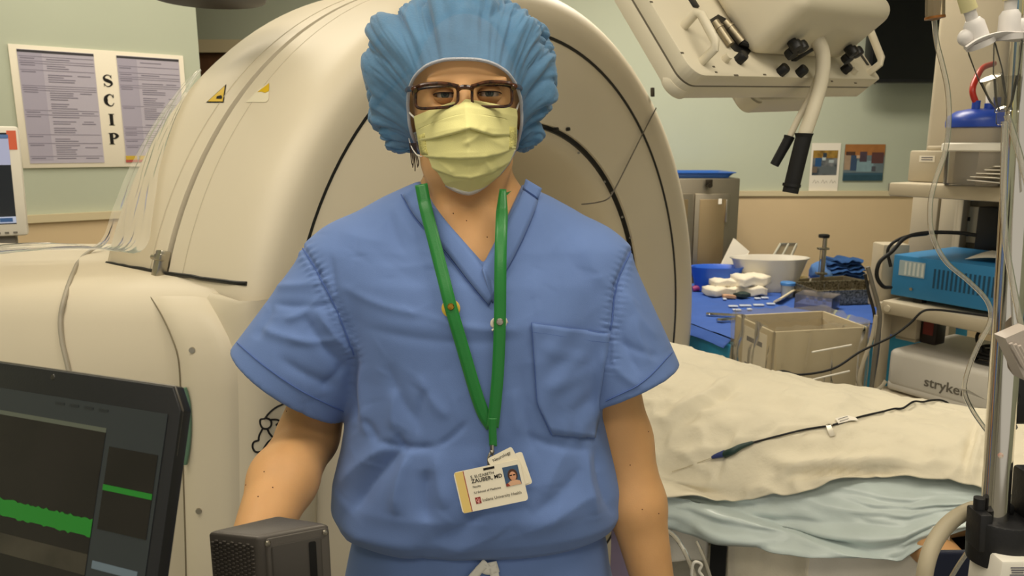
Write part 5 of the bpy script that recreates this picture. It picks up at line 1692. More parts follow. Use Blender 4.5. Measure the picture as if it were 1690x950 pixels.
# folded towels and straps hanging at the side of the table
def hanging(name, px0, px1, py0, py1, w, m, label, cat, seed=0, amp=0.010, freq=9, thick=0.012, yf=None):
    a0 = a1 = None
    def a_for(px):
        lo_, hi_ = -0.3, 1.6
        for _ in range(40):
            mid = (lo_ + hi_) / 2
            p = bp(mid, w, 0.6)
            if px_of(p.x, p.y, 0.6) < px: lo_ = mid
            else: hi_ = mid
        return lo_
    a0, a1 = a_for(px0), a_for(px1)
    rows = []
    for i in range(41):
        u = i / 40
        a = a0 + (a1 - a0) * u
        row = []
        for j in range(21):
            k = j / 20
            p = bp(a, w, 0)
            y = py0 + (py1 - py0) * k + (yf(u) * k if yf else 0)
            z = z_at(p.x, p.y, y)
            ww = w + amp * (math.sin(u * freq + seed) * 0.6 + 0.6 * float(vnoise(u * freq * 0.8 + seed, k * 2.5, seed + 0.5))) * (0.4 + 0.6 * k)
            row.append(bp(a, ww, z))
        rows.append(row)
    return tag(solidify(MB().grid(rows).build(name, m, angle=180), min(thick, 0.008), 0.0), label, cat)
M_TOWEL = mat('cream_towel', '#ece2cb', 0.95, bump=0.5, bscale=300)
M_TOWW = mat('white_blanket', '#ebe5d8', 0.95, bump=0.3, bscale=200)
hanging('towel', 1198, 1330, 850, 1010, -0.254, M_TOWEL, 'cream cotton towel hanging below the underpad beside the black strap', 'towel', 1, yf=lambda u: -40 * (1 - u) ** 3)
hanging('blanket', 1325, 1545, 865, 1020, -0.248, M_TOWW, 'white folded blanket hanging below the underpad near the chrome pole', 'blanket', 4)
hanging('pillow_end', 1060, 1166, 845, 924, -0.250, M_TOWW, 'white padded cloth end under the underpad beside the bare arm', 'blanket', 7, thick=0.03)
hanging('restraint_strap', 1171, 1197, 880, 1040, -0.268, mat('strap_black', '#0d0d0f', 0.7), 'black strap hanging over the side rail of the operating table', 'strap', 2, 0.002, 3, 0.004)
hanging('lavender_pad', 1010, 1062, 860, 1050, -0.290, mat('lavender_cloth', '#8d7f99', 0.8), 'lavender cloth hanging behind the arm of the person in scrubs', 'cloth', 3, 0.006, 4, 0.006)
hanging('navy_cushion', 1512, 1680, 908, 1010, -0.350, mat('navy_vinyl', '#151c33', 0.5), 'navy vinyl arm cushion under the bare forearm of the patient', 'cushion', 5, 0.004, 3, 0.03)
tag(MB().tube([at(1096, 872, 1.36), at(1118, 890, 1.33), at(1137, 925, 1.30), at(1155, 975, 1.28)], 0.0045, 8).build('clear_tube', clear_mat('tube_clear', '#d9d3c2', gloss=0.25, rough=0.1, haze=0.35)), 'clear plastic tube with white clamp hanging under the pad', 'tube')
tag(MB().tube([at(1150, 893, 1.36), at(1162, 920, 1.34), at(1176, 965, 1.33)], 0.0035, 8).build('clear_tube', MATS['tube_clear']), 'second thin clear tube hanging beside the black strap', 'tube')
tag(MB().tube([at(1142, 950, 1.285), at(1144, 930, 1.285), at(1151, 927, 1.285), at(1158, 932, 1.285), at(1154, 942, 1.285), at(1160, 952, 1.285), at(1152, 958, 1.285)], 0.0028, 8, closed=True).build('tube_clamp', M_WHITE), 'small white slide clamp on the clear tube under the pad', 'clamp')

# probe cable with green and blue connector lying on the sheet
BVSH = bvh_of(sheet)
pr = thing('probe_cable', 'thin black cable with green and blue connector lying on the cream sheet', 'cable', tuple(hit(BVSH, 1300, 720, 0)))
def on(px, py, off): return hit(BVSH, px, py, off) or at(px, py, 1.5)
path = [(1243, 731), (1280, 721), (1330, 710), (1375, 702), (1420, 690), (1455, 681), (1476, 677), (1490, 675.5)]
cpts = [on(x, y, 0.004) for x, y in path]
pl_ = BM.inverted() @ cpts[-1]
for k in range(1, 7):       # on over the crest of the patient and out of sight
    w_ = pl_.y + (0.22 - pl_.y) * k / 6
    q_ = bp(pl_.x + 0.012 * k, w_, 0)
    hz_ = BVSH.ray_cast(Vector((q_.x, q_.y, 1.4)), Vector((0, 0, -1)))[0]
    if hz_ is not None: cpts.append(hz_ + Vector((0, 0, 0.005)))
MB().tube(cpts, 0.0022, 8).build('cable', M_RUBBER, pr)
MB().tube([on(1196, 750, 0.007), on(1208, 745, 0.008), on(1222, 738, 0.008), on(1244, 731, 0.006)], lambda t: 0.0078 - 0.0045 * t ** 2, 10).build('green_grip', mat('grip_green', '#1d3630', 0.5), pr)
MB().tube([on(1176, 756, 0.006), on(1184, 753, 0.007), on(1198, 748, 0.007)], lambda t: 0.0030 + 0.0045 * t, 10).build('blue_connector', mat('grip_blue', '#27356b', 0.45), pr)
MB().tube([on(1176, 756, 0.005), on(1160, 761, 0.003), on(1135, 770, 0.003), on(1110, 778, 0.003)], 0.0006, 5).build('fine_wire', mat('fine_wire', '#b0a37f', 0.5), pr)
MB().tube([on(1288, 719, 0.004), on(1308, 715, 0.004)], 0.0025, 8).build('cable_sleeve', M_BEIGE, pr)
tg = thing('cable_tag', 'small white printed tag on the black cable on the sheet', 'tag', tuple(on(1395, 694, 0)))
MB().grid([[on(1378, 694, .007), on(1398, 690, .007), on(1412, 694, .007)], [on(1384, 701, .005), on(1404, 697, .005), on(1416, 697, .005)]]).build('tag_paper', M_PAPER, tg)
MB().tube([on(1383, 696, .008), on(1398, 692.5, .008)], 0.0006, 4).tube([on(1386, 699, .0075), on(1400, 695.5, .0075)], 0.0006, 4).build('tag_print', M_PRINT, tg)
cl = thing('metal_clip', 'small metal clip gripping the black cable on the sheet', 'clip', tuple(on(1370, 715, 0)))
MB().grid([[on(1364, 705, .009), on(1372, 704, .010)], [on(1366, 714, .007), on(1375, 712, .008)], [on(1370, 722, .004), on(1379, 720, .004)]]).build('clip_jaw', M_STEEL, cl)
MB().tube([on(1364, 704, .008), on(1369, 702, .010), on(1374, 703, .008)], 0.0015, 6).build('clip_spring', M_BEIGE, cl)

# ------------------------------------------------------------------ suspended display seen from behind (upper right)
CR, CF, CU = Vector((1, 0, 0)), Vector((0, CP, -SP)), Vector((0, SP, CP))
cam2w = lambda v: CR * v[0] + CF * v[1] + CU * v[2]
sb = cam2w((1.24, 1.0, 0.266)).normalized()
ss = cam2w((-1.49, 1.0, 3.18)); ss = (ss - sb * ss.dot(sb)).normalized()
sn_ = sb.cross(ss).normalized()
d0 = ray(1146, 124); D0 = 1.4
SP0 = Vector((0, 0, CAMH)) + d0 * (D0 / (d0.dot(CF)))
SMx = frame(SP0, sb, ss, sn_); SI = SMx.inverted()
def sl(px, py, z=0.0):
    """local coordinates on the display back where a photograph pixel falls, z metres proud of it"""
    d = ray(px, py); O = Vector((0, 0, CAMH)); q = SMx @ Vector((0, 0, z))
    k = (q - O).dot(sn_) / d.dot(sn_)
    return SI @ (O + d * k)
LB = sl(1456, 134).x
HB = 0.50
disp = thing('suspended_display', 'large white display seen from behind hanging from the ceiling at upper right', 'display', tuple(SMx @ Vector((LB / 2, 0, 0))))
M_DW = mat('display_white', '#d2c9b2', 0.42, var=0.02, vscale=4)
cr = 0.035
pol = []
for (cx, cy, a0) in ((cr, cr, 180), (LB - 0.012, 0.012, 270)):
    r_ = cr if cx == cr else 0.012
    pol += [(cx + r_ * math.cos(math.radians(a0 + 90 * k / 6)), cy + r_ * math.sin(math.radians(a0 + 90 * k / 6))) for k in range(7)]
pol += [(LB, HB), (0, HB)]
MB().prism(pol, -0.030, 0.0, 0.003, 2).build('back_cover', M_DW, disp, M=SMx)
pol2 = [(x * 1.0 - (0.0 if x > 0.1 else 0.0), y) for x, y in pol]
MB().prism(pol2, -0.034, -0.030).build('cover_groove', mat('groove_dark', '#6b6455', 0.6), disp, M=SMx @ Matrix.Translation((0.001, 0.001, 0)))
MB().prism(pol, -0.068, -0.034, 0.004, 2).build('front_bezel', M_DW, disp, M=SMx)
MB().box((LB / 2, HB / 2, -0.0695), (LB - 0.06, HB - 0.06, 0.003)).build('display_screen', M_BLACK, disp, M=SMx)
MB().lathe([(0.001, -0.01), (0.03, -0.01), (0.034, 0.0), (0.03, 0.012), (0.001, 0.012)], 24, M=SMx @ Matrix.Translation((0.03, 0.03, -0.06))).build('corner_foot', M_DW, disp)
# central housing
h0, h1 = sl(1236, 97), sl(1388, 106)
hb_ = MB().box(((h0.x + h1.x) / 2, h0.y + 0.2, 0.082), (h1.x - h0.x, 0.40, 0.165), 0.030, 5)
hb_.build('rear_housing', M_DW, disp, M=SMx)
# dark opening with brass connectors at the left of the housing
o1 = [sl(1166, 36, 0.0005), sl(1185, 24, 0.0005), sl(1215, 40, 0.0005), sl(1250, 68, 0.0005), sl(1234, 92, 0.0005), sl(1212, 84, 0.0005)]
MB().prism([(p.x, p.y) for p in o1], -0.002, 0.0012).build('connector_opening', M_BLACK, disp, M=SMx, smooth=False)
for (x0, y0, x1, y1, r) in ((1180, 36, 1206, 74, 0.0085), (1196, 36, 1224, 70, 0.0095)):
    a, b = sl(x0, y0, 0.008), sl(x1, y1, 0.008)
    cn_ = MB().cyl(a, b, r, seg=16, M=SMx)
    a2 = a.lerp(b, 0.22); a3 = a.lerp(b, 0.30)
    cn_.cyl(a2, a3, r * 1.2, seg=16, M=SMx)
    cn_.build('brass_connector', mat('old_brass', '#8f8570', 0.38, 0.85), disp)
MB().tube([sl(1222, 70, 0.008), sl(1240, 74, 0.012), sl(1252, 66, 0.02)], 0.006, 8, M=SMx).build('connector_lead', M_RUBBER, disp)
def handle(p0, p1, h, nm='grip_handle', r=0.0095):
    a, b = Vector((p0.x, p0.y, 0)), Vector((p1.x, p1.y, 0))
    d = (b - a).normalized()
    k = Vector((0, 0, 1)) * h
    MB().tube([a, a + k * 0.82, a + k + d * 0.012, b + k - d * 0.012, b + k * 0.82, b], r, 10, smooth=False, M=SMx, flat=0.8).build(nm, M_DW, disp)
handle(sl(1128, 44), sl(1158, 102), 0.045)
handle(sl(1412, 62), sl(1434, 120), 0.04)
MB().box(tuple(sl(1422, 92, 0.0005)), (0.012, 0.06, 0.002), M=SMx).build('handle_painted_shadow', M_BLACK, disp)  # black strip painted in as the shadow behind the right handle
MB().box(tuple(sl(1145, 5, 0.002)), (0.018, 0.022, 0.006), 0.001, M=SMx).build('square_socket', M_BLACK, disp)
for (px, py) in ((1218, 100), (1287, 120), (1318, 122), (1392, 117)):
    p = sl(px, py, 0.0)
    MB().lathe([(0.001, 0.0), (0.012, 0.0), (0.0125, 0.016), (0.010, 0.020), (0.001, 0.020)], 8, M=SMx @ Matrix.Translation((p.x, p.y, 0)) @ Matrix.Diagonal((0.9, 1, 1, 1))).build('cover_knob', M_BLACK, disp)
for (px, py) in ((1196, 99), (1406, 119)):
    p = sl(px, py, 0.0)
    MB().lathe([(0.001, 0.0), (0.009, 0.0), (0.008, 0.014), (0.001, 0.014)], 16, M=SMx @ Matrix.Translation((p.x, p.y, 0))).build('stud', M_DW, disp)
for (px, py, w_) in ((1126, 87, 0.008), (1178, 110, 0.007), (1182, 119, 0.007), (1215, 124, 0.014), (1075, 3, 0.008), (1412, 137, 0.01), (1444, 138, 0.007), (1373, 134, 0.008), (1262, 123, 0.010)):
    p = sl(px, py, 0.0005)
    MB().box((p.x, p.y, 0.0004), (w_, 0.0035, 0.0012), M=SMx).build('vent_slot', mat('slot_dark', '#5d5546', 0.7), disp)
# knobs and cable on the underside of the housing
yb_ = h0.y
def under(px, py):
    d = ray(px, py); O = Vector((0, 0, CAMH)); q = SMx @ Vector((0, yb_, 0))
    k = (q - O).dot(ss) / d.dot(ss)
    return O + d * k
for (px, py) in ((1306, 68), (1399, 78)):
    p = under(px, py)
    mk_ = MB()
    KM_ = frame(p, sb, sn_, -ss) @ Matrix.Scale(1.3, 4)
    mk_.lathe([(0.001, -0.002), (0.008, -0.002), (0.008, 0.012), (0.001, 0.012)], 14, M=KM_)
    for k in range(3):
        a = 2 * math.pi * k / 3 + 0.5
        mk_.lathe([(0.001, 0.008), (0.0095, 0.009), (0.0105, 0.014), (0.0095, 0.022), (0.001, 0.023)], 14, M=KM_ @ Matrix.Translation((0.0105 * math.cos(a), 0.0105 * math.sin(a), 0)))
    mk_.build('star_knob', M_BLACK, disp)
c0 = under(1350, 68)
cY = c0.y
MB().box((0, 0, 0), (0.018, 0.075, 0.003), 0.001, M=frame(under(1330, 88), (sb - sn_ * 0.6).normalized(), (sn_ + sb * 0.6).normalized(), -ss)).build('cable_slit', M_BLACK, disp)
hose = thing('handle_cable', 'thick white hose with black grip hanging from the suspended display', 'hose', tuple(at(1305, 318, cY)))
MB().tube([c0 - ss * -0.03, c0, at(1358, 92, cY), at(1356, 130, cY), at(1344, 175, cY), at(1328, 222, cY)], 0.0155, 14).build('hose', M_DW, hose)
gr = MB().tube([at(1327, 220, cY), at(1326, 228, cY), at(1323, 240, cY), at(1312, 285, cY), at(1304, 318, cY)], lambda t: 0.0205 - 0.003 * min(1, t * 5) , 16).build('grip', M_RUBBER, hose)
MB().tube([at(1307, 303, cY), at(1306, 308, cY)], 0.0200, 16).build('grip_ring', M_BLACK, gr)
h2 = thing('thin_hose', 'thin white lead with short black grip beside the thick hanging hose', 'hose', tuple(at(1280, 272, cY + 0.03)))
MB().tube([at(1352, 120, cY + 0.02), at(1334, 165, cY + 0.03), at(1318, 195, cY + 0.03), at(1302, 228, cY + 0.03)], 0.0072, 10).build('hose', M_DW, h2)
MB().tube([at(1303, 225, cY + 0.03), at(1299, 234, cY + 0.03), at(1278, 272, cY + 0.03)], lambda t: 0.0125 - 0.002 * t, 12).build('grip', M_RUBBER, h2)
# suspension arm to the ceiling
top_p = SMx @ Vector((LB * 0.45, HB * 0.8, 0.05))
MB().cyl(top_p, (top_p.x, top_p.y, CEIL), 0.035).build('suspension_arm', M_DW, disp)

# second display edge just behind
b2 = thing('rear_display', 'edge of a second white display tucked behind the suspended one', 'display', tuple(at(1315, 175, 2.0)))
RM = frame(at(1246, 168, 2.05), (sb + Vector((0.1, 0, 0))).normalized(), ss, sn_)
rb = sb
RM = frame(at(1246, 158, 2.05), sb, ss, sn_)
MB().prism(rrect(0.0, -0.012, 0.34, 0.3, 0.03), -0.06, 0.0, 0.008, 3).build('display_case', M_DW, b2, M=RM)
MB().box((0.10, 0.014, 0.001), (0.06, 0.03, 0.003), 0.0).build('dark_recess', M_BLACK, b2, M=RM)
MB().lathe([(0.001, -0.02), (0.03, -0.02), (0.033, 0), (0.03, 0.02), (0.001, 0.02)], 20, M=RM @ Matrix.Translation((0.02, 0.012, -0.03))).build('corner_foot', M_DW, b2)
q_ = RM @ Vector((0.17, 0.28, -0.03))
MB().cyl(q_, (q_.x, q_.y, CEIL), 0.03).build('suspension_arm', M_DW, b2)

# black wall screen, prints, socket on the back wall
tvl = at(1432, 136, 4.18)
tv = thing('wall_screen', 'large black screen mounted high on the green back wall', 'screen', (tvl.x + 0.5, 4.2, tvl.z))
MB().box((tvl.x + 0.55, 4.22, tvl.z + 0.33), (1.1, 0.07, 0.66), 0.01).build('screen_case', mat('tv_black', '#0c0d10', 0.35), tv)
MB().box((tvl.x + 0.55, 4.182, tvl.z + 0.33), (1.06, 0.006, 0.62)).build('screen_glass', mat('tv_glass', '#07080b', 0.12), tv)
MB().box((tvl.x + 0.55, 4.33, tvl.z + 0.33), (0.3, 0.14, 0.3)).build('wall_bracket', M_BLACK, tv)

def wallpic(px0, py0, px1, py1, Y): 
    a, b = at(px0, py1, Y), at(px1, py0, Y)
    return a, b
WY = BACK_Y - 0.004
a, b = wallpic(1334, 236, 1388, 316, WY)
f1 = thing('instant_photo', 'white bordered instant photo with handwriting pinned to green wall', 'photo', tuple(a))
MB().box(((a.x + b.x) / 2, WY - 0.002, (a.z + b.z) / 2), (b.x - a.x, 0.003, b.z - a.z)).build('photo_card', M_PAPER, f1, smooth=False)
def stain_mat(name, c1, c2, sc, c3=None):
    m = mat(name, c1, 0.4, color2=c2, vscale=sc)
    return m
def pic(par, x0, z0, x1, z1, m, nm, k=0): return MB().box(((x0 + x1) / 2, WY - 0.0042 - 0.0006 * k, (z0 + z1) / 2), (abs(x1 - x0), 0.001, abs(z1 - z0))).build(nm, m, par, smooth=False)
a, b = wallpic(1339, 248, 1383, 289, WY)
i1 = pic(f1, a.x, a.z, b.x, b.z, stain_mat('print_room', '#2f3a44', '#7d7f80', 22), 'photo_image')
pic(i1, a.x, b.z - 0.045, b.x, b.z, stain_mat('print_amber', '#6e5423', '#a8843c', 30), 'photo_wall', 1)
for (u0, v0, u1, v1, c) in ((0.1, 0.35, 0.35, 0.7, '#28507c'), (0.38, 0.6, 0.52, 0.75, '#b9c4c4'), (0.65, 0.5, 0.85, 0.62, '#a9b4b6'), (0.3, 0.05, 0.95, 0.35, '#5d6467'), (0.0, 0.1, 0.2, 0.35, '#6d5f52'), (0.4, 0.72, 0.55, 0.9, '#2b3a46')):
    w_, h_ = b.x - a.x, b.z - a.z
    pic(i1, a.x + u0 * w_, a.z + v0 * h_, a.x + u1 * w_, a.z + v1 * h_, mat('print' + c, c, 0.5), 'photo_shape', 2)
a, b = wallpic(1334, 236, 1388, 316, WY)
sc_ = MB()
for k in range(3):
    xx = a.x + 0.02 + k * 0.05
    sc_.tube([(xx, WY - 0.004, a.z + 0.05), (xx + 0.01, WY - 0.004, a.z + 0.068), (xx + 0.018, WY - 0.004, a.z + 0.05), (xx + 0.028, WY - 0.004, a.z + 0.062), (xx + 0.036, WY - 0.004, a.z + 0.05)], 0.0012, 5)
sc_.build('handwriting', mat('pencil_grey', '#a89f8f', 0.9), f1)
a, b = wallpic(1390, 238, 1461, 298, WY)
f2 = thing('wall_photo', 'colour photo with teal drapes and orange wall beside the instant photo', 'photo', tuple(a))
MB().box(((a.x + b.x) / 2, WY - 0.002, (a.z + b.z) / 2), (b.x - a.x, 0.003, b.z - a.z)).build('photo_sheet', mat('print_teal', '#39586a', 0.35), f2, smooth=False)
w_, h_ = b.x - a.x, b.z - a.z
for k, (u0, v0, u1, v1, c) in enumerate(((0, 0.7, 1, 1, '#a06a38'), (0, 0.22, 1, 0.7, '#66757c'), (0.32, 0.25, 0.74, 0.55, '#7f9aa2'), (0.0, 0.30, 0.16, 0.72, '#a18a72'), (0.16, 0.28, 0.32, 0.70, '#354a66'), (0.38, 0.52, 0.56, 0.80, '#4a3c46'), (0.03, 0.70, 0.26, 0.80, '#4b3329'), (0.68, 0.48, 0.98, 0.78, '#5b3a38'), (0.0, 0.0, 1, 0.16, '#2b4a58'), (0.7, 0.26, 0.8, 0.40, '#4e4f58'), (0.30, 0.62, 0.38, 0.70, '#c1a68c'))):
    pic(f2, a.x + u0 * w_, a.z + v0 * h_, a.x + u1 * w_, a.z + v1 * h_, mat('print' + c, c, 0.45, var=0.08, vscale=30), 'photo_shape', k * 0.3)
a, b = wallpic(1465, 302, 1490, 318, WY)
s1 = thing('wall_socket', 'small grey socket plate on the green wall above the rail', 'socket', tuple(a))
MB().box(((a.x + b.x) / 2, WY - 0.004, (a.z + b.z) / 2), (b.x - a.x, 0.008, b.z - a.z), 0.002).build('socket_plate', M_GREY, s1)
MB().cyl(((a.x + b.x) / 2, WY - 0.012, (a.z + b.z) / 2), ((a.x + b.x) / 2, WY - 0.004, (a.z + b.z) / 2), 0.014).build('socket_hole', M_BLACK, s1)

# ------------------------------------------------------------------ steel cabinet with blue tray on top
ca, cb = at(1128, 294, 3.95), at(1222, 294, 3.95)
cab = thing('steel_cabinet', 'tall stainless steel cabinet against the back wall beside the scanner', 'cabinet', ((ca.x + cb.x) / 2, 4.15, FLOOR))
ctop = ca.z
cw_ = 0.62
cx0 = cb.x - cw_
MB().box((cx0 + cw_ / 2, 4.16, (ctop + FLOOR + 0.08) / 2), (cw_, 0.42, ctop - FLOOR - 0.08), 0.006).build('cabinet_body', M_BRUSH, cab)
MB().box((cx0 + cw_ / 2, 4.15, FLOOR + 0.04), (cw_ - 0.04, 0.36, 0.08)).build('cabinet_plinth', M_GREY, cab)
dl, dr = at(1148, 300, 3.94).x, at(1206, 300, 3.94).x
for (xa, xb) in ((dl, dr), (cx0 + 0.02, dl - 0.012)):
    dd = MB().box(((xa + xb) / 2, 3.942, (ctop - 0.06 + FLOOR + 0.14) / 2), (xb - xa, 0.022, ctop - FLOOR - 0.24), 0.004).build('cabinet_door', M_BRUSH, cab)
    MB().box(((xa + xb) / 2, 3.930, (ctop - 0.06 + FLOOR + 0.14) / 2), (xb - xa - 0.05, 0.006, ctop - FLOOR - 0.30), 0.002).build('door_panel', mat('door_tan', '#9a8766', 0.35, 0.7), dd)
hx_ = dr - 0.02
MB().box((hx_, 3.924, ctop - 0.17), (0.012, 0.02, 0.12), 0.003).build('door_pull', M_STEEL, cab)
lx = at(1170, 300, 3.93)
MB().box((lx.x, 3.928, ctop - 0.02), (0.035, 0.02, 0.03), 0.003).cyl((lx.x, 3.92, ctop - 0.035), (lx.x, 3.90, ctop - 0.035), 0.013).build('cabinet_latch', mat('latch_dark', '#3a342b', 0.4, 0.8), cab)
MB().box((dr - 0.055, 3.925, ctop - 0.12), (0.018, 0.002, 0.028)).build('cabinet_label', M_PAPER, cab)
ta, tb = at(1120, 285, 4.0), at(1211, 285, 4.0)
tw = 0.56
tx0 = tb.x - tw
tr_ = thing('blue_tray', 'shallow blue plastic tray lying on the steel cabinet', 'tray', (tx0 + tw / 2, 4.13, ctop))
m = MB()
zt = ctop + 0.001
prf = [(0.9, 0.0), (1.0, 0.028), (1.03, 0.030), (1.03, 0.026), (0.985, 0.022), (0.89, 0.004)]
rw = []
for (f, dz) in prf:
    rw.append([(tx0 + tw / 2 + (x - 0.5) * tw * f, 4.13 + (y - 0.5) * 0.34 * f, zt + dz) for x, y in rrect(0, 0, 1, 1, 0.08)])
rw = [r + [r[0]] for r in rw]
m.grid(rw)
m.box((tx0 + tw / 2, 4.13, zt + 0.003), (tw * 0.88, 0.30, 0.005))
m.build('tray_shell', mat('tray_blue', '#2f63b8', 0.35), tr_)

# ------------------------------------------------------------------ instrument table with blue drape
TZT = 0.79
tp, tq = Vector((0.36, -0.93, 0)).normalized(), Vector((0.93, 0.36, 0)).normalized()
TF = Vector((0.83, 2.68, 0))
def tpt(u, v, z): return TF + tq * u - tp * v + Vector((0, 0, z))     # u along the front edge, v towards the back
TM = frame(TF, tq, -tp, (0, 0, 1))
tb = thing('instrument_table', 'instrument table covered by a royal blue drape behind the patient', 'table', tuple(tpt(0.6, 0.5, FLOOR)))
M_DRB = mat('drape_blue', '#3a5fb0', 0.75, bump=0.15, bscale=200, var=0.06, vscale=8)
M_DRL = mat('drape_cyan', '#3aa6d8', 0.6, bump=0.2, bscale=60, var=0.08, vscale=10)
TW_, TD_ = 1.2, 1.0
MB().box((TW_ / 2, TD_ / 2, TZT - 0.02), (TW_, TD_, 0.03), 0.005, M=TM).build('table_top', M_STEEL, tb)
for u in (0.06, TW_ - 0.06):
    for v in (0.06, TD_ - 0.06):
        MB().cyl(tpt(u, v, FLOOR), tpt(u, v, TZT - 0.03), 0.015).build('table_leg', M_STEEL, tb)
# drape: top plus skirts
rows = []
n_u, n_v = 60, 50
dr_ = MB()
top_rows = [[tpt(TW_ * i / n_u * 1.02 - 0.012, TD_ * j / n_v * 1.02 - 0.012, TZT + 0.002 + 0.004 * abs(float(vnoise(i * 0.25, j * 0.25, 3)))) for i in range(n_u + 1)] for j in range(n_v + 1)]
dr_.grid(top_rows)
dr_.build('drape_top', M_DRB, tb, angle=180)
def skirt(pts, nrm, length, seed, m, nm, amp=0.025):
    rows = []
    N_ = len(pts)
    for k in range(25):
        t = k / 24
        row = []
        for i, p in enumerate(pts):
            w = amp * t * (math.sin(i * 0.55 + seed) + 0.8 * float(vnoise(i * 0.3 + seed, t * 3, seed)))
            row.append(Vector(p) + Vector(nrm) * (0.01 + w + 0.03 * t) + Vector((0, 0, -length * t)))
        rows.append(row)
    return solidify(MB().grid(rows).build(nm, m, tb, angle=180), 0.002)
left_edge = [tpt(-0.012, TD_ * 1.01 * i / 60 - 0.012, TZT + 0.003) for i in range(61)]
front_edge = [tpt(TW_ * 1.01 * i / 60 - 0.012, -0.012, TZT + 0.003) for i in range(61)]
skirt(left_edge, -tq, 0.03, 1, M_DRB, 'drape_edge', 0.004)
skirt(front_edge, tp, 0.05, 2, M_DRB, 'drape_edge', 0.004)
skirt([p + Vector((0, 0, -0.02)) for p in left_edge], -tq, 0.55, 3, M_DRL, 'drape_skirt')
skirt([p + Vector((0, 0, -0.02)) for p in front_edge], tp, 0.55, 5, M_DRL, 'drape_skirt')

def ont(px, py, z=None):
    """point on the table top seen at a photograph pixel"""
    return at_z(px, py, TZT + 0.006 if z is None else z)
# royal blue basin
def basin(px, py_b, wpx, hpx, m, name, label, cat, squash=1.0, flare=0.72):
    c = ont(px, py_b)
    sc = wpx / FPX * (c.y * CP - (c.z - CAMH) * SP) / 2
    H_ = hpx / FPX * (c.y * CP - (c.z - CAMH) * SP) * 1.02
    c = c + Vector((0, sc * flare * 0.5, 0))
    t = thing(name, label, cat, tuple(c))
    pr = [(0.002, 0.0), (sc * flare, 0.0), (sc * (flare + 0.05), H_ * 0.08), (sc * 0.97, H_ * 0.93), (sc * 1.03, H_ * 0.98), (sc * 1.03, H_), (sc * 0.96, H_ * 0.97), (sc * (flare + 0.02), H_ * 0.1), (0.002, H_ * 0.06)]
    MB().lathe(pr, 40, M=Matrix.Translation(c) @ Matrix.Diagonal((1, 0.55, 1, 1)), cap=False).build('basin_shell', m, t, angle=50)
    return t, c, sc, H_
M_BASIN = mat('basin_blue', '#2c62cf', 0.35)
basin(1186, 482, 90, 40, M_BASIN, 'basin', 'royal blue plastic basin on the instrument table beside the scanner', 'basin')
M_MILK = clear_mat('milky_plastic', '#e9e4d8', gloss=0.15, rough=0.25, haze=0.62)
basin(1274, 482, 128, 54, M_MILK, 'basin', 'large translucent white basin in the middle of the instrument table', 'basin', 1, 0.66)
# folded gauze pads
M_GAUZE = mat('gauze', '#e6ddc8', 0.95, bump=0.6, bscale=220)
def pad(px, py, sx, sy, sz, rot, dz, label, m=M_GAUZE, name='gauze_pad', group='gauze pads on the blue drape', cat='gauze'):
    c = ont(px, py) + Vector((0, 0, dz + sz / 2))
    bm = bmesh.new(); bmesh.ops.create_cube(bm, size=1)
    bmesh.ops.subdivide_edges(bm, edges=bm.edges[:], cuts=6, use_grid_fill=True)
    R = Matrix.Rotation(rot, 4, 'Z')
    V = []
    for v in bm.verts:
        p = Vector((v.co.x * sx, v.co.y * sy, v.co.z * sz))
        ex = (abs(v.co.x) * 2) ** 4 + (abs(v.co.y) * 2) ** 4
        p.z *= 1 - 0.35 * min(1, ex / 1.4)
        p.z += 0.12 * sz * math.sin(p.x * 70 + p.y * 40 + px)
        p *= 1 + 0.05 * float(vnoise(p.x * 40 + px, p.y * 40, p.z * 40))
        V.append(R @ p + c)
    bm.verts.index_update()
    Fc = [[v.index for v in f.verts] for f in bm.faces]
    bm.free()
    return tag(mesh_obj(name, V, Fc, m, None, angle=180), label, cat, group)
pad(1192, 486, 0.17, 0.10, 0.042, 0.3, 0, 'long white gauze pad in front of the blue basin')
pad(1198, 484, 0.15, 0.09, 0.040, 0.1, 0.034, 'white gauze pad lying on top of the long pad by the blue basin')
pad(1238, 486, 0.14, 0.10, 0.048, -0.2, 0, 'white gauze pad at the bottom of the pile before the translucent basin')
pad(1236, 485, 0.155, 0.11, 0.055, 0.2, 0.042, 'puffy white gauze pad on top of the pile before the translucent basin')
pad(1224, 491, 0.06, 0.05, 0.022, 0.5, 0.004, 'dark green folded cloth wedged among the gauze pads', mat('dark_green_cloth', '#2e3d3a', 0.8), 'green_cloth', 'small cloths on the blue drape', 'cloth')
pad(1203, 492, 0.06, 0.03, 0.018, 0.0, 0.0, 'small flesh coloured roll at the front of the gauze pads', mat('tan_roll', '#c59a78', 0.8), 'tape_roll', None, 'roll')
# specimen cup with blue lid
c = ont(1299, 489)
cup = thing('specimen_cup', 'small clear cup with a blue lid before the translucent basin', 'cup', tuple(c))
MB().lathe([(0.001, 0), (0.027, 0), (0.032, 0.058), (0.030, 0.058), (0.025, 0.003), (0.001, 0.003)], 24, M=Matrix.Translation(c), cap=False).build('cup_wall', clear_mat('cup_clear', '#dfe6ea', gloss=0.15, rough=0.15, haze=0.3), cup, angle=50)
MB().lathe([(0.001, 0.056), (0.034, 0.056), (0.035, 0.060), (0.035, 0.068), (0.033, 0.070), (0.001, 0.070)], 24, M=Matrix.Translation(c)).build('cup_lid', mat('lid_blue', '#4a86c8', 0.4), cup)
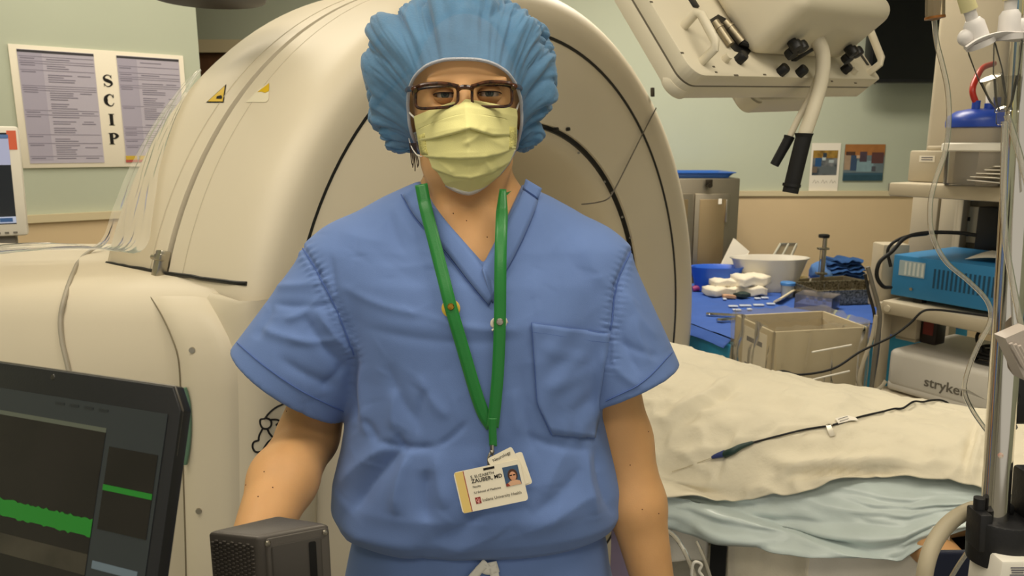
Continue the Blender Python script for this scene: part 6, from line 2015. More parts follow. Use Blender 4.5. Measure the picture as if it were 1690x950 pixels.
# paper bag and wrapped blue bundles at the back
def block(px, py, size, rot, m, name, label, cat, tilt=0.0, roll=0.0, bev=0.004, dz=0.0, group=None, zbase=None):
    c = ont(px, py, zbase) + Vector((0, 0, dz))
    M_ = Matrix.Translation(c) @ Matrix.Rotation(rot, 4, 'Z') @ Matrix.Rotation(roll, 4, 'Y') @ Matrix.Rotation(tilt, 4, 'X') @ Matrix.Translation((0, 0, size[2] / 2))
    return tag(MB().box((0, 0, 0), size, bev, 2, M=M_).build(name, m), label, cat, group)
bgm = MB()
e1_ = [at(1180, 462, 3.73), at(1213, 394, 3.80), at(1237, 415, 3.80), at(1207, 464, 3.73)]
bgm.add([p for p in e1_] + [p + Vector((0, 0.03, 0.0)) for p in e1_], [(0, 1, 2, 3), (7, 6, 5, 4), (0, 4, 5, 1), (1, 5, 6, 2), (2, 6, 7, 3), (3, 7, 4, 0)])
tag(bgm.build('paper_pouch', M_PAPER, smooth=False), 'cream paper pouch standing tilted behind the blue basin', 'pouch')
M_WRAP = mat('wrap_blue', '#6a8fc0', 0.75, bump=0.2, bscale=50)
def lump(px, py, r, m, name, label, cat, seed, dz=0.0, group=None, zb=None, amp=0.35):
    c = ont(px, py, zb) + Vector((0, 0, dz))
    bm = bmesh.new(); bmesh.ops.create_icosphere(bm, subdivisions=3, radius=1)
    V = []
    for v in bm.verts:
        p = v.co.copy()
        k = 1 + amp * float(vnoise(p.x * 1.7 + seed, p.y * 1.7, p.z * 1.7)) + 0.12 * float(vnoise(p.x * 5, p.y * 5 + seed, p.z * 5))
        V.append(c + Vector((p.x * r[0] * k, p.y * r[1] * k, max(-0.02, (p.z * k * 0.5 + 0.5) * 2 * r[2] - 0.0))))
    bm.verts.index_update()
    Fc = [[v.index for v in f.verts] for f in bm.faces]; bm.free()
    zmin = min(v.z for v in V)
    V = [v - Vector((0, 0, zmin - c.z)) for v in V]
    return tag(mesh_obj(name, V, Fc, m, None, angle=60), label, cat, group)
lump(1182, 455, (0.07, 0.06, 0.045), M_WRAP, 'wrapped_bundle', 'crumpled pale blue wrap behind the royal blue basin', 'wrap', 2)
lump(1248, 456, (0.09, 0.06, 0.042), M_WRAP, 'wrapped_bundle', 'crumpled pale blue wrap behind the translucent basin', 'wrap', 9)
lump(1153, 457, (0.06, 0.05, 0.03), mat('navy_wrap', '#1d3672', 0.75), 'wrapped_bundle', 'dark blue wrap beside the scanner rim at the back of the table', 'wrap', 5)
# clear bent display tray standing tilted behind the basin
dt = thing('wire_tray', 'tilted grey translucent tray standing behind the translucent basin', 'tray', tuple(at(1285, 452, 3.86)))
A_ = [at(1258, 452, 3.86), at(1288, 402, 3.90), at(1315, 401, 3.90), at(1292, 452, 3.86)]
m = MB()
mid = sum(A_, Vector()) / 4
m.add(A_ + [p + Vector((0.02, 0.04, -0.02)) for p in A_], [(4, 5, 6, 7), (0, 1, 5, 4), (1, 2, 6, 5), (2, 3, 7, 6), (3, 0, 4, 7)])
m.build('tray_shell', clear_mat('grey_clear', '#b9b6a4', gloss=0.2, rough=0.2, haze=0.45), dt, smooth=False)
m = MB()
m.tube(A_ + [A_[0]], 0.006, 6, smooth=False).tube([A_[0].lerp(A_[3], 0.5), A_[1].lerp(A_[2], 0.5)], 0.005, 6, smooth=False)
m.build('tray_rim', mat('tray_rim', '#c9c6b4', 0.4), dt)
# micro-driver: upright rod with discs
cR = ont(1355, 478)
md = thing('rod_stand', 'upright metal rod with black knob on top and two discs', 'stand', tuple(cR))
zt_ = at(1355, 388, cR.y).z
m = MB().cyl(cR, (cR.x, cR.y, zt_), 0.0105)
m.build('rod', M_STEEL, md)
MB().lathe([(0.001, 0), (0.024, 0), (0.026, 0.004), (0.026, 0.014), (0.02, 0.017), (0.001, 0.018)], 20, M=Matrix.Translation((cR.x - 0.006, cR.y, zt_ - 0.012))).build('knob', M_BLACK, md)
for (py, r) in ((410, 0.026), (451, 0.026)):
    z = at(1355, py, cR.y).z
    MB().box((cR.x - 0.006, cR.y, z), (r * 2, 0.03, 0.010), 0.002).build('crossbar', M_STEEL, md)
MB().cyl((cR.x - 0.018, cR.y, at(1355, 451, cR.y).z), (cR.x - 0.018, cR.y, at(1355, 410, cR.y).z), 0.002).build('guide_rod', M_STEEL, md)
MB().box((cR.x, cR.y, cR.z + 0.006), (0.06, 0.05, 0.012), 0.002).build('stand_base', M_STEEL, md)
# stack of folded blue towels
for k in range(7):
    nm = ['at the bottom', 'second from the bottom', 'third from the bottom', 'in the middle', 'third from the top', 'second from the top', 'lying crumpled on top'][k]
    c = ont(1398, 470)
    s_x = 0.235 - 0.012 * k
    rows = []
    for i in range(25):
        row = []
        for j in range(13):
            ang = 2 * math.pi * j / 12
            cx, cz = math.cos(ang), math.sin(ang)
            x = -s_x / 2 + s_x * i / 24
            e = 1 - 0.25 * abs(i / 12 - 1) ** 6
            q = Vector((x + 0.006 * math.sin(k * 2.1), (abs(cx) ** 0.5) * (1 if cx > 0 else -1) * 0.075 * e + 0.008 * math.sin(k * 1.7), k * 0.0165 + 0.009 + cz * 0.0085 * e + 0.006 * math.sin(i * 0.45 + k * 1.3) + 0.003 * math.sin(i * 1.1 + k)))
            row.append(c + Matrix.Rotation(0.12, 3, 'Z') @ q + Vector((0.0, 0.08, 0.0065 + 0.001 * k)))
        rows.append(row)
    o = MB().grid(rows).add([rows[0][j] for j in range(12)], [tuple(range(12))]).add([rows[-1][j] for j in range(12)], [tuple(range(12))[::-1]]).build('folded_towel', mat('towel_blue', '#30578f', 0.95, bump=0.6, bscale=160, var=0.12, vscale=12), None, angle=70)
    tag(o, 'folded blue surgical towel ' + nm + (' of the stack' if k < 6 else ' of the blue stack'), 'towel', 'stack of blue towels')
lump(1350, 470, (0.05, 0.05, 0.055), mat('towel_blue2', '#5a83c0', 0.9, bump=0.4, bscale=100), 'loose_towel', 'loose pale blue towel draped at the left of the towel stack', 'towel', 3)
# steel sterilisation trays
def open_tray(p0, p1, depth, z0, z1, m, nm, label, perf=True, pegs=3):
    """box tray whose front bottom edge runs from p0 to p1"""
    a, b = Vector(p0), Vector(p1)
    x = (b - a); L = x.length; x.normalize(); y = Vector((-x.y, x.x, 0))
    if y.y < 0: y = -y
    FMx = frame((a.x, a.y, z0), x, y, (0, 0, 1))
    t = thing(nm, label, 'tray', tuple(FMx @ Vector((L / 2, depth / 2, 0))))
    h = z1 - z0
    for (c, s, n_) in (((L / 2, 0.002, h / 2), (L, 0.004, h), 'tray_side'), ((L / 2, depth - 0.002, h / 2), (L, 0.004, h), 'tray_side'), ((0.002, depth / 2, h / 2), (0.004, depth, h), 'tray_end'), ((L - 0.002, depth / 2, h / 2), (0.004, depth, h), 'tray_end'), ((L / 2, depth / 2, 0.003), (L, depth, 0.006), 'tray_floor')):
        MB().box(c, s, 0.0, M=FMx).build(n_, m, t, smooth=False)
    MB().tube([(0, 0, h), (L, 0, h), (L, depth, h), (0, depth, h)], 0.004, 6, smooth=False, closed=True, M=FMx).build('tray_rim', m, t)
    return t, FMx, L
z0 = TZT + 0.006
tA, tB = at_z(1314, 506, z0), at_z(1440, 500, z0)
M_PERF = mat('perforated_steel', '#b5ab94', 0.3, 0.8, color2='#5a5444', vscale=120)
t1, F1, L1 = open_tray(tA + Vector((0.10, 0.02, 0)), tB + Vector((0.1, 0.0, 0)), 0.22, z0, z0 + 0.066, M_PERF, 'instrument_tray', 'perforated steel instrument tray before the stack of blue towels')
for k in range(4):
    MB().cyl((0.06 + k * 0.07, 0.05, 0.01), (0.06 + k * 0.07, 0.05, 0.088), 0.003, seg=8, M=F1).build('tray_post', M_STEEL, t1)
for k in range(10):
    x = 0.03 + 0.034 * k
    MB().box((x, 0.02 + 0.012 * (k % 3), 0.045 + 0.012 * (k % 2)), (0.02, 0.012, 0.014), 0.002, M=F1).build('tray_fitting', M_CHROME, t1)
t2, F2, L2 = open_tray(tA + Vector((0.14, 0.27, 0)), tB + Vector((0.09, 0.31, 0)), 0.12, z0, z0 + 0.05, mat('tray_lid_steel', '#9b917a', 0.4, 0.7), 'instrument_tray', 'plain steel tray lid standing behind the perforated instrument tray')
# clear plastic organiser box
ob = thing('organiser_box', 'clear lilac plastic box holding metal parts before the steel tray', 'box', tuple(at_z(1345, 512, z0)))
oa, obp = at_z(1311, 508, z0), at_z(1372, 516, z0)
x = (obp - oa); Lo = x.length; x.normalize(); y = Vector((-x.y, x.x, 0))
if y.y < 0: y = -y
OM = frame((oa.x, oa.y, z0), x, y, (0, 0, 1))
M_LIL = clear_mat('lilac_clear', '#d6d6e4', gloss=0.12, rough=0.12, haze=0.10)
for (c, s) in (((Lo / 2, 0, .031), (Lo, .003, .062)), ((Lo / 2, .12, .031), (Lo, .003, .062)), ((0, .06, .031), (.003, .12, .062)), ((Lo, .06, .031), (.003, .12, .062)), ((Lo / 2, .06, .0625), (Lo, .123, .003))):
    MB().box(c, s, 0, M=OM).build('box_wall', M_LIL, ob, smooth=False)
MB().box((Lo / 2, .06, .012), (Lo * .98, .115, .022), 0, M=OM).build('box_insert', mat('insert_blue', '#5d6b9a', 0.5), ob, smooth=False)
for k in range(3):
    MB().box((0.04 + k * 0.035, .05, .040), (.014, .014, .034), 0.003, M=OM).build('metal_part', M_CHROME, ob)
# swabs, forceps, small blister pieces
for k in range(4):
    a, b = at_z(1278 + 3 * k, 498 - 1.5 * k, z0 + 0.006 + 0.006 * k), at_z(1312 + 1.5 * k, 481 - 2 * k, z0 + 0.012 + 0.008 * k)
    tag(MB().tube([a, b], 0.0055, 8).build('wooden_stick', mat('stick_wood', '#dfd1b0', 0.7)), ['lowest', 'second', 'third', 'uppermost'][k] + ' pale stick of the bundle beside the clear organiser box', 'stick', 'bundle of pale sticks')
def forceps(p0, p1, label):
    a, b = at_z(p0[0], p0[1], z0 + 0.008), at_z(p1[0], p1[1], z0 + 0.008)
    t = thing('forceps', label, 'forceps', tuple(a), 'steel instruments at the table edge')
    d = (b - a).normalized(); s_ = Vector((-d.y, d.x, 0))
    for k in (-1, 1):
        MB().tube([a, a.lerp(b, 0.12) + s_ * 0.006 * k, a.lerp(b, 0.55) + s_ * 0.009 * k, b + s_ * 0.001 * k], lambda q: 0.0075 - 0.004 * q, 8).build('blade', M_CHROME, t)
forceps((1166, 518), (1238, 521), 'long steel forceps at the left edge of the blue drape')
forceps((1184, 528), (1236, 525), 'second steel forceps lying in front of the long one')
for k, (px, py, L) in enumerate(((1210, 505, 16), (1230, 504, 20), (1252, 503, 18), (1272, 501, 14), (1216, 511, 14), (1237, 510, 8), (1250, 492, 10), (1196, 493, 6), (1262, 491, 12))):
    c = at_z(px, py, z0 + 0.004)
    w_ = L / FPX * c.y
    tag(MB().box((c.x, c.y, c.z), (w_, 0.022, 0.007), 0.003).build('blister_pack', mat('blister_white', '#cdd6e4', 0.2)), 'clear white plastic scrap, number %s from the left on the blue drape' % ['three', 'five', 'eight', 'nine', 'four', 'six', 'seven', 'one', 'two'][k] if False else ['short clear scrap left of the centre row', 'long clear scrap in the centre row', 'clear scrap right of the centre row', 'clear scrap at the right end of the row', 'clear scrap at the lower left of the row', 'tiny clear scrap below the centre row', 'clear scrap just before the translucent basin', 'tiny clear scrap before the gauze pads', 'clear scrap beneath the specimen cup'][k], 'scrap', 'clear scraps on the blue drape')
c = at_z(1150, 480, z0)
tag(MB().tube([c + Vector((-0.02, 0, 0.01)), c + Vector((0.0, 0.0, 0.016)), c + Vector((0.012, 0, 0.016))], 0.014, 10).tube([c + Vector((0.01, 0, 0.012)), c + Vector((0.07, -0.01, 0.010))], 0.006, 8).build('syringe', mat('magenta_cap', '#a23a78', 0.4)), 'magenta capped syringe beside the scanner rim', 'syringe')
lump(1322, 474, (0.03, 0.03, 0.03), mat('sponge_tan', '#b79a5a', 0.9, color2='#e0d6b4', vscale=60), 'sponge', 'small tan and white sponge at the end of the sticks', 'sponge', 6)
tag(MB().lathe([(.001, 0), (.012, 0), (.012, .02), (.006, .035), (.006, .05), (.001, .051)], 14, M=Matrix.Translation(at_z(1336, 476, z0))).build('small_bottle', M_WHITE), 'small white bottle between the sponge and the rod stand', 'bottle')

# ------------------------------------------------------------------ beige bin wrapped in clear plastic
K0 = at(1277, 548, 2.30)
bz1 = K0.z; bz0 = 0.45
br = Vector((0.98, 0.2, 0)).normalized(); bl = Vector((-0.2, 0.98, 0))
Lr, Ll = 0.345, 0.25
bn = thing('storage_bin', 'beige open bin lined with clear plastic standing before the instrument table', 'bin', (K0.x + 0.1, K0.y + 0.15, FLOOR))
BMx = frame((K0.x, K0.y, 0), br, bl, (0, 0, 1))
M_BIN = mat('bin_beige', '#bfb193', 0.55)
for (c, s) in (((Lr / 2, 0.004, (bz0 + bz1) / 2), (Lr, 0.008, bz1 - bz0)), ((Lr / 2, Ll - 0.004, (bz0 + bz1) / 2), (Lr, 0.008, bz1 - bz0)), ((0.004, Ll / 2, (bz0 + bz1) / 2), (0.008, Ll, bz1 - bz0)), ((Lr - 0.004, Ll / 2, (bz0 + bz1) / 2), (0.008, Ll, bz1 - bz0))):
    MB().box(c, s, 0.001, M=BMx).build('bin_side', M_BIN, bn)
MB().box((Lr / 2, Ll / 2, bz0 + 0.01), (Lr, Ll, 0.02), M=BMx).build('bin_floor', M_BIN, bn)
for x in (0.03, Lr - 0.03):
    for y in (0.03, Ll - 0.03):
        MB().cyl(BMx @ Vector((x, y, FLOOR)), BMx @ Vector((x, y, bz0)), 0.012).build('stand_leg', M_STEEL, bn)
MB().box((-0.0006, Ll * 0.45, bz1 - 0.06), (0.001, 0.10, 0.016), M=BMx).box((-0.0006, Ll * 0.45, bz1 - 0.16), (0.001, 0.11, 0.03), M=BMx).build('bin_label', M_PRINT, bn)
MB().box((-0.0004, Ll * 0.45, bz1 - 0.09), (0.0008, 0.15, 0.14), M=BMx).build('label_paper', M_PAPER, bn)
# clear liner: crumpled skirt over the rim
rim_pts = []
def rimp(t):
    per = 2 * (Lr + Ll)
    s = (t % 1.0) * per
    if s < Lr: return Vector((s, 0, 0)), Vector((0, -1, 0))
    s -= Lr
    if s < Ll: return Vector((Lr, s, 0)), Vector((1, 0, 0))
    s -= Ll
    if s < Lr: return Vector((Lr - s, Ll, 0)), Vector((0, 1, 0))
    s -= Lr
    return Vector((0, Ll - s, 0)), Vector((-1, 0, 0))
rows = []
for k in range(23):
    t = k / 22
    row = []
    for i in range(161):
        p, n_ = rimp(i / 160)
        w = 0.010 + 0.018 * abs(float(vnoise(i * 0.22, t * 4, 2.2))) * (0.4 + t) + 0.006 * math.sin(i * 0.5 + 3 * t)
        if k < 5:
            z = bz1 - 0.03 + 0.012 * k; off = -0.012 + 0.005 * k
        else:
            z = bz1 + 0.012 - 0.40 * (t - 0.2); off = w
        z += 0.008 * float(vnoise(i * 0.3, 7, k * 0.4))
        row.append(BMx @ Vector((p.x + n_.x * off, p.y + n_.y * off, z)))
    rows.append(row)
ln = MB().grid(rows).build('bin_liner', clear_mat('liner_clear', '#f0ebdd', gloss=0.14, rough=0.12, haze=0.12))
tag(ln, 'crinkled clear plastic liner folded over the rim of the beige bin', 'liner')
# thin black cable running behind the patient and two white straws caught in the liner
tag(MB().tube([at(1140, 585, 2.20), at(1165, 598, 2.15), at(1215, 622, 2.08), at(1255, 620, 2.06), at(1290, 612, 2.06), at(1320, 618, 2.06), at(1375, 608, 2.08), at(1420, 580, 2.12), at(1470, 556, 2.16), at(1500, 535, 2.16), at(1522, 514, 2.15), at(1545, 511, 2.14), at(1590, 516, 2.12), at(1650, 524, 2.08)], 0.0035, 8).build('black_cable', M_RUBBER), 'thin black cable sagging from the equipment cart in front of the beige bin', 'cable')

# ------------------------------------------------------------------ equipment cart at the right
fd = Vector((0.522, -0.853, 0)).normalized(); bk = Vector((0.853, 0.522, 0))
c0_ = at(1460, 640, 2.4)
CO = Vector((c0_.x, c0_.y, 0))
KM2 = frame(CO, fd, bk, (0, 0, 1))      # local x along the front (towards the viewer), y to the back
ec = thing('equipment_cart', 'beige equipment cart with shelves behind the chrome pole', 'cart', tuple(KM2 @ Vector((0.35, 0.25, FLOOR))))
M_CART = mat('cart_beige', '#b9ae97', 0.5, var=0.03, vscale=6)
CL_, CDp = 0.78, 0.50
def kplane(px, py, yl):
    """cart coordinates where a pixel's line of sight meets the upright plane at depth yl of the cart"""
    d = ray(px, py); O = Vector((0, 0, CAMH)); q = KM2 @ Vector((0, yl, 0))
    return KM2.inverted() @ (O + d * ((q - O).dot(bk) / d.dot(bk)))
def kb(c, s, nm, m, par=None, bev=0.004, seg=2): return MB().box(c, s, bev, seg, M=KM2).build(nm, m, par if par is not None else ec)
for z in (0.662, 0.972):
    kb((CL_ / 2 - 0.03, CDp / 2 - 0.02, z), (CL_, CDp, 0.045), 'shelf', M_CART, bev=0.008)
kb((CL_ / 2, CDp / 2 - 0.02, 1.362), (CL_ + 0.06, CDp + 0.04, 0.042), 'top_shelf', M_CART, bev=0.006)
kb((CL_ / 2, CDp / 2, FLOOR + 0.16), (CL_, CDp, 0.06), 'cart_base', M_CART, bev=0.01)
for (x, y) in ((-0.045, 0.03), (CL_ - 0.06, 0.03), (-0.045, CDp - 0.05), (CL_ - 0.06, CDp - 0.05)):
    kb((x, y, (1.34 + FLOOR + 0.1) / 2 - 0.18 if y < 0.1 else (1.34 + FLOOR + 0.1) / 2), (0.03, 0.05, (1.34 - FLOOR - 0.1) - (0.36 if y < 0.1 else 0)), 'upright', M_CART)
    p = KM2 @ Vector((x, y, FLOOR + 0.06))
    MB().lathe([(0.001, -0.014), (0.05, -0.014), (0.055, 0), (0.05, 0.014), (0.001, 0.014)], 20, M=frame(p, bk, (0, 0, 1), fd)).build('caster', M_RUBBER, ec)
for z in (0.97, ):
    MB().lathe([(0.001, -0.002), (0.011, -0.002), (0.011, 0.003), (0.001, 0.004)], 18, M=KM2 @ frame((-0.005, -0.022, z), (1, 0, 0), (0, 0, 1), (0, -1, 0))).build('shelf_cap', M_BEIGE, ec)
MB().lathe([(0.001, -0.002), (0.009, -0.002), (0.009, 0.003), (0.001, 0.004)], 18, M=KM2 @ frame((-0.012, -0.021, 1.362), (1, 0, 0), (0, 0, 1), (0, -1, 0))).build('shelf_cap', M_BLACK, ec)
KX = lambda px, yl: kplane(px, 370, yl).x
kb(((KX(1576, CDp) + CL_) / 2, CDp - 0.01, 1.17), (CL_ - KX(1576, CDp), 0.02, 0.36), 'back_panel', mat('panel_grey', '#6f6857', 0.55))
for (p_, q_) in ((1503, 1546), (1550, 1582)):
    kb(((KX(p_, 0.43) + KX(q_, 0.43)) / 2, CDp - 0.06, 1.17), (KX(q_, 0.43) - KX(p_, 0.43), 0.03, 0.36), 'side_panel', M_CART)
# column above the top shelf
ka, kc = kplane(1538, 120, 0.24), kplane(1656, 120, 0.24)
col_ = thing('ceiling_column', 'wide beige service column rising behind the cart to the ceiling', 'column', tuple(KM2 @ Vector((ka.x, 0.4, 1.39))))
kb(((ka.x + kc.x) / 2, 0.36, (1.39 + CEIL) / 2), (kc.x - ka.x, 0.24, CEIL - 1.39), 'column_shell', M_CART, col_, 0.02, 3)
cl1 = KM2 @ Vector((kc.x, 0.24, 0))
bs = thing('black_unit', 'black equipment unit beside the beige column at the right edge', 'equipment', (cl1.x + 0.25, 2.7, 1.39))
MB().box((cl1.x + 0.24, cl1.y - 0.13, 1.80), (0.40, 0.2, 0.82), 0.01).build('unit_case', M_BLACK, bs)
MB().box((cl1.x + 0.24, cl1.y - 0.236, 1.80), (0.36, 0.01, 0.76), 0.004).build('unit_screen', mat('unit_glass', '#0a0b0d', 0.15), bs)
# small box and canister on the top shelf
ZS = 1.384
p = at_z(1532, 296, ZS)
k0, k1 = kplane(1499, 275, 0.06), kplane(1575, 275, 0.06)
sb_ = thing('small_beige_box', 'small beige box with printed label on the top shelf of the cart', 'box', tuple(KM2 @ Vector((k0.x, 0.12, ZS))))
kb(((k0.x + k1.x) / 2, 0.13, ZS + 0.050), (k1.x - k0.x, 0.14, 0.10), 'box_shell', M_CART, sb_, 0.006)
kb(((k0.x + k1.x) / 2 + 0.012, 0.13, ZS + 0.107), (k1.x - k0.x - 0.06, 0.10, 0.016), 'box_lid', M_CART, sb_, 0.005)
lx = kplane(1530, 262, 0.0595)
kb((lx.x, 0.0595, lx.z), (0.05, 0.001, 0.020), 'box_label', M_PAPER, sb_, 0)
for dz in (0.004, -0.003):
    kb((lx.x, 0.0588, lx.z + dz), (0.036, 0.001, 0.003), 'label_print', M_PRINT, sb_, 0)
cy = 2.22
c = Vector((at(1612, 250, cy).x, cy, ZS)); rad = 0.086
can = thing('suction_canister', 'clear suction canister with royal blue lid and red tube on the top shelf', 'canister', tuple(c))
hz = at(1612, 205, cy).z - ZS
MB().lathe([(0.001, 0), (rad * 0.86, 0), (rad * 0.9, 0.004), (rad * 0.98, hz), (rad * 0.955, hz), (rad * 0.87, 0.006), (0.001, 0.006)], 36, M=Matrix.Translation(c), cap=False).build('canister_wall', clear_mat('canister_clear', '#d8d4cc', gloss=0.12, rough=0.12, haze=0.11), can, angle=50)
MB().lathe([(rad * 1.0, hz * 0.56), (rad * 1.07, hz * 0.58), (rad * 1.07, hz * 0.68), (rad * 1.0, hz * 0.70)], 36, M=Matrix.Translation(c), cap=False).build('canister_band', M_WHITE, can)
MB().lathe([(rad * 0.97, hz - 0.01), (rad * 1.03, hz - 0.008), (rad * 1.04, hz + 0.008), (rad * 0.98, hz + 0.024), (rad * 0.75, hz + 0.038), (rad * 0.4, hz + 0.044), (0.001, hz + 0.045)], 36, M=Matrix.Translation(c)).build('canister_lid', mat('lid_royal', '#1d3f9c', 0.35), can)
for (dx, dy, h_) in ((-0.03, -0.02, 0.03), (0.0, -0.03, 0.022), (0.035, -0.01, 0.04)):
    MB().cyl(c + Vector((dx, dy, hz + 0.03)), c + Vector((dx, dy, hz + 0.036 + h_)), 0.011, seg=14).build('lid_port', MATS['lid_royal'], can)
MB().tube([c + Vector((-0.026, -0.02, hz + 0.05)), at(1605, 150, cy - 0.02), at(1612, 128, cy), at(1622, 112, cy + 0.03), at(1640, 105, cy + 0.1)], 0.0085, 10).build('red_tube', mat('red_tube', '#a8281c', 0.35), can)
MB().tube([c + Vector((0.03, 0.0, hz + 0.05)), c + Vector((0.03, 0.01, hz + 0.10)), c + Vector((0.035, 0.02, hz + 0.11))], 0.016, 12).build('white_elbow', M_WHITE, can)
pp = thing('plastic_wrap', 'crumpled clear packaging and papers behind the canister on the top shelf', 'packaging', tuple(at(1630, 295, 2.2)))
for k in range(5):
    q0 = at(1648 + 3 * k, 292 - 6 * k, 2.12 + 0.012 * k)
    MB().box((0, 0, 0), (0.13, 0.08, 0.002), 0, M=Matrix.Translation((q0.x, q0.y, ZS + 0.012 + 0.010 * k)) @ Matrix.Rotation(0.3 * k, 4, 'Z') @ Matrix.Rotation(0.1, 4, 'Y')).build('paper_sheet', M_PAPER, pp, smooth=False)
# blue box with vents
ZB = 0.996
bb = thing('blue_generator', 'blue metal equipment box with side vents on the middle shelf of the cart', 'equipment', tuple(KM2 @ Vector((0.3, 0.2, ZB))))
M_BLUE = mat('equipment_blue', '#2a76a8', 0.5, var=0.04, vscale=5)
bx0, bx1, bz0_, bz1_ = -0.025, 0.60, ZB + 0.014, ZB + 0.150
kb(((bx0 + bx1) / 2, 0.20, (bz0_ + bz1_) / 2), (bx1 - bx0, 0.36, bz1_ - bz0_), 'box_case', M_BLUE, bb, 0.004)
for x in (0.06, 0.54):
    for y in (0.05, 0.34):
        kb((x, y, ZB + 0.006), (0.03, 0.03, 0.016), 'foot', M_BLACK, bb, 0.002)
for k in range(16):
    x = 0.115 + k * 0.0135
    kb((x, 0.0195, bz0_ + 0.075), (0.0055, 0.002, 0.062), 'vent', mat('vent_dark', '#16415c', 0.6), bb, 0)
kb((0.04, 0.0192, bz0_ + 0.095), (0.085, 0.002, 0.05), 'sticker', mat('sticker_pale', '#9fb0b4', 0.5), bb, 0)
for k in range(5):
    kb((0.020 + k * 0.014, 0.0178, bz0_ + 0.095), (0.007, 0.001, 0.042), 'sticker_stripe', mat('sticker_light', '#c9cfca', 0.5), bb, 0)
kb((0.44, 0.0192, bz0_ + 0.10), (0.075, 0.002, 0.036), 'sticker', mat('sticker_pale', '#9fb0b4', 0.5), bb, 0)
MB().lathe([(0.001, 0), (0.005, 0), (0.005, 0.004), (0.001, 0.004)], 10, M=KM2 @ frame((0.045, 0.019, bz0_ + 0.03), (1, 0, 0), (0, 0, 1), (0, -1, 0))).build('screw', M_STEEL, bb)
pa = thing('paper_heap', 'loose papers lying on top of the blue equipment box', 'papers', tuple(KM2 @ Vector((0.4, 0.2, bz1_))))
for k, (x, y, w_, d_, r_, c) in enumerate(((0.27, 0.16, 0.20, 0.16, 0.3, M_PAPER), (0.38, 0.10, 0.18, 0.14, -0.2, M_PAPER), (0.40, 0.13, 0.14, 0.10, 0.5, mat('paper_pink', '#a07a70', 0.8)))):
    MB().grid([[Vector((x + (i / 6 - .5) * w_, y + (j / 5 - .5) * d_, bz1_ + 0.004 + 0.006 * k + 0.016 * abs(math.sin(i * 0.5 + j * 0.3 + k)))) for i in range(7)] for j in range(6)], M=KM2).build('paper_sheet', c, pa)
# white console with raised lettering
ZW = 0.686
wb_ = thing('white_console', 'white rounded console with grey lettering on the lower shelf of the cart', 'console', tuple(KM2 @ Vector((0.3, 0.2, ZW))))
M_CONS = mat('console_white', '#dbd6cc', 0.4)
wx0, wx1 = 0.0, 0.62
MB().box(((wx0 + wx1) / 2, 0.20, ZW + 0.082), (wx1 - wx0, 0.40, 0.132), 0.022, 4, M=KM2).build('console_upper', M_CONS, wb_)
MB().box(((wx0 + wx1) / 2, 0.20, ZW + 0.022), (wx1 - wx0 - 0.004, 0.396, 0.036), 0.012, 3, M=KM2).build('console_lower', M_CONS, wb_)
p = Vector((0, 0, 0))
def kface(px, py):
    d = ray(px, py); O = Vector((0, 0, CAMH)); q = KM2 @ Vector((0, -0.002, 0))
    k = (q - O).dot(bk) / d.dot(bk)
    return KM2.inverted() @ (O + d * k)
l0, l1 = kface(1526, 632), kface(1592, 646)
text_mesh('console_lettering', 'stryker', (l1.x - l0.x) / 2.75, KM2 @ frame(((l0.x + l1.x) / 2, -0.0005, (l0.z + l1.z) / 2 + 0.001), (1, 0, 0), (0, 0, 1), (0, -1, 0)), mat('letter_grey', '#6d685e', 0.5), wb_, depth=0.0008, bold=0.0006)
# coil of black cable on the console
cc = KM2 @ Vector((0.30, 0.14, ZW + 0.150))
m = MB()
for k in range(4):
    rr = 0.085 - 0.006 * k
    m.tube([cc + Vector((rr * math.cos(t * 0.5236) * 1.1, rr * math.sin(t * 0.5236) * 0.8, 0.006 + 0.011 * k + 0.004 * math.sin(t + k))) for t in range(12)], 0.0055, 8, 4, closed=True)
m.tube([cc + Vector((-0.08, 0, 0.03)), cc + Vector((-0.09, 0.02, 0.08)), cc + Vector((-0.03, 0.06, 0.10)), cc + Vector((0.05, 0.08, 0.06))], 0.005, 8)
tag(m.build('cable_coil', M_RUBBER), 'coil of black cable lying on the white console', 'cable')
# things between the shelves and behind
kx = thing('grey_power_unit', 'beige power unit hung under the middle shelf above the white console', 'equipment', tuple(KM2 @ Vector((0.05, 0.13, 0.85))))
u0, u1 = kplane(1459, 545, 0.08).x, kplane(1512, 545, 0.08).x
kb(((u0 + u1) / 2, 0.13, 0.903), (u1 - u0, 0.10, 0.092), 'unit_case', M_CART, kx, 0.008)
kb(((u0 + u1) / 2 + 0.01, 0.13, 0.850), (u1 - u0 - 0.04, 0.06, 0.014), 'unit_base', M_CART, kx, 0.003)
u2, u3 = kplane(1518, 545, 0.10).x, kplane(1546, 545, 0.10).x
kb(((u2 + u3) / 2, 0.13, 0.898), (u3 - u2, 0.06, 0.10), 'red_label_case', mat('dark_red_black', '#1c1210', 0.4), kx, 0.006)
kb(((u2 + u3) / 2, 0.0995, 0.903), ((u3 - u2) * 0.6, 0.002, 0.045), 'red_label', mat('label_red', '#6e2420', 0.5), kx, 0)
ou = thing('outlet_plate', 'beige double outlet plate on the grey back panel of the cart', 'outlet', tuple(KM2 @ Vector((0.42, CDp - 0.02, 1.2))))
ox = KX(1608, 0.47)
kb((ox, CDp - 0.026, 1.22), (0.13, 0.012, 0.13), 'plate', M_CART, ou, 0.003)
for z in (1.24, 1.185):
    for x in (ox - 0.02, ox + 0.02):
        kb((x, CDp - 0.034, z), (0.010, 0.006, 0.014), 'outlet_hole', M_BLACK, ou, 0)
kb((KX(1652, 0.43), CDp - 0.06, 1.19), (0.14, 0.06, 0.20), 'dark_cable_box', M_BLACK)
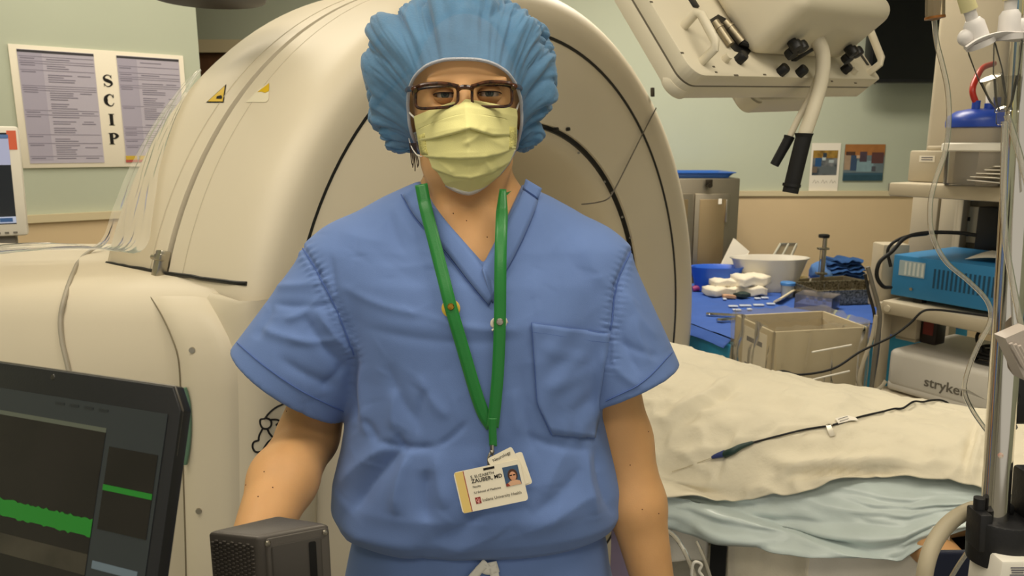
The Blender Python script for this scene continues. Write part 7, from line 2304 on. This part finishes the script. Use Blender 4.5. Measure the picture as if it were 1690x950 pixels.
# cables of the cart
tag(MB().tube([at(1612, 388, 2.3), at(1580, 384, 2.32), at(1530, 384, 2.34), at(1495, 392, 2.34), at(1472, 415, 2.33), at(1452, 432, 2.32), at(1447, 455, 2.32), at(1457, 472, 2.32), at(1470, 474, 2.36)], 0.0062, 10).build('black_power_cord', M_RUBBER), 'thick black cord looping past the left side of the blue equipment box', 'cable')
tag(MB().tube([at(1470, 440, 2.36), at(1466, 410, 2.37), at(1490, 392, 2.37), at(1530, 386, 2.42)], 0.0052, 8).build('black_power_cord', M_RUBBER), 'second black cord rising behind the blue equipment box', 'cable')
lp = thing('cart_side_panel', 'narrow beige panel standing at the left of the blue equipment box', 'panel', tuple(at(1458, 500, 2.46)))
MB().box((at(1462, 445, 2.5).x + 0.02, 2.52, (at(1462, 402, 2.5).z + 0.95) / 2), (0.09, 0.08, at(1462, 402, 2.5).z - 0.95), 0.006).build('panel_shell', M_CART, lp)
for i, (pth, c, r, lab) in enumerate((([(1446, 520), (1438, 560), (1424, 600), (1418, 632), (1432, 648), (1452, 640), (1462, 628)], '#b5ac98', 0.006, 'pale grey cord hanging in a loop at the left of the cart'),
                               ([(1432, 440), (1440, 470), (1452, 520), (1446, 570), (1440, 620), (1436, 670)], '#6f6a60', 0.007, 'grey cord hanging straight down the left post of the cart'),
                               ([(1452, 530), (1448, 580), (1440, 630), (1436, 655)], '#39414f', 0.006, 'dark blue grey cord hanging beside the left post of the cart'),
                               ([(1428, 452), (1433, 480), (1443, 520), (1440, 560)], '#2c2a28', 0.005, 'dark cord curling from the left post towards the towels'))):
    tag(MB().tube([at(x, y, 2.26 + 0.012 * i) for x, y in pth], r, 8).build('hanging_cord', mat('cord' + c, c, 0.5)), lab, 'cable')

# ------------------------------------------------------------------ chrome infusion pole with drip chambers and clamp
PYd = 0.85
pa_, pb_ = at(1686, 180, PYd), at(1640, 870, PYd)
pdv = (pb_ - pa_).normalized()
pt0 = pa_ - pdv * 0.62; pt1 = pb_ + pdv * ((FLOOR + 0.06 - pb_.z) / pdv.z)
iv = thing('infusion_pole', 'polished chrome infusion pole in the right foreground', 'pole', (pt1.x, pt1.y, FLOOR))
MB().cyl(pb_, pt0, 0.0155, seg=32).build('upper_pole', M_CHROME, iv)
MB().cyl(pt1, pb_, 0.0155, seg=32).build('lower_pole', M_CHROME, iv)
for k in range(5):
    a = 2 * math.pi * k / 5 + 0.3
    e = Vector((pt1.x + 0.26 * math.cos(a), pt1.y + 0.26 * math.sin(a), FLOOR + 0.07))
    MB().cyl((pt1.x, pt1.y, FLOOR + 0.09), e, 0.014).build('base_leg', M_CHROME, iv)
    MB().lathe([(0.001, -0.01), (0.022, -0.01), (0.024, 0), (0.022, 0.01), (0.001, 0.01)], 16, M=frame((e.x, e.y, FLOOR + 0.026), (math.cos(a), math.sin(a), 0), (0, 0, 1), (-math.sin(a), math.cos(a), 0))).build('caster', M_RUBBER, iv)
stk = MB()
for (px, py, c, w_) in ((1660, 752, '#b8463a', 0.008), (1662, 770, '#b8463a', 0.006)):
    q = at(px, py, PYd - 0.0158)
    MB().sphere((q.x - 0.002, q.y + 0.0035, q.z), (w_ * 0.7, 0.0028, w_ * 0.8), 10, 8).build('sticker_scrap', mat('scrap_red', '#c98a78', 0.6, color2='#e6dccb', vscale=160), iv)
# black clamp
ck = thing('pole_clamp', 'black plastic clamp around the chrome pole with worn white mark', 'clamp', tuple(at(1643, 935, PYd)))
cm = at(1645, 888, PYd)
M_CLK = mat('clamp_black', '#141416', 0.5, bump=0.1, bscale=200)
CMx = frame(cm, (1, 0, 0), pdv.cross(Vector((1, 0, 0))).normalized(), -pdv)
mb = MB()
mb.prism([(0.006 + 0.040 * math.cos(t), 0.034 * math.sin(t)) for t in [2 * math.pi * k / 28 for k in range(28)]], -0.030, 0.030, 0.004, 2, M=CMx)
mb.build('clamp_body', M_CLK, ck)
MB().box((-0.026, 0.004, 0.016), (0.016, 0.03, 0.050), 0.003, M=CMx).build('clamp_jaw', M_CLK, ck)
MB().cyl(CMx @ Vector((-0.026, 0.002, 0.038)), CMx @ Vector((-0.026, 0.002, 0.056)), 0.0065, seg=14).build('clamp_knob', M_CLK, ck)
MB().box((0.044, 0.0, 0.04), (0.03, 0.05, 0.10), 0.006, M=CMx).build('clamp_jaw', M_CLK, ck)
MB().box((0.010, -0.012, 0.036), (0.025, 0.02, 0.014), 0.003, M=CMx).build('clamp_screw', M_BLACK, ck)
wm = MB()
for (pp_, q_) in (((-0.026, 0.006), (-0.024, 0.010)), ((-0.024, 0.010), (-0.020, 0.004)), ((-0.024, 0.008), (-0.016, 0.008)), ((-0.018, 0.008), (-0.020, 0.001)), ((-0.014, 0.008), (-0.008, 0.004)), ((-0.012, 0.003), (-0.006, -0.001))):
    f_ = lambda x: -0.034 * math.sqrt(max(0, 1 - ((x - 0.006) / 0.040) ** 2)) - 0.0008
    wm.tube([CMx @ Vector((pp_[0], f_(pp_[0]), pp_[1])), CMx @ Vector((q_[0], f_(q_[0]), q_[1]))], 0.0008, 5)
wm.build('worn_mark', mat('worn_white', '#a9a49a', 0.7), ck)
# beige hose looping from the clamp
tag(MB().tube([at(1690, 860, 0.90), at(1655, 842, 0.90), at(1612, 838, 0.89), at(1572, 858, 0.88), at(1543, 893, 0.87), at(1528, 935, 0.86), at(1522, 990, 0.86)], 0.0098, 14).build('beige_hose', mat('hose_beige', '#b3a88e', 0.45)), 'thick beige hose curving down from behind the black clamp', 'hose')
pbx = thing('pump_box', 'white box with printed label at the bottom right corner', 'box', tuple(at(1670, 960, 0.83)))
q0, q1 = at(1654, 926, 0.805), at(1720, 1010, 0.805)
MB().box(((q0.x + q1.x) / 2, 0.835, (q0.z + q1.z) / 2), (q1.x - q0.x, 0.06, q0.z - q1.z), 0.004).build('box_shell', M_WHITE, pbx)
m = MB()
for k in range(6):
    m.box((q0.x + 0.020, 0.8044, q0.z - 0.008 - 0.0032 * k), (0.018 - 0.002 * (k % 3), 0.0006, 0.0014))
m.build('label_print', M_PRINT, pbx)
# grey and white devices clipped further along
gd = thing('white_plastic_tab', 'ribbed pale plastic tab at the right edge beside the pole', 'tab', tuple(at(1680, 580, 0.80)))
PT = [at(1659, 558, 0.80), at(1700, 540, 0.80), at(1720, 640, 0.80), at(1692, 628, 0.80)]
MB().add(PT + [p + Vector((0.0, 0.02, 0)) for p in PT], [(0, 3, 2, 1), (4, 5, 6, 7), (0, 1, 5, 4), (1, 2, 6, 5), (2, 3, 7, 6), (3, 0, 4, 7)]).build('tab_plate', mat('tab_grey', '#b5aaa0', 0.45), gd, smooth=False)
for k in range(3):
    a, b = at(1668 + 7 * k, 566 - 4 * k + 6 * k, 0.797), at(1690 + 6 * k, 606, 0.797)
    MB().tube([a, b], 0.0022, 6).build('tab_rib', mat('tab_grey', '#b5aaa0', 0.45), gd)
bd = thing('black_device', 'black rounded device at the right edge below the pale tab', 'device', tuple(at(1690, 690, 0.95)))
q0 = at(1676, 605, 0.95); q1 = at(1720, 700, 0.95)
MB().box(((q0.x + q1.x) / 2, 0.97, (q0.z + q1.z) / 2), (q1.x - q0.x, 0.05, q0.z - q1.z), 0.008, 3).build('device_shell', M_BLACK, bd)
MB().tube([(q1.x - 0.03, 0.97, q1.z - 0.002), (q0.x + 0.006, 0.945, q1.z - 0.002)], 0.004, 8).build('device_edge', M_GREY, bd)
zz_ = (q0.z + q1.z) / 2
pq = pa_.lerp(pb_, (pa_.z - zz_) / (pa_.z - pb_.z))
MB().cyl((q0.x + 0.01, 0.96, zz_), (pq.x + 0.010, pq.y + 0.008, zz_), 0.008).build('device_bracket', M_BLACK, bd)
# drip chambers
M_DRIP = clear_mat('drip_clear', '#e6e3d8', gloss=0.09, rough=0.04, haze=0.05)
M_DW2 = mat('drip_white', '#d9d4d0', 0.4)
dcs = thing('drip_chamber_set', 'pair of clear drip chambers joined under a white flange at upper right', 'drip chamber', tuple(at(1655, 190, 0.82)))
DYc = 0.82
def cone_between(a, b, prof, seg=20):
    z = (b - a); L = z.length; z.normalize()
    x = z.cross(Vector((0, 1, 0))).normalized(); y = z.cross(x)
    return MB().lathe([(r, t * L) for r, t in prof], seg, M=frame(a, x, y, z))
for (ta_, tb_) in (((1619, 76), (1652, 178)), ((1664, 66), (1656, 184))):
    a, b = at(ta_[0], ta_[1], DYc), at(tb_[0], tb_[1], DYc + 0.004)
    cone_between(a, b, [(0.0125, 0), (0.0132, 0.05), (0.0120, 0.45), (0.0085, 0.85), (0.0050, 1.0)]).build('chamber_wall', M_DRIP, dcs)
    cone_between(a.lerp(b, 0.5), b, [(0.0112, 0), (0.0078, 0.7), (0.0040, 1.0)]).build('fluid', clear_mat('drip_fluid', '#c9c6b4', gloss=0.2, rough=0.02, haze=0.04), dcs)
    d_ = (a - b).normalized()
    cone_between(a, a + d_ * 0.006, [(0.014, 0), (0.014, 1)]).build('chamber_collar', M_DW2, dcs)
    cone_between(a + d_ * 0.006, a + d_ * 0.030, [(0.0105, 0), (0.0100, 0.8), (0.007, 1)]).build('spike_body', M_DW2, dcs)
    cone_between(a + d_ * 0.030, a + d_ * 0.042, [(0.0058, 0), (0.0058, 1)]).build('spike_neck', M_DW2, dcs)
    cone_between(a + d_ * 0.040, a + d_ * 0.20, [(0.0080, 0), (0.0072, 0.2), (0.0072, 1)]).build('yellow_port', mat('port_yellow', '#cfc694', 0.45), dcs)
MB().tube([at(1593, 80, DYc), at(1612, 68, DYc - 0.004), at(1640, 60, DYc - 0.004), at(1665, 60, DYc - 0.002), at(1700, 62, DYc)], 0.0115, 10, flat=0.22).build('flange', M_DW2, dcs)
MB().sphere(at(1595, 62, DYc), (0.009, 0.008, 0.009), 14, 10).build('filter_disc', M_DW2, dcs)
MB().sphere(at(1684, 46, DYc), (0.011, 0.006, 0.010), 14, 10).build('filter_disc', M_DW2, dcs)
cone_between(at(1656, 178, DYc + 0.004), at(1657, 205, DYc + 0.004), [(0.008, 0), (0.0085, 0.2), (0.007, 0.25), (0.0075, 0.9), (0.006, 1)]).build('y_connector', M_DRIP, dcs)
# clear tubing
M_TUBE = clear_mat('tubing_clear', '#d8d3c4', gloss=0.3, rough=0.06, haze=0.30)
tag(MB().tube([at(1658, 200, DYc), at(1657, 260, DYc), at(1656, 330, DYc), at(1660, 400, DYc), at(1670, 460, DYc), at(1682, 520, DYc), at(1692, 570, DYc)], 0.0034, 10).build('infusion_line', M_TUBE), 'clear infusion line running straight down from the drip chambers', 'tube')
tag(MB().tube([at(1662, 190, DYc), at(1672, 220, DYc), at(1684, 260, DYc), at(1700, 320, DYc)], 0.0034, 10).build('infusion_line', M_TUBE), 'short clear line slanting right from the drip chambers', 'tube')
cpath = [(1542, 34), (1546, 70), (1556, 110), (1564, 150), (1566, 200), (1560, 250), (1543, 300), (1535, 340), (1538, 385), (1560, 430), (1600, 465), (1630, 498), (1634, 530), (1614, 570), (1598, 610), (1592, 645), (1604, 675), (1622, 702), (1640, 725)]
tag(MB().tube([at(x, y, 1.0) for x, y in cpath], 0.0032, 10).build('infusion_line', M_TUBE), 'long clear infusion line snaking down in front of the equipment cart', 'tube')
MB_ = thing('upper_drip_chamber', 'brass tinted clear drip chamber at the top edge above the long infusion line', 'drip chamber', tuple(at(1543, 34, 1.0)))
cone_between(at(1543, 34, 1.0), at(1544, -70, 1.0), [(0.003, 0), (0.009, 0.03), (0.0115, 0.06), (0.0112, 1)]).build('chamber_wall', clear_mat('drip_amber', '#d9c39a', gloss=0.3, rough=0.05, haze=0.2), MB_)
cone_between(at(1543, 31, 0.999), at(1543, 27, 0.999), [(0.0122, 0), (0.0122, 1)]).build('chamber_ring', mat('ring_copper', '#a06a3c', 0.3, 0.8), MB_)
tag(MB().add([at(1578, 640, 1.0), at(1598, 643, 0.995), at(1628, 660, 1.0), at(1600, 650, 1.0)], [(0, 1, 2, 3)]).build('tape_flag', M_PAPER, smooth=False), 'white tape flag stuck on the long infusion line before the console', 'tape')
tag(MB().tube([at(1690, 815, 0.98), at(1660, 830, 1.0), at(1630, 870, 1.02), at(1590, 920, 1.04), at(1565, 960, 1.05)], 0.0035, 8).build('infusion_line', M_TUBE), 'thin pale line crossing the bare forearm of the patient', 'tube')
# straws in the liner
for (p, q, lab) in (((1340, 581), (1405, 569), 'upper white straw caught in the bin liner'), ((1333, 628), (1402, 612), 'lower white straw caught in the bin liner')):
    tag(MB().tube([at(p[0], p[1], 2.24), at(q[0], q[1], 2.27)], 0.003, 8).build('white_straw', M_WHITE), lab, 'straw')

# ------------------------------------------------------------------ overhead lamp rim at the top edge
ol = thing('surgical_lamp', 'black rim of an overhead surgical lamp at the top edge above the scanner', 'lamp', tuple(at(340, -40, 1.9)))
lc = at(345, -12, 1.75)
MB().lathe([(0.001, 0.06), (0.05, 0.055), (0.10, 0.03), (0.125, 0.0), (0.12, -0.015), (0.09, -0.02), (0.001, -0.02)], 36, M=Matrix.Translation(lc) @ Matrix.Diagonal((1, 1, 1, 1))).build('lamp_head', M_BLACK, ol)
MB().cyl(lc + Vector((0, 0, 0.05)), (lc.x, lc.y, CEIL), 0.02).build('lamp_arm', M_BLACK, ol)
gh = at(442, -3, 1.75)
MB().cyl((gh.x - 0.03, gh.y, gh.z + 0.012), (gh.x + 0.03, gh.y, gh.z + 0.012), 0.012).build('green_handle', mat('handle_green', '#2f6a45', 0.45), ol)
MB().cyl((lc.x + 0.09, lc.y, lc.z + 0.02), (gh.x - 0.03, gh.y, gh.z + 0.02), 0.01).build('handle_stem', M_BLACK, ol)
